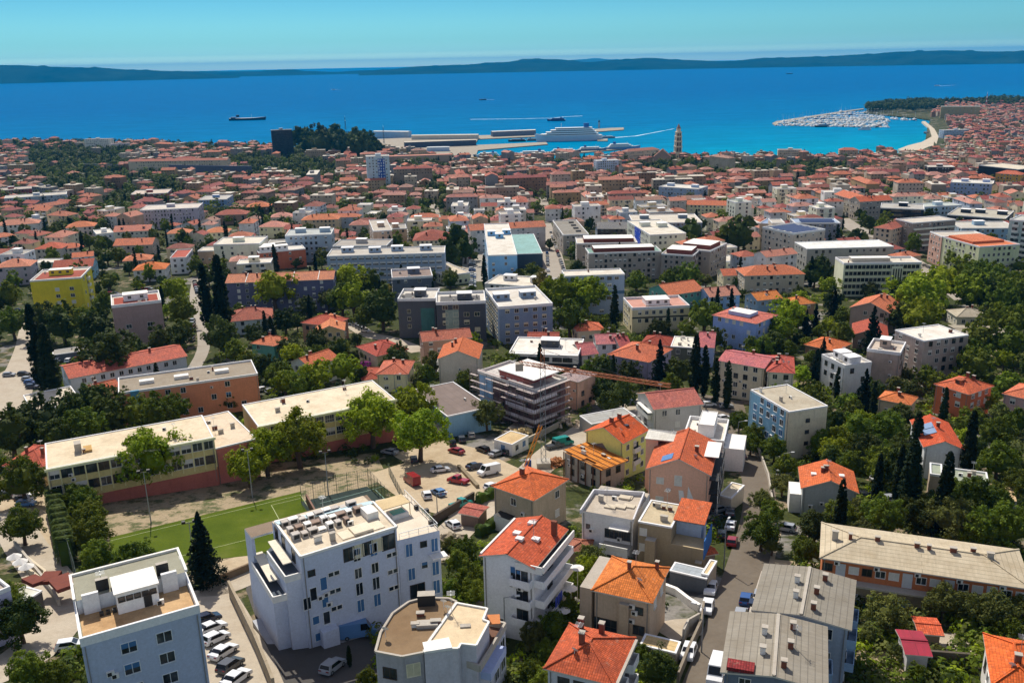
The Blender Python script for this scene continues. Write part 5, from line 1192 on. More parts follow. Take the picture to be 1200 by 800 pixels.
# 9 pink gabled house
def x9(b):
    w_, d = b.w / 2, b.d / 2; H = b.H; lt = wall_mat('e3cfc0', .1)
    for s, z, a, h in ((-.30, H - 3.0, 1.3, 1.2), (.0, H - 3.0, 1.3, 2.0), (-.30, H - 7.2, 1.4, 1.3)): put_win(b, 'f', s * b.w, z, a, h, 'wc')
    mb = MB(); y = -d - .03
    mb.face([(w_ * .34, y, H - 2.9), (w_ * .30, y, H - 7.4), (w_ * .66, y, H - 7.4)][::1]); mb.face([(w_ * .02, y + .01, H - 4.0), (w_ * .1, y + .01, H - 8.0), (w_ * .3, y + .01, H - 8), (w_ * .18, y + .01, H - 4)])
    part(b, 'painted_wedge', mb, [lt])
    for k in range(1, 4): balcony(b, 'r', 0, k * 2.9 - .2, b.d * .9, 1.8, DRK, False)
    for k in range(4): boxpart(b, 'balcony_post', w_ + 1.7, w_ + 1.85, -d * .9 + k * d * .6, -d * .9 + k * d * .6 + .15, -1, H - .5, WHT)
    boxpart(b, 'white_roof_panel', w_ * .72, w_ + 1.2, -d * .2, d * .8, H + .9, H + 1.05, PW)
    boxpart(b, 'rear_white_roof', -w_ - 2.5, -w_ * .35, d * .35, d * 1.05, H + 1.5, H + 1.7, rib_mat('d9d6cc')); boxpart(b, 'rear_wing', -w_ - 2.3, -w_ + .2, d * .4, d * 1.0, -2, H + 1.49, b.wm)
    mb = MB(); z = H + .55; s = b.rh / (w_ + .45); x0, x1_ = -w_ * .62, -w_ * .25
    mb.face([(x0, -d * .9, H + b.rh * (1 - .62 * w_ / (w_ + .45)) + .12), (x1_, -d * .9, H + b.rh * (1 - .25 * w_ / (w_ + .45)) + .12), (x1_, -d * .55, H + b.rh * (1 - .25 * w_ / (w_ + .45)) + .12), (x0, -d * .55, H + b.rh * (1 - .62 * w_ / (w_ + .45)) + .12)])
    part(b, 'solar_panel', mb, [plain('5f86b8', .2, .2, name='solar_panel')])
bld('dusty pink gabled house with pale wedge painted on its facade', (760, 548), (831, 556), (841, 520), 10, 'g', 'c09680', 'd0633a', 3, 'house', short='dusty pink house', nowin=True, pitch=24, ch=1, extra=x9, dirty=.15)
# 10 yellow house
def x10(b):
    w_, d = b.w / 2, b.d / 2; H = b.H
    mb = MB(); y = -d - .03; mb.face([(-w_ + .1, y, -1), (w_ - .3, y, -1), (w_ - .3, y, 2.6), (-.1 * w_, y, H - 1.6), (-w_ + .1, y, H - 3.4)]); part(b, 'bare_plaster', mb, [wall_mat('6d6058', .6)])
    for k in range(3):
        for s in (-.3, 0, .32):
            put_win(b, 'r', s * b.d, 1.2 + 3 * k, 1.0, 1.2, 'w' if (k + s) % 2 else 'wc')
    for k in (1, 2): balcony(b, 'r', .05 * b.d, 3 * k - .2, 2.6, .6, WHT)
    z = H + hroof(b, w_ * .4, d * .2, b.rh); boxpart(b, 'skylight', w_ * .3, w_ * .5, d * .1, d * .3, z - .3, z + .15, GL)
bld('yellow gabled house with vivid orange roof and bare plaster gable', (687, 505), (730, 518.5), (755, 503), 9.5, 'g', 'd9c070', 'dd5e2c', 3, 'house', short='yellow gabled house', nowin=True, pitch=24, ch=2, extra=x10)
# 11 grey house mottled roof
bld('light grey house with mottled pink and rust roof', (767, 479), (822, 473), (748, 461), 10, 'G', 'a5a29e', 'c9705c', 3, 'house', short='light grey mottled roof house', win=('w', 'wc'), keep=.5, colw=4, ch=0, pitch=20, extra=lambda b: (boxpart(b, 'awning', -b.w / 2 - 1.2, -b.w / 2 - .01, -b.d * .4, b.d * .3, b.H - 1.6, b.H - 1.4, PW), balc_cols(b, 'l', [0], w_=b.d * .7, z0=1)))
# 12 white modern terraced house
def x12(b):
    w_, d = b.w / 2, b.d / 2; H = b.H
    boxpart(b, 'upper_storey', -w_ * .35, w_ * .45, -d * .55, d * .8, H, H + 2.9, WW, PW)
    parapet(b, w_ * .4, d * .675, H + 2.9, .15, .12, PW, w_ * .05, d * .125, 'roof_rim')
    boxpart(b, 'side_step', w_ + .01, w_ + 4.5, -d * .9, d * .4, -3, H - 1.2, WW, PW)
    boxpart(b, 'front_step', -w_ * .5, w_ * .9, -d - 3.5, -d - .01, -3, H - 3.0, WW, deck_mat('c9c3b6', .3))
    boxpart(b, 'mast_post', -w_ * .2, -w_ * .14, d * .82, d * .86, H, H + 4, DRK)
bld('white modern house with stepped terraces and blank cube on top', (800, 515), (848, 520), (846, 494), 7, 'F', 'd9d7d2', 'e3ddd0', 2, 'villa', short='white stepped house', win=('d', 'w'), box=0, par=.8, extra=x12, dirty=.15)
# 13 house with stripped roof
def x13(b):
    w_, d = b.w / 2, b.d / 2; H = b.H
    mb = MB(); t = b.r
    for k in range(9):
        y0 = -d - .6 + (2 * d + 1.2) * k / 9
        for j in range(4):
            x0 = -w_ - .6 + (2 * w_ + 1.2) * j / 4
            if t.random() < .9: mb.box(x0 + .03, x0 + (2 * w_ + 1.2) / 4 - .03, y0 + .04, y0 + (2 * d + 1.2) / 9 - .05, H + .3 + .02 * ((j + k) % 3), H + .42 + .02 * ((j + k) % 3))
    part(b, 'roof_boards', mb, [deck_mat('d98a3a', .5)])
    mb = MB()
    for k in range(5): mb.box(-w_ - .6, w_ + .6, -d + 2 * d * k / 4 - .08, -d + 2 * d * k / 4 + .08, H + .48, H + .56)
    for k in range(6): mb.bar((-w_ + 2 * w_ * k / 5, -d - .3, -2), (-w_ + 2 * w_ * k / 5, -d - .3, H + .3), .2)
    part(b, 'roof_battens', mb, [plain('6b3f1e', .8, name='timber')])
bld('unfinished house with bare orange roofing boards beside the yellow gable', (662, 530), (705, 551), (728, 539), 5.5, 'F', '9a8f84', 'b58048', 2, 'house', short='orange boarded roof house', win=('d',), box=0, par=0, extra=x13, dirty=.8)
# 14 tan house
bld('tan two-storey house with orange hip roof beside the parking yard', (579, 569), (625, 585), (661, 561), 8, 'H', '9b8d79', 'dd6a36', 2, 'house', short='tan parking-side house', win=('wc', 'w', 'wc'), keep=.7, colw=5, ch=1, extra=lambda b: boxpart(b, 'sun_room', -b.w * .35, b.w * .05, -b.d / 2 - 2, -b.d / 2 - .01, -1, 3.2, WHT, DRK), dirty=.6)
# 15 scaffolded block
def x15(b):
    w_, d = b.w / 2, b.d / 2; H = b.H; slab = deck_mat('b3aeb0', .4); timb = plain('b7a9a4', .8, name='scaffold_board')
    for k in range(1, 5):
        z = k * 2.9; mb = MB(); mb.box(w_ * .1, w_ + 1.4, -d - 1.4, d * .3, z - .25, z); part(b, 'floor_slab', mb, [slab])
        if k < 4: mb = MB(); mb.box(w_ * .1, w_ + 1.4, -d - 1.4, -d - 1.25, z, z + .9); mb.box(w_ + 1.25, w_ + 1.4, -d - 1.25, d * .2, z, z + .9); part(b, 'balcony_wall', mb, [wall_mat('b9b4c4', .4)])
    mb = MB()
    for k in range(9):
        x = -w_ - 1.4 + (2 * w_ + 3) * k / 8
        for y in (-d - 1.7, -d - 2.6): mb.bar((x, y, -3), (x, y, H + 1.2), .07)
    for k in range(8):
        z = .2 + k * 1.9
        for y in (-d - 1.7, -d - 2.6): mb.bar((-w_ - 1.5, y, z + 1), (w_ + 1.7, y, z + 1), .05)
        for q in range(8):
            if (q + k) % 4 != 3:
                x = -w_ - 1.4 + (2 * w_ + 3) * q / 8; mb.box(x + .05, x + (2 * w_ + 3) / 8 - .05, -d - 2.55, -d - 1.75, z, z + .06, 1)
    for k in range(6):
        y = -d - 1.0 + 2 * d * k / 5
        for x in (w_ + 1.8, w_ + 2.7): mb.bar((x, y, -3), (x, y, H + .6), .07)
    for k in range(7):
        z = .2 + k * 2.0; mb.box(w_ + 1.85, w_ + 2.65, -d - .9, d * .9, z, z + .06, 1); mb.bar((w_ + 2.7, -d - .9, z + 1), (w_ + 2.7, d, z + 1), .05)
    part(b, 'scaffolding', mb, [plain('7d6f6c', .6, .2, name='scaffold_tube'), timb])
    red = wall_mat('8c3b34', .2)
    boxpart(b, 'top_storey', -w_ * .25, w_ * .6, -d * .98, d * .9, H, H + 2.8, red, PW); mb = MB(); mb.box(-w_ * .3, w_ * 1.0, -d * 1.02, d * .95, H + 2.8, H + 3.05); part(b, 'white_roof', mb, [PW])
    boxpart(b, 'roof_hatch', w_ * .2, w_ * .5, d * .3, d * .7, H + 3.05, H + 3.4, deck_mat('cfcac0', .2))
    parapet(b, w_ + .5, d + .3, H - .2, .9, .15, PW)
    mb = MB()
    for k in range(4): mb.box(-w_ * .2 + k * w_ * .22, -w_ * .2 + k * w_ * .22 + w_ * .14, -d * .98 - .3, -d * .98 - .02, H + 1.2, H + 1.35)
    part(b, 'window_shade', mb, [PW])
    boxpart(b, 'blue_wall', -w_ - .14, -w_ * .5, -d - .14, -d - .02, 3, H, wall_mat('7fa0bd', .2))
bld('unfinished block wrapped in scaffolding with white roof and maroon top storey', (562, 437), (626, 458), (650, 441), 11.5, 'F', '5a4044', 'cfcbc4', 4, 'building_site', short='scaffolded block', win=('d',), box=0, par=0, extra=x15, dirty=.8)
# 16 old peach house
def x16(b):
    mb = MB()
    for k in range(14): mb.box(b.r.uniform(-.9, .8) * b.w / 2, 0, 0, 0, 0, 0) if False else None
bld('derelict peach house with broken tile roof next to the scaffolding', (654, 441), (677, 447), (690, 436), 9, 'H', 'c09a86', 'b09488', 3, 'house', short='derelict peach house', win=('d',), keep=.35, pitch=12, ch=1, dirty=.9)
# 17 ribbed roof hall
bld('sports hall with brown ribbed roof and pale blue end wall', (483, 457), (524, 488), (566, 471), 7, 'F', '7396ad', '7a6558', 2, 'sports_hall', short='brown ribbed roof hall', rmat=rib_mat('75645c', 2.2), box=0, par=.15, nowin=True, extra=lambda b: (win_grid(b, 'f', 9, 1, 3.6, 3, 1.6, 1.3, ('w',)), boxpart(b, 'low_wing', -b.w * .5, b.w * .35, -b.d / 2 - 3, -b.d / 2 - .01, -3, 2.8, wall_mat('b5aa98'), deck_mat('b3a892'))))
# 18 school
def xs(n, pink=True):
    def f(b):
        w_, d = b.w / 2, b.d / 2
        fl = 3; fh = b.H / fl
        for k in range(fl):
            for c in range(n):
                s = -b.w / 2 + b.w * (c + .5) / n
                if k == 0 and pink: continue
                put_win(b, 'f', s, k * fh + 1.1, b.w / n * .82, fh * .52, ('w', 'wh', 'w', 'd')[b.r.randrange(4)], near=False)
        mb = MB()
        for c in range(n + 1): mb.box(-w_ + b.w * c / n - .12, -w_ + b.w * c / n + .12, -d - .22, -d - .005, (fh if pink else 0), b.H - .4)
        part(b, 'pilaster', mb, [wall_mat('c4b98a', .3)])
        if pink: boxpart(b, 'base_band', -w_ - .04, w_ + .04, -d - .1, -d - .005, -3, fh * .8, wall_mat('9c5a4c', .4))
        boxpart(b, 'roof_edge', -w_ - .4, w_ + .4, -d - .45, -d - .24, b.H - .4, b.H + .15, wall_mat('cfc39c', .3))
    return f
bld('yellow school wing with long cream roof and rows of windows', (54.5, 550), (250, 512.5), (236, 487), 10.5, 'F', 'b3a56f', 'e0d0b2', 3, 'school_building', short='west school wing', nowin=True, box=0, par=.18, extra=lambda b: (xs(14)(b), boxpart(b, 'roof_stack', -b.w * .33, -b.w * .29, -b.d * .1, b.d * .05, b.H, b.H + 2.0, CONC), boxpart(b, 'roof_hatch', -b.w * .28, -b.w * .23, -b.d * .15, b.d * .05, b.H, b.H + .5, deck_mat('c9a468', .5))), dirty=.4)
bld('windowless pink link block between the two school wings', (251.5, 526), (301, 514), (285, 478), 9, 'F', 'b0675c', 'dccab0', 2, 'school_building', nowin=True, box=0, par=.15, dirty=.3)
bld('yellow school wing nearer the parking lot with bare cream roof', (302.5, 500), (463, 468), (436, 446), 10.5, 'F', 'b3a56f', 'e4d6ba', 3, 'school_building', short='east school wing', nowin=True, box=0, par=.18, extra=xs(13, True), dirty=.4)
# 24, 25 long roofs bottom right
def x24(b):
    w_, d = b.w / 2, b.d / 2
    for k in range(15):
        s = -b.w * .47 + b.w * .94 * k / 14
        if k in (1, 6, 9, 12): boxpart(b, 'door', s - .7, s + .7, -d - .1, -d - .01, 3.4, 5.8, plain('c9ccd0', .6, name='door_paint'))
        else: put_win(b, 'f', s, 4.4, 1.3, 1.1, ('d', 'w', 'wc')[k % 3])
        if k % 3 == 0: acbox(b, s + 1.3, -d - .2, 5.6)
    boxpart(b, 'gallery', -w_, w_, -d - 1.6, -d - .02, 3.0, 3.3, CONC); boxpart(b, 'ground_band', -w_, w_, -d - .12, -d - .01, -3, 2.9, wall_mat('8d7f6c', .7))
    for k in range(8): put_win(b, 'f', -b.w * .4 + b.w * .8 * k / 7, .6, 1.3, 1.1, 'd')
    for q in (-.44, -.36, -.22, -.02, .04, .16, .26, .34): chimney(b, q * b.w, b.r.uniform(-.1, .1) * d, b.H + b.rh * .85, .8, b.r.choice((.5, .7, .9)), .5, b.r.choice((BRK, CONC, BRK)))
bld('long orange brick row house with pale ribbed hip roof and chimneys', (964, 652), (1206, 688), (962, 613), 6.5, 'H', 'a4623c', 'cfc1a4', 2, 'row_house', short='long pale-roofed row house', nowin=True, ch=0, pitch=13, rmat=rib_mat('c9bb9f', .85), extra=x24, dirty=.5)
def x25(b):
    for k in range(5):
        x, y = (-.3 if k % 2 else .32) * b.w / 2 * b.r.uniform(.5, 1.3), b.d * (-.35 + .17 * k); z = b.H + hroof(b, x, y, b.rh)
        chimney(b, x, y, z, .9, .6, .6, WHT if k % 2 else BRK)
    mb = MB(); mb.bar((0, -b.d / 2 - .3, b.H + b.rh + .05), (0, b.d / 2 + .3, b.H + b.rh + .05), .4, .15); part(b, 'ridge_cap', mb, [CONC])
    balc_cols(b, 'r', [-.3 * b.d, .1 * b.d], w_=3, mat=wall_mat('7f95ab'))
bld('apartment block with grey corrugated saddle roof, farther of two joined', (885, 713), (994, 735), (1007, 682), 10, 'g', '8b93a0', '9b9486', 3, AB, short='farther grey corrugated roof', ch=0, pitch=7, rmat=rib_mat('8f897c', .8), extra=x25)
bld('apartment block with grey corrugated saddle roof at the bottom edge', (849, 785), (966, 806), (981, 738), 9.3, 'g', '5c6470', '9b9486', 3, AB, short='nearer grey corrugated roof', ch=0, pitch=7, rmat=rib_mat('958e80', .8), extra=lambda b: (x25(b), boxpart(b, 'red_roof_corner', -b.w * .48, -b.w * .2, -b.d / 2 - .3, -b.d * .38, b.H + .3, b.H + .75, tile_mat('8c2f2c', .2))))
# 27, 28 right centre
def x27(b):
    for s in (-.28, .25): 
        x, y = s * b.w, -b.d * .05; z = b.H + hroof(b, x, y, b.rh); boxpart(b, 'skylight', x - .5, x + .5, y - .5, y + .5, z - .1, z + .3, WHT)
    boxpart(b, 'porch_wall', -b.w / 2 - 2.2, -b.w / 2 - .01, -b.d * .3, b.d * .3, -1, 3.6, PW); chimney(b, -b.w * .05, 0, b.H + b.rh, .8, .9, .5)
bld('grey gabled cottage with orange roof in a garden', (941, 571), (1004, 576.5), (1001, 553), 6, 'g', '8b8f8e', 'da6a38', 2, 'house', short='grey gabled cottage', keep=0, ch=1, extra=x27)
def x28(b):
    w_, d = b.w / 2, b.d / 2; z0, z1 = b.H + hroof(b, -w_ * .8, 0, b.rh) + .15, b.H + hroof(b, -w_ * .15, 0, b.rh) + .15
    for k in range(2):
        y0 = -d * .35 + k * d * .42; mb = MB(); mb.face([(-w_ * .8, y0, z0), (-w_ * .15, y0, z1), (-w_ * .15, y0 + d * .38, z1), (-w_ * .8, y0 + d * .38, z0)]); part(b, 'solar_panel', mb, [plain('8fa8c8', .15, .3, name='solar_panel')])
bld('white house with red roof carrying pale blue solar panels', (1084, 523), (1128, 526), (1136, 497), 7.5, 'g', 'b3b6b5', 'd2562e', 2, 'house', short='solar panel house', keep=.4, ch=1, extra=x28, win=('d', 'w'))
bld('low modern villa with grey green flat roofs behind cypresses', (1116, 567), (1160, 573), (1152, 554), 4, 'F', '8c8d86', '9fa896', 1, 'villa', short='low grey-green villa', par=.3, box=0, win=('d',), wa=(2.2, 2.0), extra=lambda b: boxpart(b, 'terrace_block', b.w / 2 + .01, b.w / 2 + 5, -b.d * .5, b.d * .4, -2, 2.2, b.wm, deck_mat('cdb28a', .5)))
bld('flat roofed garden house with white rim behind the tallest cypress', (1090, 556), (1104, 558), (1104, 545), 5, 'F', '9a8a78', '9fa896', 1, 'garden_house', par=.3, box=0, keep=0)
# gardens bottom right
bld('small shed with crimson sheet roof in the garden', (1064, 764), (1088, 766), (1090, 742), 3.2, 'G', 'a8a5a6', 'a8243a', 1, 'shed', short='crimson roofed shed', nowin=True, ch=0, pitch=8, rmat=rib_mat('a0203a', 3))
bld('orange tiled pergola beside the crimson shed', (1079, 740), (1102, 742), (1102, 726), 2.6, 'G', '7d6a58', 'dc5f38', 1, 'pergola', nowin=True, ch=0, pitch=8)
bld('house with orange hip roof cut by the bottom right corner', (1166, 800), (1225, 812), (1240, 760), 5.5, 'H', 'b5b2ac', 'e2662c', 1, 'house', ch=1)
bld('small cream parking kiosk with flat tan roof', (579, 515), (600, 521), (600, 505), 3.2, 'F', 'c9c8c4', 'd2b98c', 1, 'kiosk', box=0, par=.12, win=('bc', 'w'), short='cream kiosk')
bld('tiny red tiled shelter with parasols beside the street', (540, 600), (560, 604), (566, 593), 2.8, 'G', '6b5a50', 'b8604c', 1, 'shelter', nowin=True, ch=0, pitch=6)
bld('grey sheet roofed market hall beside the gravel street', (693, 497), (745, 487), (733, 477), 3.5, 'F', '8e8a84', 'a5a6a2', 1, 'hall', nowin=True, box=0, par=.1, rmat=rib_mat('a5a6a2', 1.5))
bld('cream awning shelter on posts above the parked street', (750, 755), (792, 765), (795, 751), 2.6, 'F', '7d7468', 'd8b67c', 1, 'shelter', nowin=True, box=0, par=.05, rmat=rib_mat('dcc08a', .8))
bld('white walled house cut by the left picture edge', (-40, 712), (12, 690), (5, 640), 8, 'F', 'a9a5b8', 'b5aaa0', 2, 'house', box=0, par=.5)
bld('brick floored terrace room with white awning at the left edge', (30, 704), (49, 692), (34, 683), 2.8, 'F', '4d4a48', 'dcdccf', 1, 'terrace_room', box=0, par=.08, nowin=True)
bld('small brown tiled outbuilding between bushes and beige bay house', (668, 644), (690, 646), (690, 633), 2.8, 'H', '8a7462', 'a8644a', 1, 'shed', nowin=True, ch=0)

bld('grey corrugated canopy below the khaki blue-awning house', (785, 668), (828, 678), (830, 667), 3.0, 'F', '4f5358', 'a9b4bd', 1, 'shelter', nowin=True, box=0, par=.04, rmat=rib_mat('a9b4bd', 1.1))
bld('cream box parapet store at the street edge under the canopy', (822, 672), (830, 674), (838, 657), 3.2, 'F', '9a8f7c', 'ddc9a0', 1, 'store', nowin=True, box=0, par=.12)
bld('small orange tiled lean-to by the red parked car', (822, 650), (838, 647), (836, 640), 3.0, 'G', '7f7468', 'd9683a', 1, 'shed', nowin=True, ch=0, pitch=8)
bld('pale stone storage hut before the white stepped house', (842, 580), (857, 584), (861, 566), 3.0, 'F', 'b3a997', 'dccfb4', 1, 'shed', nowin=True, box=0, par=.15)
# ------------------------------------------------------------------ landmarks
def bell_tower():
    p = at(794, 187.5); k = proj(p)[2] / F_; Hh = 57 * 1.0
    o = thing('bell_tower', (p.x, p.y, p.z), R_(8), 'tall stone bell tower with open arcaded storeys and pointed spire', 'bell tower')
    st = wall_mat('c2b198', .5); dk = DRK; w_ = 5.2
    mb = MB(); mb.box(-w_, w_, -w_, w_, -2, 12); link('base', mb.mesh('base', [st]), o)
    z = 12.0; hh = [8.5, 7.5, 7, 6]; 
    for q, h in enumerate(hh):
        s = w_ * (1 - .07 * (q + 1)); mb = MB(); t = .9
        for sx in (-1, 1):
            for sy in (-1, 1): mb.box(sx * s - t if sx > 0 else -s, sx * s if sx > 0 else -s + t, sy * s - t if sy > 0 else -s, sy * s if sy > 0 else -s + t, z, z + h - 1)
        mb.box(-s - .3, s + .3, -s - .3, s + .3, z + h - 1, z + h)
        mb.box(-s * .72, s * .72, -s * .72, s * .72, z, z + h - 1, 1)
        for d in range(4):
            a = d * math.pi / 2; m_ = MB(); m_.box(-.35, .35, -s, -s + .5, z, z + h - 1); m_.box(-s + t, s - t, -s + .02, -s + .4, z + h - 2.2, z + h - 1); mb.add(m_.xf(Matrix.Rotation(a, 4, 'Z')))
        link('arcade_storey', mb.mesh('arcade_storey', [st, wall_mat('5a4c40', .5)]), o); z += h
    mb = MB(); n = 8; s = 3.2
    ring = [(math.cos(i * math.pi / 4 + .39) * s, math.sin(i * math.pi / 4 + .39) * s) for i in range(8)]
    mb.prism(ring, z, z + 4.5); link('lantern', mb.mesh('lantern', [st]), o)
    mb = MB(); mb.tube([(0, 0, z + 4.5), (0, 0, z + 11.5)], [3.5, .15], 8); link('spire', mb.mesh('spire', [wall_mat('8a6a5a', .5)]), o)
    LAND.append(('bell tower', 794, 170, None)); FOOT.append((p.x, p.y, 1, 0, 6, 6))
bell_tower()
bld('pale old palace with small dark dome beside the cathedral', (735, 178), (773, 175), (None, 16), 14, 'H', 'b9a48e', 'b07058', 3, 'palace', short='old palace', seed=4)
bld('cathedral hall with steep brown roof next to the bell tower', (766, 184), (786, 184), (None, 20), 10, 'g', '8d7566', '9a604a', 2, 'cathedral', pitch=40, keep=0)
bld('square stone town block with flat brown roof near the bay', (912, 176), (940, 176), (None, 14), 14, 'F', 'ab9a84', 'a98f7a', 4, AB)
bld('waterfront palace with double orange hip roofs at the bay', (984, 176), (1006, 176), (None, 14), 13, 'H', 'a38a72', 'c06a4c', 4, 'palace')
bld('big beige stone barracks on the headland above the marina', (1103, 125), (1149, 125), (None, 20), 27, 'F', '8f8059', 'd3c8ac', 4, 'barracks', short='headland barracks', keep=.7, colw=9, box=0)
bld('blue grey hotel with flat roof behind the beach', (1106, 153), (1136, 152), (None, 14), 14, 'F', '8d99a8', 'c9c5ba', 4, 'hotel', short='beach hotel')
bld('dark walled market hall with wide white roof at the right', (1147, 194), (1193, 199), (None, 34), 15, 'F', '23262b', 'd9cfba', 2, 'market_hall', keep=0, box=0)
bld('mustard walled block with orange roof before the dark market hall', (1167, 203), (1196, 205), (None, 14), 12, 'H', 'b58f45', 'cf6a48', 4, AB)
bld('dark gallery building with cream flat roof in the old quarter', (1088, 196), (1119, 196), (None, 16), 11, 'F', '3d3834', 'd9d2c2', 3, 'gallery_building')
bld('white and dark glass department store with curved corner', (1114, 214), (1164, 216), (None, 24), 13, 'F', '8e9bb8', 'd9d6cc', 4, 'department_store', box=2)
def mast(px, py, h, col, label, name='radio_mast'):
    p = at(px, py); o = thing(name, p, 0, label, name.replace('_', ' ')); mb = MB(); n = 7; s = max(1.2, h * .035)
    for k in range(n):
        a, c = s * (1 - k / n * .8), s * (1 - (k + 1) / n * .8); z0, z1 = h * k / n, h * (k + 1) / n
        for sx, sy in ((-1, -1), (1, -1), (1, 1), (-1, 1)): mb.bar((sx * a, sy * a, z0), (sx * c, sy * c, z1), .4, m=k % 2)
        for sx, sy, tx, ty in ((-1, -1, 1, -1), (1, -1, 1, 1), (1, 1, -1, 1), (-1, 1, -1, -1)): mb.bar((sx * a, sy * a, z0), (tx * c, ty * c, z1), .3, m=k % 2)
    link('lattice', mb.mesh('lattice', [plain(col[0], .6), plain(col[1], .6)]), o)
    mb = MB(); mb.bar((0, 0, h), (0, 0, h * 1.15), .5); mb.tube([(0, 0, h * .72), (0, 0, h * .8)], [s * 1.1, s * 1.1], 8); link('antenna', mb.mesh('antenna', [WHT]), o)
mast(1155, 127, 38, ('b8463c', 'e0dcd8'), 'red and white lattice mast on the headland')
mast(405, 152, 28, ('6a6058', '6a6058'), 'brown lattice mast rising from the wooded hill')
mast(450, 168, 30, ('5f6f7c', '5f6f7c'), 'grey port control mast with platform near the sheds')
# harbour sheds
def shed(label, A, Bp, C, H, wall='c3bdb2', rc='d9d4c8', roof='G', **k): return bld(label, A, Bp, C, H, roof, wall, rc, 1, 'warehouse', nowin=True, ch=0, pitch=7, rmat=rib_mat(rc, 3), box=0, **k)
shed('blue grey harbour shed with white roof, farthest west', (437, 154), (478, 154.5), (None, 22), 11, '93a0ab', 'e0ddd6')
shed('long pale harbour shed with cream roof on the main pier', (482, 159), (560, 158), (None, 16), 7, 'b0a99c', 'dcd3c0')
shed('dark fronted harbour shed in the second row of the pier', (474, 167), (558, 164), (None, 18), 9, '3c4352', 'c9bfae')
shed('grey harbour shed on the outer pier with white roof', (577, 154.5), (628, 152.5), (None, 15), 9, '5c6472', 'e3dfd6')
shed('domed small white harbour terminal beside the trees', (500, 173), (526, 172.5), (None, 14), 6, '8fa0b4', 'cfd6da', roof='H')
shed('long customs house with terracotta roof behind the harbour', (455, 183.5), (530, 181), (None, 13), 11, 'a08a78', 'c0745a')
p = atz(702, 150.2, 1.8); o = thing('lighthouse', p, 0, 'small pier-head lighthouse with dark lantern', 'lighthouse'); mb = MB(); mb.tube([(0, 0, 0), (0, 0, 13)], [2, 1.4], 10); link('tower', mb.mesh('tower', [wall_mat('8d8a84')]), o); mb = MB(); mb.tube([(0, 0, 13), (0, 0, 16), (0, 0, 17.5)], [1.8, 1.8, .2], 8); link('lantern', mb.mesh('lantern', [DRK]), o)

# ------------------------------------------------------------------ boats
def hull_mb(L, Bm, D, sheer=.6, n=10):
    mb = MB(); rows = []
    for i in range(n + 1):
        t = i / n; x = -L / 2 + L * t; f = math.sin(min(1, (1 - t) * 2.2 + .02) * math.pi / 2) * (0.86 + .14 * min(1, t * 6)); z = D + sheer * D * max(0, t - .5) ** 2 * 3
        rows.append([(x + (L * .03 * t), -Bm / 2 * f, z), (x, -Bm / 2 * f * .82, -.6), (x, 0, -1.2), (x, Bm / 2 * f * .82, -.6), (x + L * .03 * t, Bm / 2 * f, z)])
    i0 = len(mb.v)
    for r in rows: mb.v += r
    for i in range(n):
        for k in range(4): mb.f.append((i0 + i * 5 + k, i0 + (i + 1) * 5 + k, i0 + (i + 1) * 5 + k + 1, i0 + i * 5 + k + 1)); mb.m.append(0)
        mb.f.append((i0 + i * 5 + 4, i0 + (i + 1) * 5 + 4, i0 + (i + 1) * 5, i0 + i * 5)); mb.m.append(1)
    mb.f.append(tuple(i0 + k for k in range(5))); mb.m.append(0)
    return mb
def ship(px, py, L, head, label, hull='e6e9ec', top='f2f2ef', decks=3, funnel='2f5fa0', kind='ferry', W=None, cover=.75):
    p = atz(px, py, 0); o = thing(kind, (p.x, p.y, 0), R_(head), label, kind.replace('_', ' '))
    Bm = W or L * .17; D = L * (.055 if cover < .2 else .075) + .6
    link('hull', hull_mb(L, Bm, D).mesh('hull', [plain(hull, .4), plain('c9c4b8', .6)]), o)
    z = D
    for k in range(decks):
        l = L * (cover - .1 * k); mb = MB(); x0 = -L * .44 + L * .03 * k; h = max(1.8, L * .029); wd = Bm * (.43 - .03 * k)
        mb.box(x0, x0 + l, -wd, wd, z, z + h); lk = link('deck_house', mb.mesh('deck_house', [plain(top, .5)]), o)
        mb = MB(); mb.box(x0 + l * .04, x0 + l + .1, -wd - .12, wd + .12, z + h * .4, z + h * .75); link('window_band', mb.mesh('window_band', [plain('26333f', .3, name='tinted_glass')]), lk); z += h
    mb = MB(); mb.box(-L * .30, -L * .22, -Bm * .14, Bm * .14, z, z + L * .06); link('funnel', mb.mesh('funnel', [plain(funnel, .5)]), o)
    mb = MB(); mb.bar((L * .12, 0, z), (L * .12, 0, z + L * .07), max(.2, L * .004)); mb.bar((L * .12, -Bm * .2, z + L * .05), (L * .12, Bm * .2, z + L * .05), .2); link('mast', mb.mesh('mast', [WHT]), o)
    LAND.append((label.split(' with')[0][:30], px, py, None)); return o
ship(667, 165, 128, 184, 'big white ferry with blue hull markings moored at the pier', 'cfdbe6', 'eef0ee', 4, '2f6fb0', cover=.86)
ship(570, 184.2, 42, 186, 'small white harbour ferry tied up behind the orange roofs', 'c3cfda', 'e8e9e6', 2)
ship(622, 183, 55, 186, 'white passenger boat with grey hull at the inner quay', 'aebccb', 'eef0ee', 2)
ship(663, 180, 50, 4, 'catamaran ferry with dark hull in the middle of the quay', '39475e', 'e8ebee', 2)
ship(694, 177.5, 48, 4, 'slim white catamaran beside the dark hulled one', '4d6c94', 'f0f2f2', 2)
ship(730, 175.5, 58, 3, 'long white motor yacht at the outer end of the quay', '6f93bd', 'f4f5f4', 3)
ship(713, 162, 26, 0, 'little grey tender beyond the big ferry', '6f7f90', 'dfe2e2', 1)
ship(652, 142, 46, 176, 'blue passenger boat crossing its own white wake', '2a3f78', '39508c', 2)
ship(606, 166, 34, 186, 'dark fishing boat moored along the central pier', '2c3138', '8a8d92', 1)
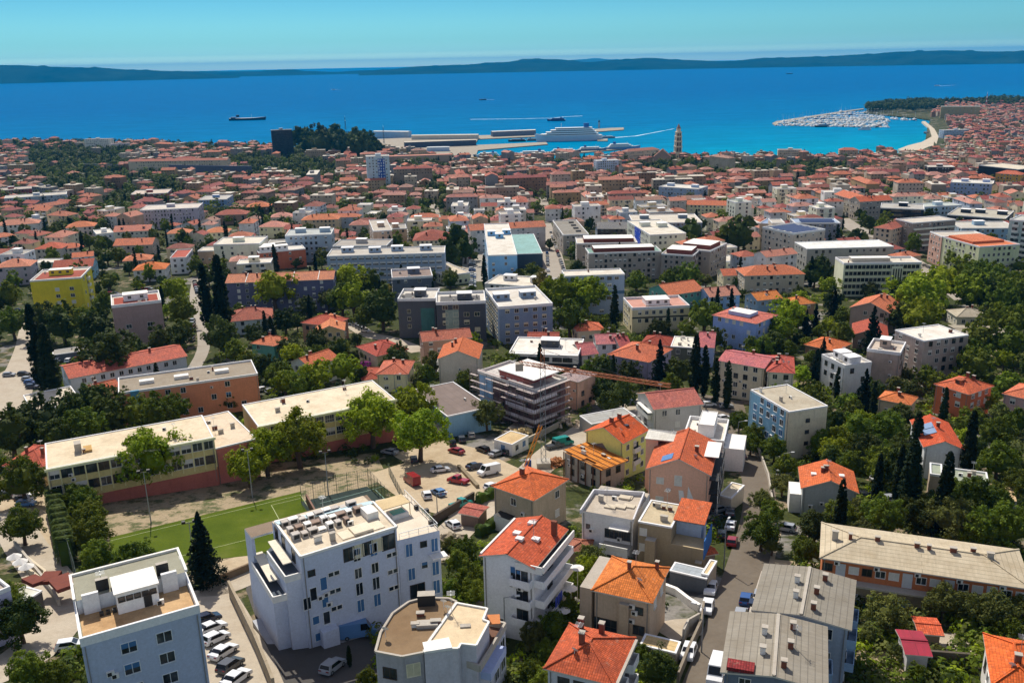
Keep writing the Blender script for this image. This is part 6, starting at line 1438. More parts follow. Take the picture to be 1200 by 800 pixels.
ship(626, 165, 30, 6, 'grey fishing boat behind the dark one on the central pier', '4a5560', 'a5a8a8', 1)
ship(290, 141, 104, 3, 'dark cargo ship with stern bridge on the open sea', '18243f', '243a63', 1, '18243f', 'cargo_ship', cover=.12)
ship(963, 149, 30, 180, 'dark blue yacht at the edge of the marina', '20263a', 'b9c0c8', 2)
ship(1013, 152.5, 26, 180, 'white motorboat anchored just outside the marina', 'dfe5ea', 'eceeee', 2)
ship(1085, 157, 20, 90, 'black hulled boat at the beach jetty', '25221f', '7d766d', 1)
ship(1098, 101, 26, 182, 'white speedboat drawing a wake far out in the bay', 'e8eef2', 'f4f4f4', 1, kind='motorboat')
ship(566, 117.5, 30, 178, 'dark tug far out with a short wake', '2c2c34', '6c7078', 1, kind='tugboat')
ship(925, 87, 60, 10, 'tiny freighter near the far island shore', '26303f', '8a94a0', 1)
ship(391, 105.5, 26, 6, 'lone white sailboat hull far out at sea', 'e8eef2', 'f4f4f4', 1, kind='motorboat')
# marina: one small yacht, copied
def yacht_proto(hc='e9ecee'):
    o = thing('yacht', (0, 0, 0), 0, '', 'yacht', 'yachts moored in the marina')
    link('hull', hull_mb(12, 3.6, 1.3).mesh('hull', [plain(hc, .4), plain('d6cbb4', .6)]), o)
    mb = MB(); mb.box(-3.5, 2.2, -1.1, 1.1, 1.3, 2.4); link('cabin', mb.mesh('cabin', [plain('f2f2f0', .5)]), o)
    mb = MB(); mb.bar((.4, 0, 2.3), (.4, 0, 11), .10); mb.bar((.4, 0, 3.4), (-4.6, 0, 3.4), .3); link('mast', mb.mesh('mast', [plain('dcdfe2', .5, .3)]), o)
    return o
def copy_thing(o, loc, rz, label=None, group=None, scale=None):
    c = o.copy(); COL.objects.link(c); c.location = loc; c.rotation_euler = (0, 0, rz)
    if scale: c.scale = scale
    if label: c['label'] = label
    if group: c['group'] = group
    for ch in o.children:
        d = ch.copy(); COL.objects.link(d); d.parent = c
        for g in ch.children: e = g.copy(); COL.objects.link(e); e.parent = d
    return c
TENS = ['', '', 'twenty', 'thirty', 'forty', 'fifty', 'sixty', 'seventy', 'eighty', 'ninety']
ORD = ['first', 'second', 'third', 'fourth', 'fifth', 'sixth', 'seventh', 'eighth', 'ninth', 'tenth', 'eleventh', 'twelfth', 'thirteenth', 'fourteenth', 'fifteenth', 'sixteenth', 'seventeenth', 'eighteenth', 'nineteenth', 'twentieth']
for t_ in range(2, 10):
    for u_ in range(1, 10): ORD.append(TENS[t_] + '-' + ORD[u_ - 1])
    if t_ < 9: ORD.append(TENS[t_ + 1][:-1] + 'ieth')
YG = 'yachts packed along the marina pontoons'
YP = [yacht_proto(c) for c in ('e9ecee', '39507a', 'd9dcd8', '2b2f38')]
YN = {0: 'white', 1: 'blue', 2: 'cream white', 3: 'dark'}; first = set(); cnt = {}
ROWN = ['frontmost', 'second', 'third', 'fourth', 'fifth', 'sixth', 'seventh', 'rearmost', 'inner bay']
for row, (x0, x1, ya, yb, n) in enumerate(((912, 1042, 147.6, 149.6, 40), (912, 1043, 145.6, 147.6, 42), (918, 1043, 143.4, 145.4, 40), (930, 1042, 141.2, 143.2, 36), (944, 1041, 139, 141, 32), (960, 1038, 136.8, 138.8, 27), (974, 1034, 134.4, 136.4, 22), (986, 1030, 132, 134, 15), (1046, 1076, 140.3, 141.6, 12))):
    for k in range(n):
        x = x0 + (x1 - x0) * (k + rnd.uniform(-.3, .3)) / n; y = ya + (yb - ya) * (k / n) + rnd.uniform(-.3, .3)
        if rnd.random() < .06: continue
        p = atz(x, y, 0); s = rnd.uniform(.9, 1.9); v = rnd.choice((0, 0, 0, 2, 2, 1, 3)); kk = (row, v); cnt[kk] = cnt.get(kk, 0) + 1
        lab = YN[v] + ' yacht, ' + ORD[cnt[kk] - 1] + ' of its colour from the left, ' + ROWN[row] + ' marina row'
        if v not in first:
            first.add(v); o = YP[v]; o.location = p; o.rotation_euler = (0, 0, R_(90)); o['label'] = lab; o['group'] = YG
        else: copy_thing(YP[v], p, R_(90 + rnd.choice((0, 180)) + rnd.uniform(-8, 8)), lab, YG, (s, s * 1.25, s * rnd.uniform(.8, 1.3)))
LAND.append(('marina', 980, 143, None))

# ------------------------------------------------------------------ vehicles
CARS = {}
def car_meshes(kind, col):
    key = (kind, col)
    if key in CARS: return CARS[key]
    spec = {'hatchback': (4.1, 1.75, 1.46, .62, ((-2.0, .62), (-1.85, .85), (-1.6, 1.42), (.25, 1.46), (1.05, .98), (1.95, .80), (2.05, .5))),
            'sedan': (4.5, 1.8, 1.42, .6, ((-2.25, .62), (-2.1, .92), (-1.55, .98), (-1.0, 1.40), (.35, 1.42), (1.15, .95), (2.15, .78), (2.25, .5))),
            'van': (5.4, 2.0, 2.35, .7, ((-2.7, .6), (-2.68, 2.3), (1.2, 2.35), (1.95, 1.25), (2.6, 1.02), (2.7, .55))),
            'pickup': (5.0, 1.9, 1.8, .7, ((-2.5, .7), (-2.48, 1.0), (-.4, 1.0), (-.35, 1.78), (.8, 1.8), (1.4, 1.1), (2.4, .95), (2.5, .55)))}[kind]
    L, Wd, Hh, zb, prof = spec; hw = Wd / 2
    belt = {'hatchback': .88, 'sedan': .88, 'van': 1.25, 'pickup': 1.08}[kind]
    def wz(z): return hw * (1 - .16 * max(0, z - belt) / (Hh - belt + .01)) if kind != 'van' else hw * (1 - .05 * max(0, z - belt))
    mb = MB(); pr = [(-L / 2 + .05, .28)] + list(prof) + [(L / 2 - .05, .28)]
    n = len(pr); Ls = [(x, -wz(z), z) for x, z in pr]; Rs = [(x, wz(z), z) for x, z in pr]
    for i in range(n):
        j = (i + 1) % n; mb.face([Ls[i], Rs[i], Rs[j], Ls[j]][::-1])
    # lower and upper side faces split so that they stay planar
    top = [q for q in pr if q[1] > belt]
    mb.face([(x, -wz(z), z) for x, z in pr][::-1][::-1]); mb.face([(x, wz(z), z) for x, z in pr][::-1])
    body = mb.mesh('body', [plain(col, .25, .0, .6, name='car_paint', var=.05)])
    g = MB(); tp = sorted(top); x0, x1 = tp[0][0] + .12, tp[-1][0] - .1
    if kind == 'van': x0, x1 = .2, 1.75
    if kind == 'pickup': x0, x1 = -.25, 1.2
    zt = Hh - .12; k = .35 if kind != 'van' else .1
    for s in (-1, 1):
        q = [(x0 + .1, s * (wz(belt) + .012), belt + .04), (x1, s * (wz(belt) + .012), belt + .04), (x1 - .55, s * (wz(zt) + .012), zt), (x0 + k, s * (wz(zt) + .012), zt)]
        g.face(q if s < 0 else q[::-1])
    def scr(a, c, lift=.012):
        (xa, za), (xc, zc) = a, c; xa, za, xc, zc = xa * .9 + xc * .1, za * .9 + zc * .1, xa * .12 + xc * .88, za * .12 + zc * .88
        dx, dz = xc - xa, zc - za; l = math.hypot(dx, dz); nx, nz = -dz / l * lift, dx / l * lift
        if nz < 0: nx, nz = -nx, -nz
        g.face([(xa + nx, -wz(za) * .88, za + nz), (xa + nx, wz(za) * .88, za + nz), (xc + nx, wz(zc) * .88, zc + nz), (xc + nx, -wz(zc) * .88, zc + nz)])
    segs = [(a, c) for a, c in zip(prof, prof[1:]) if abs(a[1] - c[1]) > .3 and max(a[1], c[1]) > belt + .3]
    for a, c in segs:
        if kind == 'van' and a[0] < -2: continue
        scr(a, c)
    glass = g.mesh('windows', [plain('10151b', .08, 0, .6, name='car_glass', var=.02)])
    wm = MB(); wm.tube([(0, -.11, 0), (0, .11, 0)], [.32, .32], 12, 0); wm.tube([(0, -.12, 0), (0, .12, 0)], [.18, .18], 8, 1)
    wheel = wm.mesh('wheel', [plain('1b1b1b', .9, name='tyre'), plain('8f9396', .4, .5, name='rim')])
    lm = MB(); lm.box(-.04, .04, -.2, .2, -.07, .07); lampf = lm.mesh('headlight', [plain('dfe6ea', .2, name='lamp_glass')]); lampr = lm.mesh('tail_light', [plain('7a1414', .3, name='red_lamp')])
    CARS[key] = (body, glass, wheel, lampf, lampr, L, hw); return CARS[key]
CN = {'e4e6e8': 'white', '15171b': 'black', '9a9ea3': 'silver', '44484e': 'dark grey', '8c1620': 'red', '27508c': 'blue', '1d2a44': 'navy', '5c86b5': 'light blue', '168a84': 'teal', 'b8b4a8': 'beige', 'a02030': 'crimson'}
CARLIST = []
def car(px, py, head, col='e4e6e8', kind='hatchback', note=None, world=None):
    p = world or at(px, py); body, gl, wh, hl, tl, L, hw = car_meshes(kind, col)
    sl_ = (G(p.y + 2) - G(p.y - 2)) / 4
    nm = {'hatchback': 'parked_car', 'sedan': 'parked_car', 'van': 'delivery_van', 'pickup': 'pickup_truck'}[kind]
    o = thing(nm, (p.x, p.y, G(p.y) + .12), R_(head), '', {'van': 'van', 'pickup': 'pickup truck'}.get(kind, 'car'))
    a = R_(head); n = Vector((0, -sl_, 1)).normalized(); f = Vector((math.cos(a), math.sin(a), math.sin(a) * sl_)).normalized(); s = n.cross(f)
    o.rotation_euler = Matrix((f, s, n)).transposed().to_euler()
    link('body', body, o); link('windows', gl, o)
    for x in (-L * .31, L * .31):
        for y in (-hw + .1, hw - .1): link('wheel', wh, o, (x, y, .32))
    if math.hypot(p.x, p.y) < 260:
        for y in (-hw * .68, hw * .68): link('headlight', hl, o, (L / 2 - .04, y, .62)); link('tail_light', tl, o, (-L / 2 + .03, y, .72))
    CARLIST.append((o, CN[col], kind, note)); return o
def road_dir(i, px, py):
    p = at(px, py); mid = ROADS[i][1]; best = min(range(len(mid) - 1), key=lambda k: (mid[k][0] - Vector((p.x, p.y))).length)
    d = mid[best + 1][0] - mid[best][0]; return math.degrees(math.atan2(d.y, d.x))
for px, py, c, k in ((829, 716, 'e4e6e8', 'hatchback'), (831, 716.1, '', ''), (833, 694, 'e4e6e8', 'hatchback'), (858, 638, '8c1620', 'hatchback'), (856, 619, 'e4e6e8', 'sedan'), (856, 603, '44484e', 'sedan'), (858, 588, '9a9ea3', 'hatchback'), (807, 769, 'e4e6e8', 'hatchback'), (874, 706, '27508c', 'hatchback'), (868, 724, '9a9ea3', 'hatchback'), (840, 794, 'e4e6e8', 'van')):
    if c: car(px, py, road_dir(0, px, py) + (180 if px < 850 else 0), c, k, 'on the sloping street')
car(868, 536, road_dir(0, 868, 536), '1d2a44', 'sedan', 'at the upper bend of the sloping street')
# alley row
for i, (px, py, c) in enumerate(((243, 729, '1d2a44'), (248, 740, 'e4e6e8'), (253, 752, 'e4e6e8'), (262, 768, 'e4e6e8'), (270, 784, '44484e'), (277, 799, 'e4e6e8'))):
    car(px, py, (40, 48, 52, 64, 66, 66)[i], c, 'sedan' if i % 2 else 'hatchback', 'in the alley row beside the bottom left white block')
car(390, 785, 65, '9a9ea3', 'hatchback', 'in the shaded yard below the large white block'); car(420, 746, 15, '5c86b5', 'van', 'in the shade behind the large white block')
car(83, 761, 15, 'e4e6e8', 'hatchback', 'left of the bottom left white block')
# gravel lot
for px, py, h, c, k in ((530, 521, 100, '15171b', 'hatchback'), (541, 517, 100, '44484e', 'hatchback'), (552, 512, 100, 'b8b4a8', 'hatchback'), (535, 531, 140, '8c1620', 'sedan'), (566, 529, 130, '15171b', 'hatchback'), (582, 534, 45, '9a9ea3', 'sedan'), (597, 532, 40, '44484e', 'hatchback'), (605, 527, 40, '9a9ea3', 'hatchback'),
                     (557, 549, 30, '1d2a44', 'sedan'), (573, 556, 215, 'e4e6e8', 'van'), (516, 553, 20, 'e4e6e8', 'sedan'), (483, 567, 120, '8c1620', 'van'), (537, 566, 150, 'a02030', 'pickup'), (500, 583, 105, 'e4e6e8', 'hatchback'), (514, 580, 125, '5c86b5', 'hatchback'), (457, 532, 150, '9a9ea3', 'sedan'), (485, 541, 100, '44484e', 'hatchback'),
                     (531, 618, 120, 'e4e6e8', 'hatchback'), (577, 573, 40, 'e4e6e8', 'hatchback'), (540, 594, 40, '168a84', 'pickup'), (660, 522, 30, '168a84', 'van'), (650, 525, 30, '44484e', 'pickup')):
    car(px, py, h, c, k, 'in the gravel parking yard')
for px, py, h, c in ((716, 470, 10, '9a9ea3'), (742, 474, 0, '1d2a44'), (829, 487, 10, '15171b'), (840, 491, 15, '1d2a44'), (831, 476, 0, 'e4e6e8'), (851, 478, 0, '9a9ea3'), (848, 492, 20, 'e4e6e8'), (470, 461, 10, '27508c'), (480, 465, 20, 'e4e6e8')):
    car(px, py, h, c, 'hatchback', 'behind the light grey mottled roof house' if px > 600 else 'beside the east school wing')
for px, py, h, c in ((10, 583, 10, '44484e'), (28, 583, 5, 'e4e6e8'), (30, 588, 5, '15171b'), (31, 593, 5, '5c86b5'), (1.5, 582, 10, 'e4e6e8'), (11, 441, 5, '9a9ea3'), (28, 440, 0, '15171b'), (36, 450, 0, '27508c'), (38, 455, 0, '1d2a44'), (33, 446, 0, '9a9ea3'), (68, 424, 90, 'e4e6e8'), (81, 424, 90, 'e4e6e8'), (92, 422, 90, '8c1620'), (309, 458, 40, 'e4e6e8'), (318, 460, 40, '9a9ea3'), (35, 362, 0, 'e4e6e8'), (23, 365, 0, '44484e')):
    car(px, py, h, c, 'hatchback', 'in the courtyard west of the school' if py > 570 else 'near the pale square at the left edge')
for px, py, h, c in ((1008, 703, 20, 'e4e6e8'), (1060, 711, 10, '5c86b5'), (920, 622, 150, '9a9ea3'), (1010, 583, 90, '15171b'), (1024, 585, 95, '44484e'), (1040, 587, 95, '9a9ea3'), (918, 558, 20, '9a9ea3'), (1029, 563, 30, 'e4e6e8')):
    car(px, py, h, c, 'hatchback', 'under the trees right of the sloping street')
for px, py, h, c in ((832, 622, 60, '15171b'), (838, 610, 50, '44484e'), (846, 630, 75, '15171b'), (842, 600, 30, '9a9ea3'), (884, 713, 70, '1d2a44'), (890, 702, 70, '9a9ea3')):
    car(px, py, h, c, 'hatchback', 'on the kerb of the sloping street')
cols = ['e4e6e8', '15171b', '9a9ea3', '44484e', '8c1620', '27508c', 'e4e6e8', '9a9ea3', 'b8b4a8']
def car_line(a, q, n, head, note, drop=.15):
    for k in range(n):
        if rnd.random() < drop: continue
        t = (k + .5) / n; car(a[0] + (q[0] - a[0]) * t, a[1] + (q[1] - a[1]) * t, head + rnd.uniform(-3, 3), rnd.choice(cols), rnd.choice(('hatchback', 'hatchback', 'sedan')), note)
car_line((553.5, 338), (553, 296), 20, 5, 'in the left row of the parking street'); car_line((571, 332), (570, 298), 18, 5, 'in the right row beside the light blue terrace block')
car_line((662, 322), (645, 272), 20, 95, 'along the wide street by the concrete estate'); car_line((643, 330), (641, 296), 10, 92, 'on the near kerb of the wide street')
car_line((1084, 312), (1128, 328), 22, -45, 'in the boulevard parking row'); car_line((1095, 326), (1125, 341), 8, -30, 'moving along the boulevard', .5)
car_line((232, 345), (228, 330), 6, 95, 'beside the tall cypresses'); car_line((225, 402), (226, 375), 7, 92, 'in the lane right of the mauve tower block', .05)
car_line((413, 380), (430, 390), 5, -35, 'at the curved street before the dark grey block', .0); car_line((160, 341), (195, 338), 6, 0, 'under the neat white house'); car_line((128, 345), (138, 346), 2, 0, 'below the long garden wall', 0)
car_line((1045, 286), (1062, 300), 8, -50, 'at the corner of the boulevard'); car_line((860, 398), (868, 394), 3, 80, 'beside the royal blue apartment house', 0)

# ------------------------------------------------------------------ street furniture and site things
def lamp(px, py, h=8, label='grey street lamp', arm=1.6, rz=0, name='street_lamp'):
    p = at(px, py); o = thing(name, p, rz, label, name.replace('_', ' ')); mb = MB(); mb.tube([(0, 0, -.3), (0, 0, h)], [.12, .07], 8); link('pole', mb.mesh('pole', [plain('8d9093', .5, .3)]), o)
    mb = MB(); mb.bar((0, 0, h - .05), (arm, 0, h + .25), .07); link('arm', mb.mesh('arm', [plain('8d9093', .5, .3)]), o)
    mb = MB(); mb.box(arm - .1, arm + .6, -.15, .15, h + .18, h + .32); link('lamp_head', mb.mesh('lamp_head', [plain('d6d8d8', .4)]), o)
def floodlight(px, py, h, label):
    p = at(px, py); o = thing('floodlight_mast', p, .3, label, 'floodlight mast'); mb = MB(); mb.tube([(0, 0, -.3), (0, 0, h)], [.13, .07], 8); link('pole', mb.mesh('pole', [plain('a5a9ab', .5, .3)]), o)
    mb = MB(); mb.bar((-1, 0, h), (1, 0, h), .1)
    for s in (-.9, .9): mb.box(s - .3, s + .3, -.3, .3, h + .05, h + .5)
    link('lamp_bank', mb.mesh('lamp_bank', [DRK]), o)
floodlight(177, 612, 11, 'pale floodlight mast at the left end of the green pitch'); floodlight(296, 583, 11, 'pale floodlight mast between two pines by the pitch')
floodlight(228, 660, 8, 'short floodlight mast beside the dark fir'); floodlight(385, 580, 10, 'floodlight mast over the dark sports court')
lamp(822, 764, 7, 'street lamp beside the lowest white car on the sloping street', 1.2, 2.5); lamp(848, 668, 9, 'leaning utility pole with lamp beside the sloping street', 1.0, 1); lamp(592, 758, 8, 'lone lamp behind the brown and cream roofed block'); lamp(513, 610, 6, 'lamp at the corner of the stone wall by the gravel yard')
lamp(917, 560, 6, 'white lamp near the upper bend beside the grey gabled cottage'); lamp(864, 520, 6, 'lamp before the blue fronted block at the road bend'); lamp(463, 460, 6, 'lamp beside the brown ribbed roof hall corner'); lamp(553, 330, 8, 'lamp in the middle of the parking street'); lamp(450, 384, 7, 'lamp at the curve before the dark grey block')
def wall_run(px, h, t, label, mat=None, name='retaining_wall', cat='wall', z0=-1.0):
    P = [at(*q) for q in px]; mb = MB()
    for a, q in zip(P, P[1:]):
        n = max(1, int((q - a).length / 4))
        for k in range(n):
            u, v = a.lerp(q, k / n), a.lerp(q, (k + 1) / n); u.z, v.z = G(u.y), G(v.y)
            mb.bar(u + Vector((0, 0, (h + z0) / 2)), v + Vector((0, 0, (h + z0) / 2)), t, h - z0)
    o = link(name, mb.mesh(name, [mat or CONC])); return tag(o, label, cat)
wall_run([(843, 812), (871, 752), (882, 712), (893, 676)], 1.1, .4, 'pale kerb wall along the right side of the sloping street')
wall_run([(794, 800), (806, 770), (822, 735), (824, 715)], 1.6, .35, 'grey garden wall on the left of the lower street', deck_mat('8d8374', .6))
wall_run([(508, 614), (555, 586)], 1.9, .5, 'dark stone wall closing the gravel yard on the street side', deck_mat('5a5148', .6)); wall_run([(538, 548), (560, 572)], .8, .8, 'low stone wall with weeds inside the gravel yard', deck_mat('8d8068', .7))
wall_run([(270, 697), (300, 760), (322, 815)], 2.6, .4, 'long concrete wall between alley and shaded yard', deck_mat('a2957f', .5)); wall_run([(240, 690), (300, 665)], 1.4, .4, 'brown wall below the dry strip by the pitch', deck_mat('7d6a54', .6))
wall_run([(30, 655), (54, 674), (50, 684), (26, 664)], 1.0, .4, 'low white trough wall in the left courtyard', deck_mat('d3c7ae', .3)); wall_run([(18, 640), (62, 695), (70, 710)], 1.2, .4, 'brown terrace wall at the left edge')
wall_run([(360, 590), (372, 612), (388, 626)], 2.2, .35, 'brown plank wall between the pitch and the dark court', plain('7a5848', .8, name='planks')); wall_run([(884, 512), (900, 560), (905, 590)], 1.2, .3, 'concrete wall along the upper bend')
wall_run([(1085, 778), (1135, 782)], 2.2, .4, 'dark garden retaining wall below the crimson shed', deck_mat('5f584c', .6)); wall_run([(600, 528), (640, 508), (655, 500)], 1.5, .4, 'concrete hoarding wall at the building site', deck_mat('bdb3a2', .4))
wall_run([(200, 207), (296, 209)], 16, 2, 'long dark bastion wall below the stone hospital', wall_mat('4a5060', .4), 'bastion_wall'); wall_run([(95, 199), (150, 200)], 9, 2, 'shaded dark terrace wall between hillside trees', wall_mat('565a5e', .4), 'bastion_wall')
def fence(px, h, label, name='mesh_fence', mat=None, step=2.5, rows=6):
    P = [at(*q) for q in px]; mt = mat or plain('4a5a55', .5, .3, name='fence_wire'); po = MB(); wi = MB()
    for a, q in zip(P, P[1:]):
        n = max(1, int((q - a).length / step))
        for k in range(n + 1):
            u = a.lerp(q, k / n); u.z = G(u.y); po.bar(u, u + Vector((0, 0, h)), .09)
            if k < n:
                v = a.lerp(q, (k + 1) / n); v.z = G(v.y)
                for r in range(rows + 1): wi.bar(u + Vector((0, 0, h * r / rows)), v + Vector((0, 0, h * r / rows)), .025)
                for r in range(1, 5): c = u.lerp(v, r / 5); wi.bar(c, c + Vector((0, 0, h)), .02)
    o = bpy.data.objects.new(name, None); COL.objects.link(o); o.location = P[0]; tag(o, label, 'fence')
    bpy.context.view_layer.update() if False else None
    inv = Matrix.Translation(-P[0]); po.xf(inv); wi.xf(inv); link('posts', po.mesh('posts', [mt]), o); link('wire', wi.mesh('wire', [mt]), o)
fence([(354, 592), (395, 578), (432, 570), (456, 596)], 4.5, 'tall dark mesh fence round the sports court'); fence([(80, 650), (92, 690), (98, 720)], 5, 'tall green mesh fence behind the hedge by the bottom left white block')
fence([(456, 556), (480, 604)], 2.5, 'mesh fence on the left of the gravel yard')
# crane
def crane():
    base = at(637, 547); o = thing('tower_crane', base, 0, 'rust coloured tower crane standing before the scaffolded block', 'crane'); top = 25.0
    steel = plain('7f8a94', .5, .3, name='grey_steel'); rust = plain('a8643a', .6, .2, name='rust_steel'); base_z = base.z
    def lat(a, q, s, m, nm, n=14, mat=None):
        mb = MB(); a, q = Vector(a), Vector(q); d = (q - a); up = Vector((0, 0, 1)) if abs(d.normalized().z) < .9 else Vector((1, 0, 0)); x = d.cross(up).normalized() * s / 2; y = x.cross(d).normalized() * s / 2
        C_ = [x + y, x - y, -x - y, -x + y]
        for c in C_: mb.bar(a + c, q + c, .11)
        for k in range(n):
            u, v = a + d * k / n, a + d * (k + 1) / n
            for i in range(4): mb.bar(u + C_[i], v + C_[(i + 1) % 4], .06)
        link(nm, mb.mesh(nm, [mat]), o)
    lat((0, 0, 0), (0, 0, top), 1.1, 0, 'mast', 14, steel)
    def w(px, py, h): p = atz(px, py, base_z + h); return Vector((p.x - base.x, p.y - base.y, h))
    m0 = Vector((0, 0, top)); j = w(786, 452, top); j.z = top; lat(m0, j, .7, 0, 'jib', 26, rust); dj = j.normalized() * -1; dj.z = 0; dj.normalize()
    cj = m0 + Vector((dj.x, dj.y, 0)) * 6; lat(m0, cj, .7, 0, 'counter_jib', 4, rust)
    mb = MB(); q = cj; mb.box(q.x - .9, q.x + .9, q.y - .9, q.y + .9, top - 1.8, top - .1); link('counterweight', mb.mesh('counterweight', [CONC]), o)
    lat(m0, m0 + Vector((0, 0, 4)), .8, 0, 'tower_head', 3, rust); mb = MB(); mb.bar(m0 + Vector((0, 0, 4)), m0.lerp(j, .7) + Vector((0, 0, .4)), .06); mb.bar(m0 + Vector((0, 0, 4)), cj + Vector((0, 0, .3)), .06); link('stay_cable', mb.mesh('stay_cable', [DRK]), o)
    mb = MB(); mb.box(-1.6, 1.6, -1.6, 1.6, 0, 1.6); link('ballast', mb.mesh('ballast', [CONC]), o)
    lat((-4.5, -2, .5), (-.6, -1.0, 11), .7, 0, 'erecting_boom', 8, plain('d0862c', .5, name='orange_paint'))
crane()
wall_run([(36, 704), (52, 698), (72, 697), (84, 710)], 3.6, 3.2, 'curved red brown ramp roof joining the left courtyard', deck_mat('7a4438', .5), 'ramp_roof', 'roof', 3.0)
for px_, py_, l_ in ((19, 664, 'farthest'), (26, 670, 'middle'), (33, 676, 'nearest')):
    p = at(px_, py_); o = thing('parasol', p, 0, l_ + ' of three folded white parasols on the brick terrace', 'parasol', 'white parasols on the brick terrace')
    mb = MB(); mb.tube([(0, 0, 2.0), (0, 0, 2.7)], [1.3, .1], 8); link('canopy', mb.mesh('canopy', [WHT]), o); mb = MB(); mb.bar((0, 0, 0), (0, 0, 2.1), .07); link('pole', mb.mesh('pole', [MET]), o)
wall_run([(779, 692), (792, 697), (806, 708), (820, 717)], 1.3, .6, 'curved stepped white wall beside the beige bay house', PW)
wall_run([(800, 755), (806, 742), (818, 735)], 2.4, .3, 'short grey wall next to the cream awning shelter')
def toilet(px, py, col, label):
    p = at(px, py); o = thing('portable_toilet', p, .3, label, 'portable toilet'); mb = MB(); mb.box(-.6, .6, -.6, .6, 0, 2.1); link('cabin', mb.mesh('cabin', [plain(col, .5)]), o); mb = MB(); mb.tube([(0, 0, 2.1), (0, 0, 2.35)], [.75, .2], 4); link('roof', mb.mesh('roof', [WHT]), o); mb = MB(); mb.box(-.35, .35, -.64, -.601, .1, 1.9); link('door', mb.mesh('door', [plain('2f4f90', .5)]), o)
toilet(619, 548, '2346a0', 'blue portable toilet at the foot of the crane')
def rubble(px, py, w_, label, seed, col='c9b9a4'):
    r = random.Random(seed); p = at(px, py); mb = MB()
    for k in range(60):
        a, d = r.uniform(0, 6.28), w_ * r.random() ** .7; x, y = math.cos(a) * d, math.sin(a) * d * .7; z = max(0, (1 - d / w_) * 1.6); s = r.uniform(.2, .7)
        q = MB(); q.box(-s, s, -s * .7, s * .7, -s * .4, s * .4); q.xf(Matrix.Translation((x, y, z)) @ Matrix.Rotation(r.uniform(0, 3), 4, Vector((r.random(), r.random(), r.random())).normalized())); mb.add(q)
    o = link('rubble', mb.mesh('rubble', [deck_mat(col, .7)])); o.location = p; tag(o, label, 'rubble pile', kind='stuff')
rubble(660, 497, 5.5, 'rubble heap below the derelict peach house', 3); rubble(612, 510, 6, 'sand and rubble at the building site', 4, 'd6c08c'); rubble(650, 545, 4, 'building debris by the crane foot', 5, 'b07a54'); rubble(525, 636, 4, 'stones beside the white van', 6, '9a8f7a')
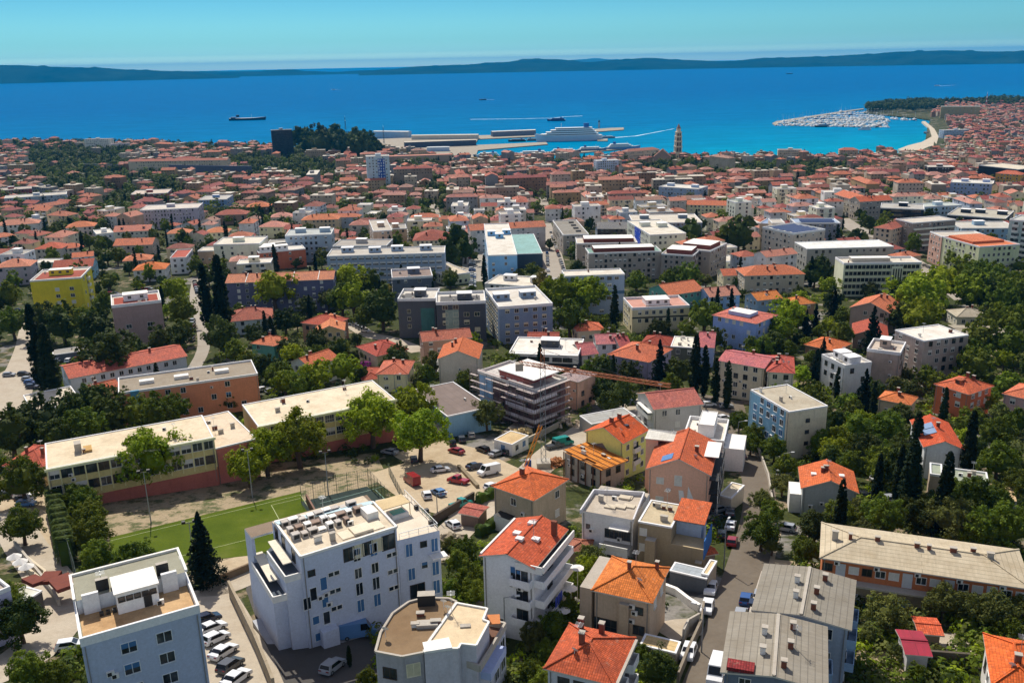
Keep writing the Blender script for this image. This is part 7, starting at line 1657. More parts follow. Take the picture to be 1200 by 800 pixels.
# ------------------------------------------------------------------ trees
LK = {'pine': ((.15, .23, .006), (.27, .33, .012)), 'round': ((.075, .125, .008), (.15, .19, .016)), 'olive': ((.085, .11, .022), (.16, .175, .04)),
      'dark': ((.035, .062, .009), (.075, .10, .016)), 'cypress': ((.012, .026, .008), (.028, .044, .012)), 'fir': ((.006, .014, .008), (.014, .026, .012)), 'hedge': ((.05, .10, .01), (.10, .16, .02)), 'yellow': ((.16, .14, .02), (.26, .2, .03))}
def leafquad(mb, c, n, s, r):
    a = n.orthogonal().normalized(); t = r.uniform(0, 6.28); b_ = n.cross(a); x = (a * math.cos(t) + b_ * math.sin(t)) * s; y = n.cross(x).normalized() * s * r.uniform(.5, .9)
    mb.face([c - x - y * .6, c + x * .2 - y, c + x, c - x * .1 + y])
def crown_mesh(kind, seed, nc, nl, ls):
    """unit crown, 1 m wide about the origin of its trunk; heights in crown widths"""
    r = random.Random(seed); mb = MB(); C_ = []
    if kind in ('round', 'olive', 'dark', 'pine', 'yellow'):
        flat = {'round': .5, 'olive': .42, 'dark': .55, 'pine': .42, 'yellow': .55}[kind]; zc = {'pine': .48}.get(kind, .46)
        ox = [r.uniform(-.12, .12) for _ in range(8)]
        for k in range(nc):
            a = r.uniform(0, 6.28); el = math.asin(r.uniform(-.55, 1)); q = .36 * (.75 + .3 * r.random()) * (1 + .22 * math.sin(a * 3 + ox[0] * 20) + .1 * math.sin(a * 5 + ox[1] * 30)); 
            if r.random() < .25: q *= .55
            C_.append((Vector((math.cos(a) * math.cos(el) * q, math.sin(a) * math.cos(el) * q, zc + math.sin(el) * q * flat / .5)), r.uniform(.05, .11)))
    elif kind == 'cypress':
        for k in range(nc):
            t = r.random() ** .8; a = r.uniform(0, 6.28); rad = .40 * math.sin(min(1, (t + .06) * 2.2) * 1.57) * (1 - t) ** .45 * (.8 + .3 * r.random()); C_.append((Vector((math.cos(a) * rad, math.sin(a) * rad, .15 + t * 4.0)), .12 * (1.15 - t * .7)))
    elif kind == 'fir':
        for k in range(nc):
            t = (k + r.random()) / nc; a = r.uniform(0, 6.28); rad = .46 * (1 - t) ** .9 * r.uniform(.35, 1.08); C_.append((Vector((math.cos(a) * rad, math.sin(a) * rad, .12 + t * 1.75 - rad * .25)), .085 * (1.2 - t)))
    elif kind == 'hedge':
        for k in range(nc): C_.append((Vector((r.uniform(-.5, .5), r.uniform(-.12, .12), r.uniform(.1, .9) * .5)), r.uniform(.05, .08)))
    for c, rad in C_:
        for j in range(nl):
            d = Vector((r.gauss(0, 1), r.gauss(0, 1), r.gauss(0, 1))); d.normalize(); q = c + d * rad * r.random() ** .4
            n = (d + Vector((r.uniform(-.6, .6), r.uniform(-.6, .6), r.uniform(-.2, .7)))).normalized(); leafquad(mb, q, n, ls * r.uniform(.6, 1.3), r)
    core = []
    if kind in ('round', 'olive', 'dark', 'pine', 'yellow'): core = [(zc + .24 * flat / .5 * math.sin(e), .26 * math.cos(e)) for e in (-1.4, -.8, -.2, .4, 1.0, 1.5)]
    elif kind == 'cypress': core = [(.15 + t * 3.6, .26 * math.sin(min(1, (t + .06) * 2.2) * 1.57) * (1 - t) ** .45) for t in (0, .1, .25, .45, .65, .85, .98)]
    elif kind == 'fir': core = [(.12 + t * 1.6, .22 * (1 - t)) for t in (0, .2, .5, .8, .97)]
    for (z0, r0), (z1, r1) in zip(core, core[1:]):
        for k in range(9):
            a0, a1 = k * .698, (k + 1) * .698; w0, w1 = 1 + .2 * math.sin(a0 * 3 + z0 * 5), 1 + .2 * math.sin(a1 * 3 + z0 * 5)
            mb.face([(math.cos(a0) * r0 * w0, math.sin(a0) * r0 * w0, z0), (math.cos(a1) * r0 * w1, math.sin(a1) * r0 * w1, z0), (math.cos(a1) * r1 * w1, math.sin(a1) * r1 * w1, z1), (math.cos(a0) * r1 * w0, math.sin(a0) * r1 * w0, z1)])
    me = mb.mesh('crown', [leaf_mat(kind, *LK[kind])]); return me
def trunk_mesh(kind, seed):
    r = random.Random(seed); mb = MB(); h = {'pine': .5, 'cypress': 3.4, 'fir': 1.6}.get(kind, .5)
    mb.tube([(0, 0, -.15), (0, 0, .05), (r.uniform(-.02, .02), r.uniform(-.02, .02), h * .5), (0, 0, h)], [.05, .04, .03, .012], 7)
    if kind not in ('cypress', 'fir'):
        for k in range(6): a = k * 1.05 + r.random(); mb.tube([(0, 0, h * .45), (math.cos(a) * .14, math.sin(a) * .14, h * .8), (math.cos(a) * .28, math.sin(a) * .28, h * 1.0)], [.025, .018, .006], 5)
    return mb.mesh('trunk', [plain('5b4a3a', .9, name='bark')])
TP = {}
def tree_protos(kind, lod):
    key = (kind, lod)
    if key not in TP:
        nc, nl, ls = {'near': (120, 60, .021), 'mid': (75, 26, .034), 'far': (30, 11, .066)}[lod]
        if kind == 'cypress': nc, nl, ls = int(nc * 2.6), nl, ls * 1.6
        if kind == 'fir': nc, nl, ls = int(nc * 2.6), int(nl * .6), ls * 1.1
        TP[key] = [(crown_mesh(kind, 100 * k + hash(kind) % 1 + len(kind), nc, nl, ls), trunk_mesh(kind, k)) for k in range(3 if lod != 'far' else 2)]
    return TP[key]
TREES = []; KN = {'pine': 'pine_tree', 'round': 'broadleaf_tree', 'olive': 'olive_tree', 'dark': 'evergreen_tree', 'cypress': 'cypress_tree', 'fir': 'fir_tree', 'yellow': 'poplar_tree'}
HF = {'pine': .72, 'round': 1.0, 'olive': .9, 'dark': 1.0, 'cypress': 4.15, 'fir': 1.9, 'yellow': 1.05}
def tree(kind, px, py, wpx, hs=1.0, world=None, width=None):
    """px,py = centre of the crown in the photo, wpx = crown width there"""
    if world is None:
        h = 3.0; s = 5.0
        for _ in range(6):
            p = at(px, py, h); s = wpx * proj(p)[2] / F_; h = s * HF[kind] * hs * .58
        p = at(px, py, h); p.z = G(p.y)
    else: p = Vector((world[0], world[1], G(world[1]))); s = width
    dist = math.hypot(p.x, p.y); lod = 'near' if dist < 230 else ('mid' if dist < 480 else 'far')
    cm, tm = rnd.choice(tree_protos(kind, lod))
    k = s / .90 * (1.36 if kind == 'pine' and world is None else 1.1 if world is None and kind not in ('cypress', 'fir') else 1.0); o = thing(KN[kind], p, rnd.uniform(0, 6.28), '', KN[kind].replace('_', ' ')); o.scale = (k, k, k * hs)
    link('trunk', tm, o); link('crown', cm, o); TREES.append((o, kind, s, p)); return o
T = '''pine 178 552 62|pine 350 528 54|pine 312 540 46|pine 292 556 40|pine 436 504 54|pine 486 486 42|pine 492 521 52|olive 570 486 38|round 25 615 46|round 104 607 44|round 108 628 46|round 113 652 42|round 100 588 36|round 158 657 48|round 88 582 34
dark 22 726 56|round 8 700 40|round 34 785 50|round 66 790 34|round 100 762 20|cypress 409 768 8 .8|round 545 645 34|round 552 678 42|round 536 658 30|olive 528 642 28|round 556 694 34|round 530 690 24|olive 692 655 36|round 672 686 40|pine 690 674 28|round 663 714 38|round 648 736 42|olive 628 746 38|round 642 762 30|round 622 788 32|round 636 802 36|dark 772 783 48|round 752 765 26|round 430 795 26|round 446 798 20|round 466 792 26
dark 12 508 60|dark 45 496 58|dark 80 480 42|round 88 502 46|dark 112 470 46|round 106 500 44|dark 130 486 50|round 160 486 46|round 186 484 50|round 206 478 34|dark 146 472 40|olive 266 470 24|olive 285 468 20|round 25 562 56|dark 60 512 44|cypress 42 408 24 1|cypress 56 424 26 .8|dark 128 414 60|dark 158 410 34|dark 192 402 44|dark 110 420 36
round 10 345 32|round 14 378 36|dark 47 376 46|dark 73 380 44|round 98 380 42|dark 112 384 44|round 122 356 30|cypress 107 338 10|round 212 364 36|pine 207 348 28|cypress 240 348 20 .9|cypress 258 346 24 .9|round 213 388 30|dark 258 394 42|round 275 412 32|dark 262 372 30|round 230 310 22|round 10 352 20|olive 72 345 18
pine 322 350 40|dark 334 376 30|cypress 318 392 14 .7|dark 359 358 24|round 400 350 38|pine 415 360 34|pine 407 338 36|round 435 330 32|dark 448 362 46|yellow 458 340 14|round 425 372 30|dark 372 400 30|olive 385 352 26|dark 425 440 26|dark 415 420 22|olive 340 408 30|round 290 425 30|dark 310 430 34|round 330 440 34|round 350 452 34|pine 335 458 30|pine 372 450 34|pine 402 442 34|round 320 438 26|round 360 446 24|pine 398 414 20|dark 305 398 22|round 500 440 28|dark 466 418 30|olive 492 446 22|dark 450 430 16|round 555 300 12|dark 537 280 40|dark 527 296 34|dark 545 292 30|round 463 281 22|round 432 282 14|dark 518 300 22
yellow 636 331 28|yellow 640 340 26|pine 655 358 40|pine 685 356 40|round 668 372 44|round 640 352 20|cypress 720 362 13|round 745 330 26|dark 740 350 20|round 785 327 22|round 808 322 30|round 826 370 40|dark 772 386 26|cypress 783 378 8|round 804 386 24|fir 773 424 28|dark 737 436 28|dark 795 436 36|cypress 815 428 17|cypress 826 434 14|cypress 839 446 13|cypress 853 450 13|dark 707 434 30|round 705 428 26|dark 706 458 30|dark 730 462 34|dark 715 472 30|round 690 432 22|round 762 518 26|round 866 494 28|round 884 510 28|round 880 520 26|olive 893 588 30|round 893 622 46|round 905 600 30|dark 812 272 34|dark 800 278 26|dark 866 275 42|round 848 280 30|dark 880 265 26|round 850 262 24
fir 956 428 20|cypress 981 450 9|round 995 474 28|cypress 1024 470 11|fir 1014 456 26|round 1005 507 46|round 983 518 40|round 1040 500 42|olive 1056 488 34|round 1034 545 46|dark 1016 528 44|cypress 1074 515 20 .8|cypress 1068 562 30 .75|cypress 1108 578 24|cypress 1137 522 20|round 1168 508 42|round 1170 540 46|round 1193 494 34|round 1143 422 46|round 1180 452 34|round 1140 582 52|round 1165 590 40|round 1195 566 36|round 908 525 30|round 921 545 28|olive 917 568 28|olive 905 640 24|round 1015 598 32|dark 975 537 30|round 997 545 36|round 965 520 34|dark 1056 530 36
round 945 645 34|round 985 604 40|round 1035 604 50|dark 1075 604 44|olive 1115 610 58|round 1150 618 52|round 1182 616 56|olive 1010 600 34|dark 1092 600 40|olive 1040 720 52|olive 1107 706 46|olive 1165 718 54|olive 1190 708 40|olive 1135 712 40|olive 1055 765 24|olive 1100 763 16|round 1125 746 14|round 1128 764 14|round 1075 788 24|olive 1020 745 28|dark 955 618 40|round 1185 738 34
pine 1088 350 42|pine 1070 362 50|dark 1060 372 40|pine 1106 342 38|pine 1138 350 36|pine 1080 384 40|round 1130 314 32|round 1149 322 38|round 1166 328 38|round 1190 340 46|round 1150 395 46|round 1184 403 42|round 1145 430 44|round 1192 376 40|fir 1023 385 28|dark 1058 340 34|round 1120 300 26|round 1140 330 34|round 1175 350 40|round 1165 372 36|dark 1155 345 36
pine 925 380 38|pine 915 395 30|round 825 372 28|fir 956 373 18|fir 945 380 18|dark 976 352 26|pine 972 340 20|round 988 370 22|dark 963 317 34|dark 955 322 28|fir 965 410 16|fir 958 425 18|dark 905 402 30|round 897 406 26|round 880 404 22|round 925 410 22|round 1090 418 30|round 1110 410 26|fir 978 355 18|round 1000 330 14|round 987 392 30|dark 870 345 14|round 866 330 16|round 1070 285 24|dark 1000 278 22|round 1033 268 22|dark 1020 262 20|round 1135 350 26|round 1100 448 26|round 1085 440 26|olive 1062 440 20|round 1152 470 26|olive 1145 490 28|dark 1080 500 26
dark 350 160 26|dark 362 162 24|dark 376 158 26|dark 390 157 26|dark 402 164 26|dark 415 160 24|dark 428 164 24|dark 440 170 22|dark 380 168 30|dark 420 172 30|dark 398 172 24|dark 434 175 20|dark 360 170 20'''
for row in T.replace('\n', '|').split('|'):
    q = row.split(); tree(q[0], float(q[1]), float(q[2]), float(q[3]), float(q[4]) if len(q) > 4 else 1.0)
# the tall dark fir by the pitch, and the clipped hedge
fr_ = tree('fir', 236, 640, 50, .92)
def hedge(pts, wd, h, label):
    P = [at(*q) for q in pts]; r = random.Random(5); mb = MB(); kind = 'hedge'
    for a, q in zip(P, P[1:]):
        L = (q - a).length
        for k in range(int(L * 170)):
            t = r.random(); c = a.lerp(q, t); s = r.uniform(-1, 1); zz = h * (1 - r.random() ** 2.2); d = (q - a).normalized(); n = Vector((-d.y, d.x, 0))
            if r.random() < .4: zz = h
            else: s = 1 if s > 0 else -1
            c = c + n * s * wd / 2 * (1.15 + .2 * math.sin(t * L * 2.1) - .35 * (zz / h) ** 3) + Vector((0, 0, zz + .5 * math.sin(t * L * 1.7))); c.z += G(c.y) - a.lerp(q, t).z + 0; leafquad(mb, c, (n * s + Vector((0, 0, .6 + (zz / h)))).normalized(), .30, r)
    mb.xf(Matrix.Translation(-P[0])); core = MB()
    for a, q in zip(P, P[1:]): core.bar(a - P[0] + Vector((0, 0, h * .45)), q - P[0] + Vector((0, 0, h * .45)), wd * .8, h * .9)
    o = bpy.data.objects.new('hedge', None); COL.objects.link(o); o.location = P[0]; tag(o, label, 'hedge'); link('foliage', mb.mesh('foliage', [leaf_mat('hedge', *LK['hedge'])]), o)
    link('stems', core.mesh('stems', [plain('3a5212', .9, name='hedge_core')]), o)
hedge([(66, 600), (72, 622), (80, 662)], 2.6, 5.0, 'tall clipped bright green hedge between courtyard and trees')
hedge([(560, 628), (590, 612)], 1.6, 1.6, 'low green hedge along the street near the tiled shelter')
hedge([(560, 590), (588, 577)], 1.6, 1.8, 'green hedge below the white parked van')
def bougainvillea():
    p = at(425, 432); mb = MB(); r = random.Random(2)
    for k in range(500):
        d = Vector((r.gauss(0, 1), r.gauss(0, 1), r.gauss(0, 1))).normalized(); leafquad(mb, Vector((d.x * 3.2, d.y * 1.6, 1.6 + d.z * 1.1)), d, .25, r)
    o = thing('bougainvillea', p, .3, 'magenta flowering bougainvillea behind the small cream house', 'shrub')
    link('blossom', mb.mesh('blossom', [plain('b03a9c', .8, name='blossom')]), o)
bougainvillea()

# ------------------------------------------------------------------ the rest of the town
def inpoly(x, y, P):
    c = False; n = len(P)
    for i in range(n):
        (x0, y0), (x1, y1) = P[i], P[(i + 1) % n]
        if (y0 > y) != (y1 > y) and x < (x1 - x0) * (y - y0) / (y1 - y0) + x0: c = not c
    return c
WOODS = [([(30, 178), (150, 176), (150, 235), (60, 232), (30, 205)], .95), ([(148, 212), (215, 212), (215, 235), (150, 235)], .9), ([(270, 186), (345, 184), (400, 196), (392, 214), (300, 214), (262, 200)], .9),
         ([(0, 166), (150, 164), (260, 168), (255, 178), (160, 178), (0, 176)], .7), ([(342, 150), (445, 152), (458, 178), (342, 184)], .95), ([(735, 196), (800, 194), (1000, 194), (1000, 206), (900, 214), (735, 208)], .92), ([(640, 182), (690, 182), (690, 196), (640, 198)], .8),
         ([(840, 208), (880, 205), (985, 215), (975, 232), (930, 232), (850, 225)], .35), ([(495, 222), (520, 222), (520, 262), (497, 262)], .6), ([(60, 245), (100, 245), (105, 290), (50, 290)], .5), ([(118, 240), (165, 240), (165, 262), (118, 258)], .7)]
def poly_w(pts): return [(at(x, y).x, at(x, y).y) for x, y in pts]
WW_ = [(poly_w(p), d) for p, d in WOODS]
# wooded hill by the harbour
hb = at(395, 178); hm = MB(); r = random.Random(4)
rows = [[(hb.x + math.cos(a * math.pi / 12) * 75 * q, hb.y + 30 + math.sin(a * math.pi / 12) * 75 * q, G(hb.y) - 3 + 21 * (1 - q * q) ** .8) for a in range(24)] for q in (.02, .3, .55, .8, 1.0)]
for i in range(4):
    for a in range(24): hm.face([rows[i][a], rows[i + 1][a], rows[i + 1][(a + 1) % 24], rows[i][(a + 1) % 24]])
HILLM = plain('2a3520', .95, name='scrub'); struct('hill', hm.mesh('hill', [HILLM]))
def onroad(x, y, m=1.0):
    for nm, mid, L, Rr in ROADS:
        for p, hw in mid[::1]:
            if abs(p.x - x) < hw + m + 8 and abs(p.y - y) < hw + m + 8 and math.hypot(p.x - x, p.y - y) < hw + m + 3: return True
    return False
WCOL = ['cfc4ad', 'c3b49a', 'b5a48c', 'd6cfc2', 'a8a29a', 'b9aea6', '9fa6ae', 'c9b8a0', 'a98f7a', 'd8d4cc', 'bfae8c', '9aa5b3']
WN = {'cfc4ad': 'cream', 'c3b49a': 'sand coloured', 'b5a48c': 'stone', 'd6cfc2': 'off-white', 'a8a29a': 'grey', 'b9aea6': 'greige', '9fa6ae': 'blue grey', 'c9b8a0': 'beige', 'a98f7a': 'brown', 'd8d4cc': 'white', 'bfae8c': 'ochre', '9aa5b3': 'pale blue'}
RC = ['c06f50', 'b8634a', 'cc8064', 'ae5a48', 'cc7450', 'a4564a', 'b9745f', 'c98a72', '9c5a48', 'b08068']
RN = {'c06f50': 'orange', 'b8634a': 'red', 'cc8064': 'salmon', 'ae5a48': 'rust', 'cc7450': 'bright orange', 'a4564a': 'dark red', 'b9745f': 'dusty pink', 'c98a72': 'pale pink', '9c5a48': 'brown', 'b08068': 'faded tan'}
FC = ['cfc8ba', 'bdb6aa', 'd9d4c8', 'a9a59c']; FN = {'cfc8ba': 'cream', 'bdb6aa': 'grey', 'd9d4c8': 'white', 'a9a59c': 'dark grey'}
cand = []
y = 300.0
while y < 2700:
    step = 15.2 if y < 700 else 16.6
    x = -0.64 * y - 20
    while x < .64 * y + 60:
        an = .3 * math.sin(x * .004 + 1) + .25 * math.sin(y * .006) + rnd.uniform(-.08, .08)
        cx = x + rnd.uniform(-5, 5) + 6 * math.sin(y * .05); cy = y + rnd.uniform(-5, 5) + 6 * math.sin(x * .03)
        cand.append((cx, cy, an)); x += step * 1.05
    y += step * .92
cand.sort(key=lambda c: c[1])
def occludes(cx, cy, w_, H, keep=.35):
    a = proj((cx, cy, G(cy) + H)); g = proj((cx, cy, G(cy))); hw = w_ / 2 * F_ / a[2]
    for x0, x1, yt, yb, wy in FACE:
        if cy < wy and a[0] + hw > x0 + 2 and a[0] - hw < x1 - 2 and a[1] < yb - (yb - yt) * keep and g[1] > yt: return True
    return False
AUTO = []; far = MB(); FT = []; nh = 0
far_m = {}
def far_mat(k, c):
    if (k, c) not in far_m: far_m[(k, c)] = len(far_m)
    return far_m[(k, c)]
for cx, cy, an in cand:
    if not land(cx, cy, 16): continue
    px, py, dp = proj((cx, cy, G(cy)))
    if px < -25 or px > 1225 or py > 342 or inpoly(px, py, [(1048, 186), (1046, 172), (1074, 160), (1080, 140), (1104, 136), (1114, 150), (1108, 176), (1086, 184)]): continue
    wood = next((d for P, d in WW_ if inpoly(cx, cy, P)), 0)
    east = min(1, max(0, (px - 380) / 250)); old = px > 700 and py < 200
    if wood and rnd.random() < wood: FT.append((cx, cy, 1)); continue
    dens = .56 + .38 * east if py < 300 else .5
    if onroad(cx, cy, 6) or rnd.random() > dens or py > 332:
        if not onroad(cx, cy, 2) and not hit(cx, cy, 3): FT.append((cx, cy, 0))
        continue
    big = rnd.random() < (.34 if 180 < py else .12)
    w_ = rnd.uniform(8.5, 14) * (1.45 if big else 1); d = rnd.uniform(8, 11.5) * (1.15 if big else 1); H = rnd.uniform(6, 10) + (4.5 if big else 0) + 3 * east * rnd.random()
    if old: w_ *= .8; d *= .85; H = rnd.uniform(8, 13)
    elif rnd.random() < .16: w_ *= rnd.uniform(1.6, 2.6); H += 2
    H *= rnd.uniform(.8, 1.25)
    rz = an + (math.pi / 2 if rnd.random() < .3 else 0)
    if hitbox(cx, cy, rz, w_ / 2, d / 2, 1.2):
        if not hit(cx, cy, 3.5): FT.append((cx, cy, 0))
        continue
    if occludes(cx, cy, w_, H + 1):
        if rnd.random() < .6: FT.append((cx, cy, 2))
        continue
    flat = rnd.random() < (.5 if big else .10)
    wc = rnd.choice(WCOL); rc = rnd.choice(FC if flat else RC)
    if nh < 225:
        nh += 1; roof = 'F' if flat else rnd.choice('HHG' if w_ > d else 'HHg')
        nm = 'apartment_block' if big else 'house'
        b = bld('', 0, 0, 0, H, roof, wc, rc, max(2, round(H / 3)), nm, world=(cx, cy, G(cy), w_, d, rz), dirty=.8, keep=.6, extra=(lambda b: balc_cols(b, 'f', [-.2 * b.w, .25 * b.w], solid=b.r.random() < .6)) if big and rnd.random() < .6 else None, ch=rnd.choice((1, 2)), colw=3.6, box=1 if flat and big else 0, par=.4)
        AUTO.append((b, ('large ' if big else ('narrow ' if w_ < 9.6 else '')) + WN[wc], (RN if not flat else FN)[rc] + {'F': ' flat', 'H': ' hip', 'G': ' saddle', 'g': ' gabled'}[roof] + ' roof'))
    else:
        FOOT.append((cx, cy, math.cos(rz), math.sin(rz), w_ / 2, d / 2))
        m_ = MB(); z = G(cy); wi = far_mat('w', wc); ri = far_mat('f' if flat else 'r', rc); x_, y_ = w_ / 2, d / 2; e = far_mat('d', '33302e')
        m_.box(-x_, x_, -y_, y_, z - 3, z + H - (0 if flat else .1), wi, ri if flat else wi)
        if flat:
            m_.box(-x_ * .4, x_ * .1, -1, y_ * .5, z + H, z + H + 2.2, wi)
        else:
            q = MB(); pr = random.Random(int(cx * 7 + cy)); k = pr.random()
            if k < .6: hip(q, x_, y_, z + H, (min(x_, y_) + .4) * .42, .4, ri, wi)
            else:
                gable(q, x_, y_, z + H, (y_ + .4) * .42, .4, 'x', ri, wi)
                for sx in (-1, 1):
                    t_ = [(sx * x_, -y_, z + H - .1), (sx * x_, y_, z + H - .1), (sx * x_, 0, z + H + y_ * .4)]; q.face(t_ if sx > 0 else t_[::-1], wi)
            m_.add(q)
            for _ in range(pr.randint(1, 2)): a_, c_ = pr.uniform(-.5, .5) * x_, pr.uniform(-.4, .4) * y_; m_.box(a_ - .3, a_ + .3, c_ - .3, c_ + .3, z + H, z + H + 3.2, e)
        nfl = max(2, int(H / 3)); nw = max(2, int(w_ / 3)); lo = 0 if cy < 1000 else nfl - 2
        for f_ in range(lo, nfl):
            for c_ in range(nw):
                if rnd.random() < .75: xx = -x_ + w_ * (c_ + .5) / nw; zz = z + H - (nfl - f_) * H / nfl + 1.2; m_.box(xx - .55, xx + .55, -y_ - .08, -y_ - .01, zz, zz + 1.3, e, bottom=False)
        if rnd.random() < .45 and not flat:
            q = MB(); a_ = rnd.choice((-1, 1)) * x_ * .55; wy = rnd.uniform(3, 6); ww = rnd.uniform(2.5, 4.5); zz = z + H - rnd.uniform(0, 3)
            q.box(a_ - ww, a_ + ww, -y_ - wy, 0, z - 3, zz - .1, wi); q2 = MB(); hip(q2, ww, (wy + y_) / 2, zz, ww * .42, .4, ri, wi); q2.xf(Matrix.Translation((a_, -(y_ + wy) / 2, 0))); q.add(q2); m_.add(q)
        m_.xf(Matrix.Translation((cx, cy, 0)) @ Matrix.Rotation(rz, 4, 'Z')); far.add(m_)
    if rnd.random() < (.75 - .45 * east): FT.append((cx + rnd.choice((-1, 1)) * (w_ / 2 + 3), cy - d / 2 - 3, 0))
FW = {k: '%02x%02x%02x' % tuple(int(int(k[i:i + 2], 16) * f) for i, f in ((0, .93), (2, .89), (4, .84))) for k in WCOL}
mats = [None] * len(far_m)
for (k, c), i in far_m.items(): mats[i] = {'w': lambda c: deck_mat(FW[c], .7), 'r': lambda c: tile_mat(c, .95), 'f': lambda c: deck_mat(c, .8), 'd': lambda c: plain(c, .5)}[k](c)
tag(link('distant_houses', far.mesh('distant_houses', mats)), 'dense distant old town of red roofed houses down to the water', 'houses', kind='stuff')
print('auto houses', nh, 'far faces', len(far.f))

# headland houses and pines
farw = MB()
def far_tree(mb, x, y, z, s, h, r, m, n=34, ls=.16):
    for k in range(n):
        a = r.uniform(0, 6.28); e = math.asin(r.uniform(-.4, 1)); q = .42 * r.uniform(.7, 1.1); d = Vector((math.cos(a) * math.cos(e), math.sin(a) * math.cos(e), math.sin(e)))
        i = len(mb.f); leafquad(mb, Vector((x + d.x * q * s, y + d.y * q * s, z + h * .55 + d.z * q * h)), (d + Vector((r.uniform(-.5, .5), r.uniform(-.5, .5), r.uniform(0, .6)))).normalized(), ls * s * r.uniform(.7, 1.3), r)
        mb.m[-1] = m
r = random.Random(12)
n_tree_ind = len(TREES)
FT.sort(key=lambda t: t[1])
for cx, cy, wd in FT:
    if not land(cx, cy, 8) or hit(cx, cy, 2.5): continue
    hz = 0
    d_ = math.hypot(cx - hb.x, cy - hb.y - 30) / 75
    if d_ < 1: hz = 21 * (1 - d_ * d_) ** .8
    for rep in range(2 if wd == 1 else 1):
        x, y = cx + r.uniform(-6, 6) * rep, cy + r.uniform(-5, 5) * rep
        kind = r.choice(('dark', 'dark', 'round', 'cypress', 'dark', 'olive') if wd else ('round', 'dark', 'cypress', 'round', 'olive', 'dark'))
        s = r.uniform(7, 12) if kind != 'cypress' else r.uniform(2.6, 3.6)
        if wd == 2: s = min(s, 5.5); kind = 'round' if kind == 'cypress' else kind
        if len(TREES) < 640 and hz == 0 and y < 740:
            tree(kind, 0, 0, 0, r.uniform(.8, 1.1), (x, y), s)
        else:
            m = {'dark': 0, 'round': 1, 'cypress': 2, 'olive': 3, 'pine': 1}[kind]
            hh = s * (1.0 if kind != 'cypress' else 3.8) * 1.15; far_tree(farw, x, y, G(y) + hz - 1.0, s, hh, r, m, 46, .13 if kind != 'cypress' else .28)
# garden trees in the free ground between the nearer houses
tries = n_ = 0
while n_ < 190 and tries < 6000:
    tries += 1; px, py = r.uniform(-10, 1210), r.uniform(322, 640)
    if px < 900 and py > 470: continue
    p = at(px, py)
    if onroad(p.x, p.y, 2.5) or hit(p.x, p.y, 3.0) or (px < 60 and 420 < py < 505): continue
    if any(abs(t[3].x - p.x) < 4 and abs(t[3].y - p.y) < 4 for t in TREES): continue
    kind = r.choice(('round', 'round', 'dark', 'olive', 'pine', 'cypress', 'dark')); n_ += 1
    tree(kind, 0, 0, 0, r.uniform(.85, 1.1), (p.x, p.y), r.uniform(5, 9) if kind != 'cypress' else r.uniform(2.2, 3))
# pines on the headland and the hill
for k in range(620):
    t = k / 420; px = 1015 + 195 * r.random(); p = atz(px, 132 - (3 + 7 * math.sin(min(1, (px - 1010) / 60) * 1.57)) * r.random() ** .6, 4.0)
    if px > 1150: p = atz(px, r.uniform(120, 127), 3.0)
    elif px > 1103 and proj(p)[1] > 124: continue
    far_tree(farw, p.x, p.y, 2.5, r.uniform(14, 22), r.uniform(16, 26), r, 0, 30, .16)
for k in range(170):
    a = r.uniform(0, 6.28); q = math.sqrt(r.random()); x, y = hb.x + math.cos(a) * 75 * q, hb.y + 30 + math.sin(a) * 75 * q; far_tree(farw, x, y, G(hb.y) - 3 + 21 * (1 - q * q) ** .8, r.uniform(9, 14), r.uniform(10, 15), r, r.choice((0, 1, 1, 3)), 40, .14)
tag(link('distant_woodland', farw.mesh('distant_woodland', [leaf_mat(k, *LK[k]) for k in ('dark', 'round', 'cypress', 'olive')])), 'dark tree masses among the distant houses and on the headland', 'woodland', kind='stuff')
# headland buildings as part of the distant town
hl = MB()
for k in range(150):
    px = r.uniform(1095, 1205); py = r.uniform(128, 172); p = atz(px, py, 3.0)
    if px < 1108 and py < 165: continue
    if hit(p.x, p.y, 14): continue
    w_, d, H = r.uniform(8, 16), r.uniform(8, 12), r.uniform(6, 12); q = MB(); z = 2.6; rc = r.randrange(3); fl_ = r.random() < .35
    q.box(-w_ / 2, w_ / 2, -d / 2, d / 2, z - 2, z + H, 3 + r.randrange(2), 5 if fl_ else 3)
    if not fl_: hip(q, w_ / 2, d / 2, z + H, d * .22, .4, rc, 3)
    for c_ in range(3): q.box(-w_ / 2 + w_ * (c_ + .3) / 3, -w_ / 2 + w_ * (c_ + .6) / 3, -d / 2 - .1, -d / 2 - .01, z + H - 2.6, z + H - 1.2, 6)
    q.xf(Matrix.Translation((p.x, p.y, 0)) @ Matrix.Rotation(r.uniform(-.4, .4), 4, 'Z')); hl.add(q)
tag(link('distant_villas', hl.mesh('distant_villas', [tile_mat('cf7450', .6), tile_mat('c96a4a', .6), tile_mat('d98560', .6), wall_mat('cfc4ad', .4), wall_mat('b5a48c', .4), deck_mat('d9d4c8', .5), plain('33302e', .5)])), 'scattered villas on the slope beyond the beach', 'houses', kind='stuff')
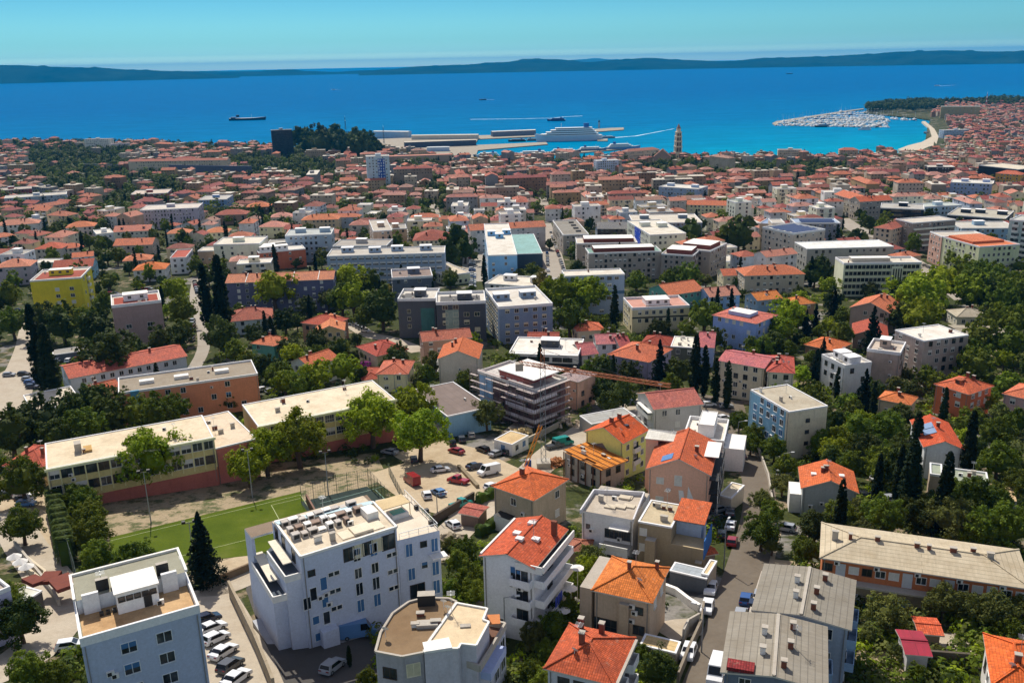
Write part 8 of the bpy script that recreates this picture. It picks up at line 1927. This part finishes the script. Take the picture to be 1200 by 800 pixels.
# shrubs filling gardens near the eye: undergrowth as one mass
und = MB(); r = random.Random(77); cnt = 0; tries = 0
while cnt < 3600 and tries < 40000:
    tries += 1; px, py = r.uniform(-20, 1220), 345 + 465 * r.random() ** 1.3; p = at(px, py)
    if onroad(p.x, p.y, .3) or hit(p.x, p.y, 1.2): continue
    if 120 < px < 470 and 545 < py < 690: continue
    if 440 < px < 690 and 500 < py < 625: continue
    if px < 60 and 425 < py < 500: continue
    if px < 90 and 560 < py < 700: continue
    if 230 < px < 440 and py > 680: continue
    if 690 < px < 880 and 455 < py < 512: continue
    if px > 640 and px < 905 and py > 600 and r.random() < .55: continue
    cnt += 1; s = r.uniform(1.6, 4.2); far_tree(und, p.x, p.y, G(p.y) - .35 * s, s, s * .95, r, r.choice((0, 1, 1, 2, 3)), 60 if py > 520 else 34, .085 if py > 520 else .12)
tag(link('undergrowth', und.mesh('undergrowth', [leaf_mat(k, *LK[k]) for k in ('dark', 'round', 'olive', 'pine')])), 'garden shrubs and undergrowth between the houses', 'shrubs', kind='stuff')

# ------------------------------------------------------------------ descriptions that single out each repeat
def near_land(px, py):
    k = min(LAND, key=lambda l: math.hypot(l[1] - px, (l[2] - py) * 1.6)); return k
def rel(px, py, l):
    dx, dy = px - l[1], py - l[2]
    if abs(dx) > abs(dy) * 1.2: return 'left of' if dx < 0 else 'right of'
    return 'beyond' if dy < 0 else 'before'
def assign(items, group=None):
    """items: (object, base description, px, py). Ranks repeats of one description from the left."""
    by = {}
    for o, base, px, py in items:
        l = near_land(px, py); by.setdefault(base + ' ' + rel(px, py, l) + ' the ' + l[0], []).append((px, py, o))
    for lab, v in by.items():
        v.sort(key=lambda t: t[0])
        if len(v) > 1:
            for k, (px, py, o) in enumerate(v): o['label'] = lab + ', ' + ORD[min(k, 97)] + ' from left'
        else: v[0][2]['label'] = lab
        for px, py, o in v:
            t = o['label']
            for w_ in ('the ', 'narrow ', 'coloured ', ' roof', 'large '):
                if len(t.replace(',', '').split()) > 16: t = t.replace(w_, '', 1) if w_ != 'the ' else t.replace(' the ', ' ', 1)
            o['label'] = t
        for px, py, o in v:
            if group: o['group'] = group
def size(v, a, c, n=('small', 'medium', 'large')): return n[0] if v < a else (n[1] if v < c else n[2])
KD = {'pine': 'bright green pine', 'round': 'green broadleaf tree', 'olive': 'olive green tree', 'dark': 'dark evergreen', 'cypress': 'slim cypress', 'fir': 'dark fir', 'yellow': 'yellowing tree'}
its = []
for o, kind, s, p in TREES:
    q = proj(p + Vector((0, 0, s * .5))); its.append((o, size(s, 3 if kind == 'cypress' else 7, 4.5 if kind == 'cypress' else 10) + ' ' + KD[kind], q[0], q[1]))
assign(its, 'trees growing between the houses')
fr_['label'] = 'tall dark fir standing alone between the green pitch and the alley'
its = []
for b, wn, rn in AUTO: its.append((b.o, wn + (' block' if b.name != 'house' else ' house') + ', ' + rn + ',', b.px, b.py))
assign(its, 'houses of the old neighbourhoods')
by = {}
for o, c, kind, note in CARLIST: by.setdefault((c + ' ' + {'hatchback': 'hatchback car', 'sedan': 'saloon car', 'van': 'van', 'pickup': 'pickup truck'}[kind], note), []).append(o)
for (c, note), v in by.items():
    v.sort(key=lambda o: proj(o.location)[1])
    for k, o in enumerate(v):
        o['group'] = 'vehicles parked ' + note; o['label'] = (ORD[k] + ' farthest ' if len(v) > 1 else '') + c + ' ' + note
print('things', sum(1 for o in sc.objects if o.parent is None), 'objects', len(sc.objects))
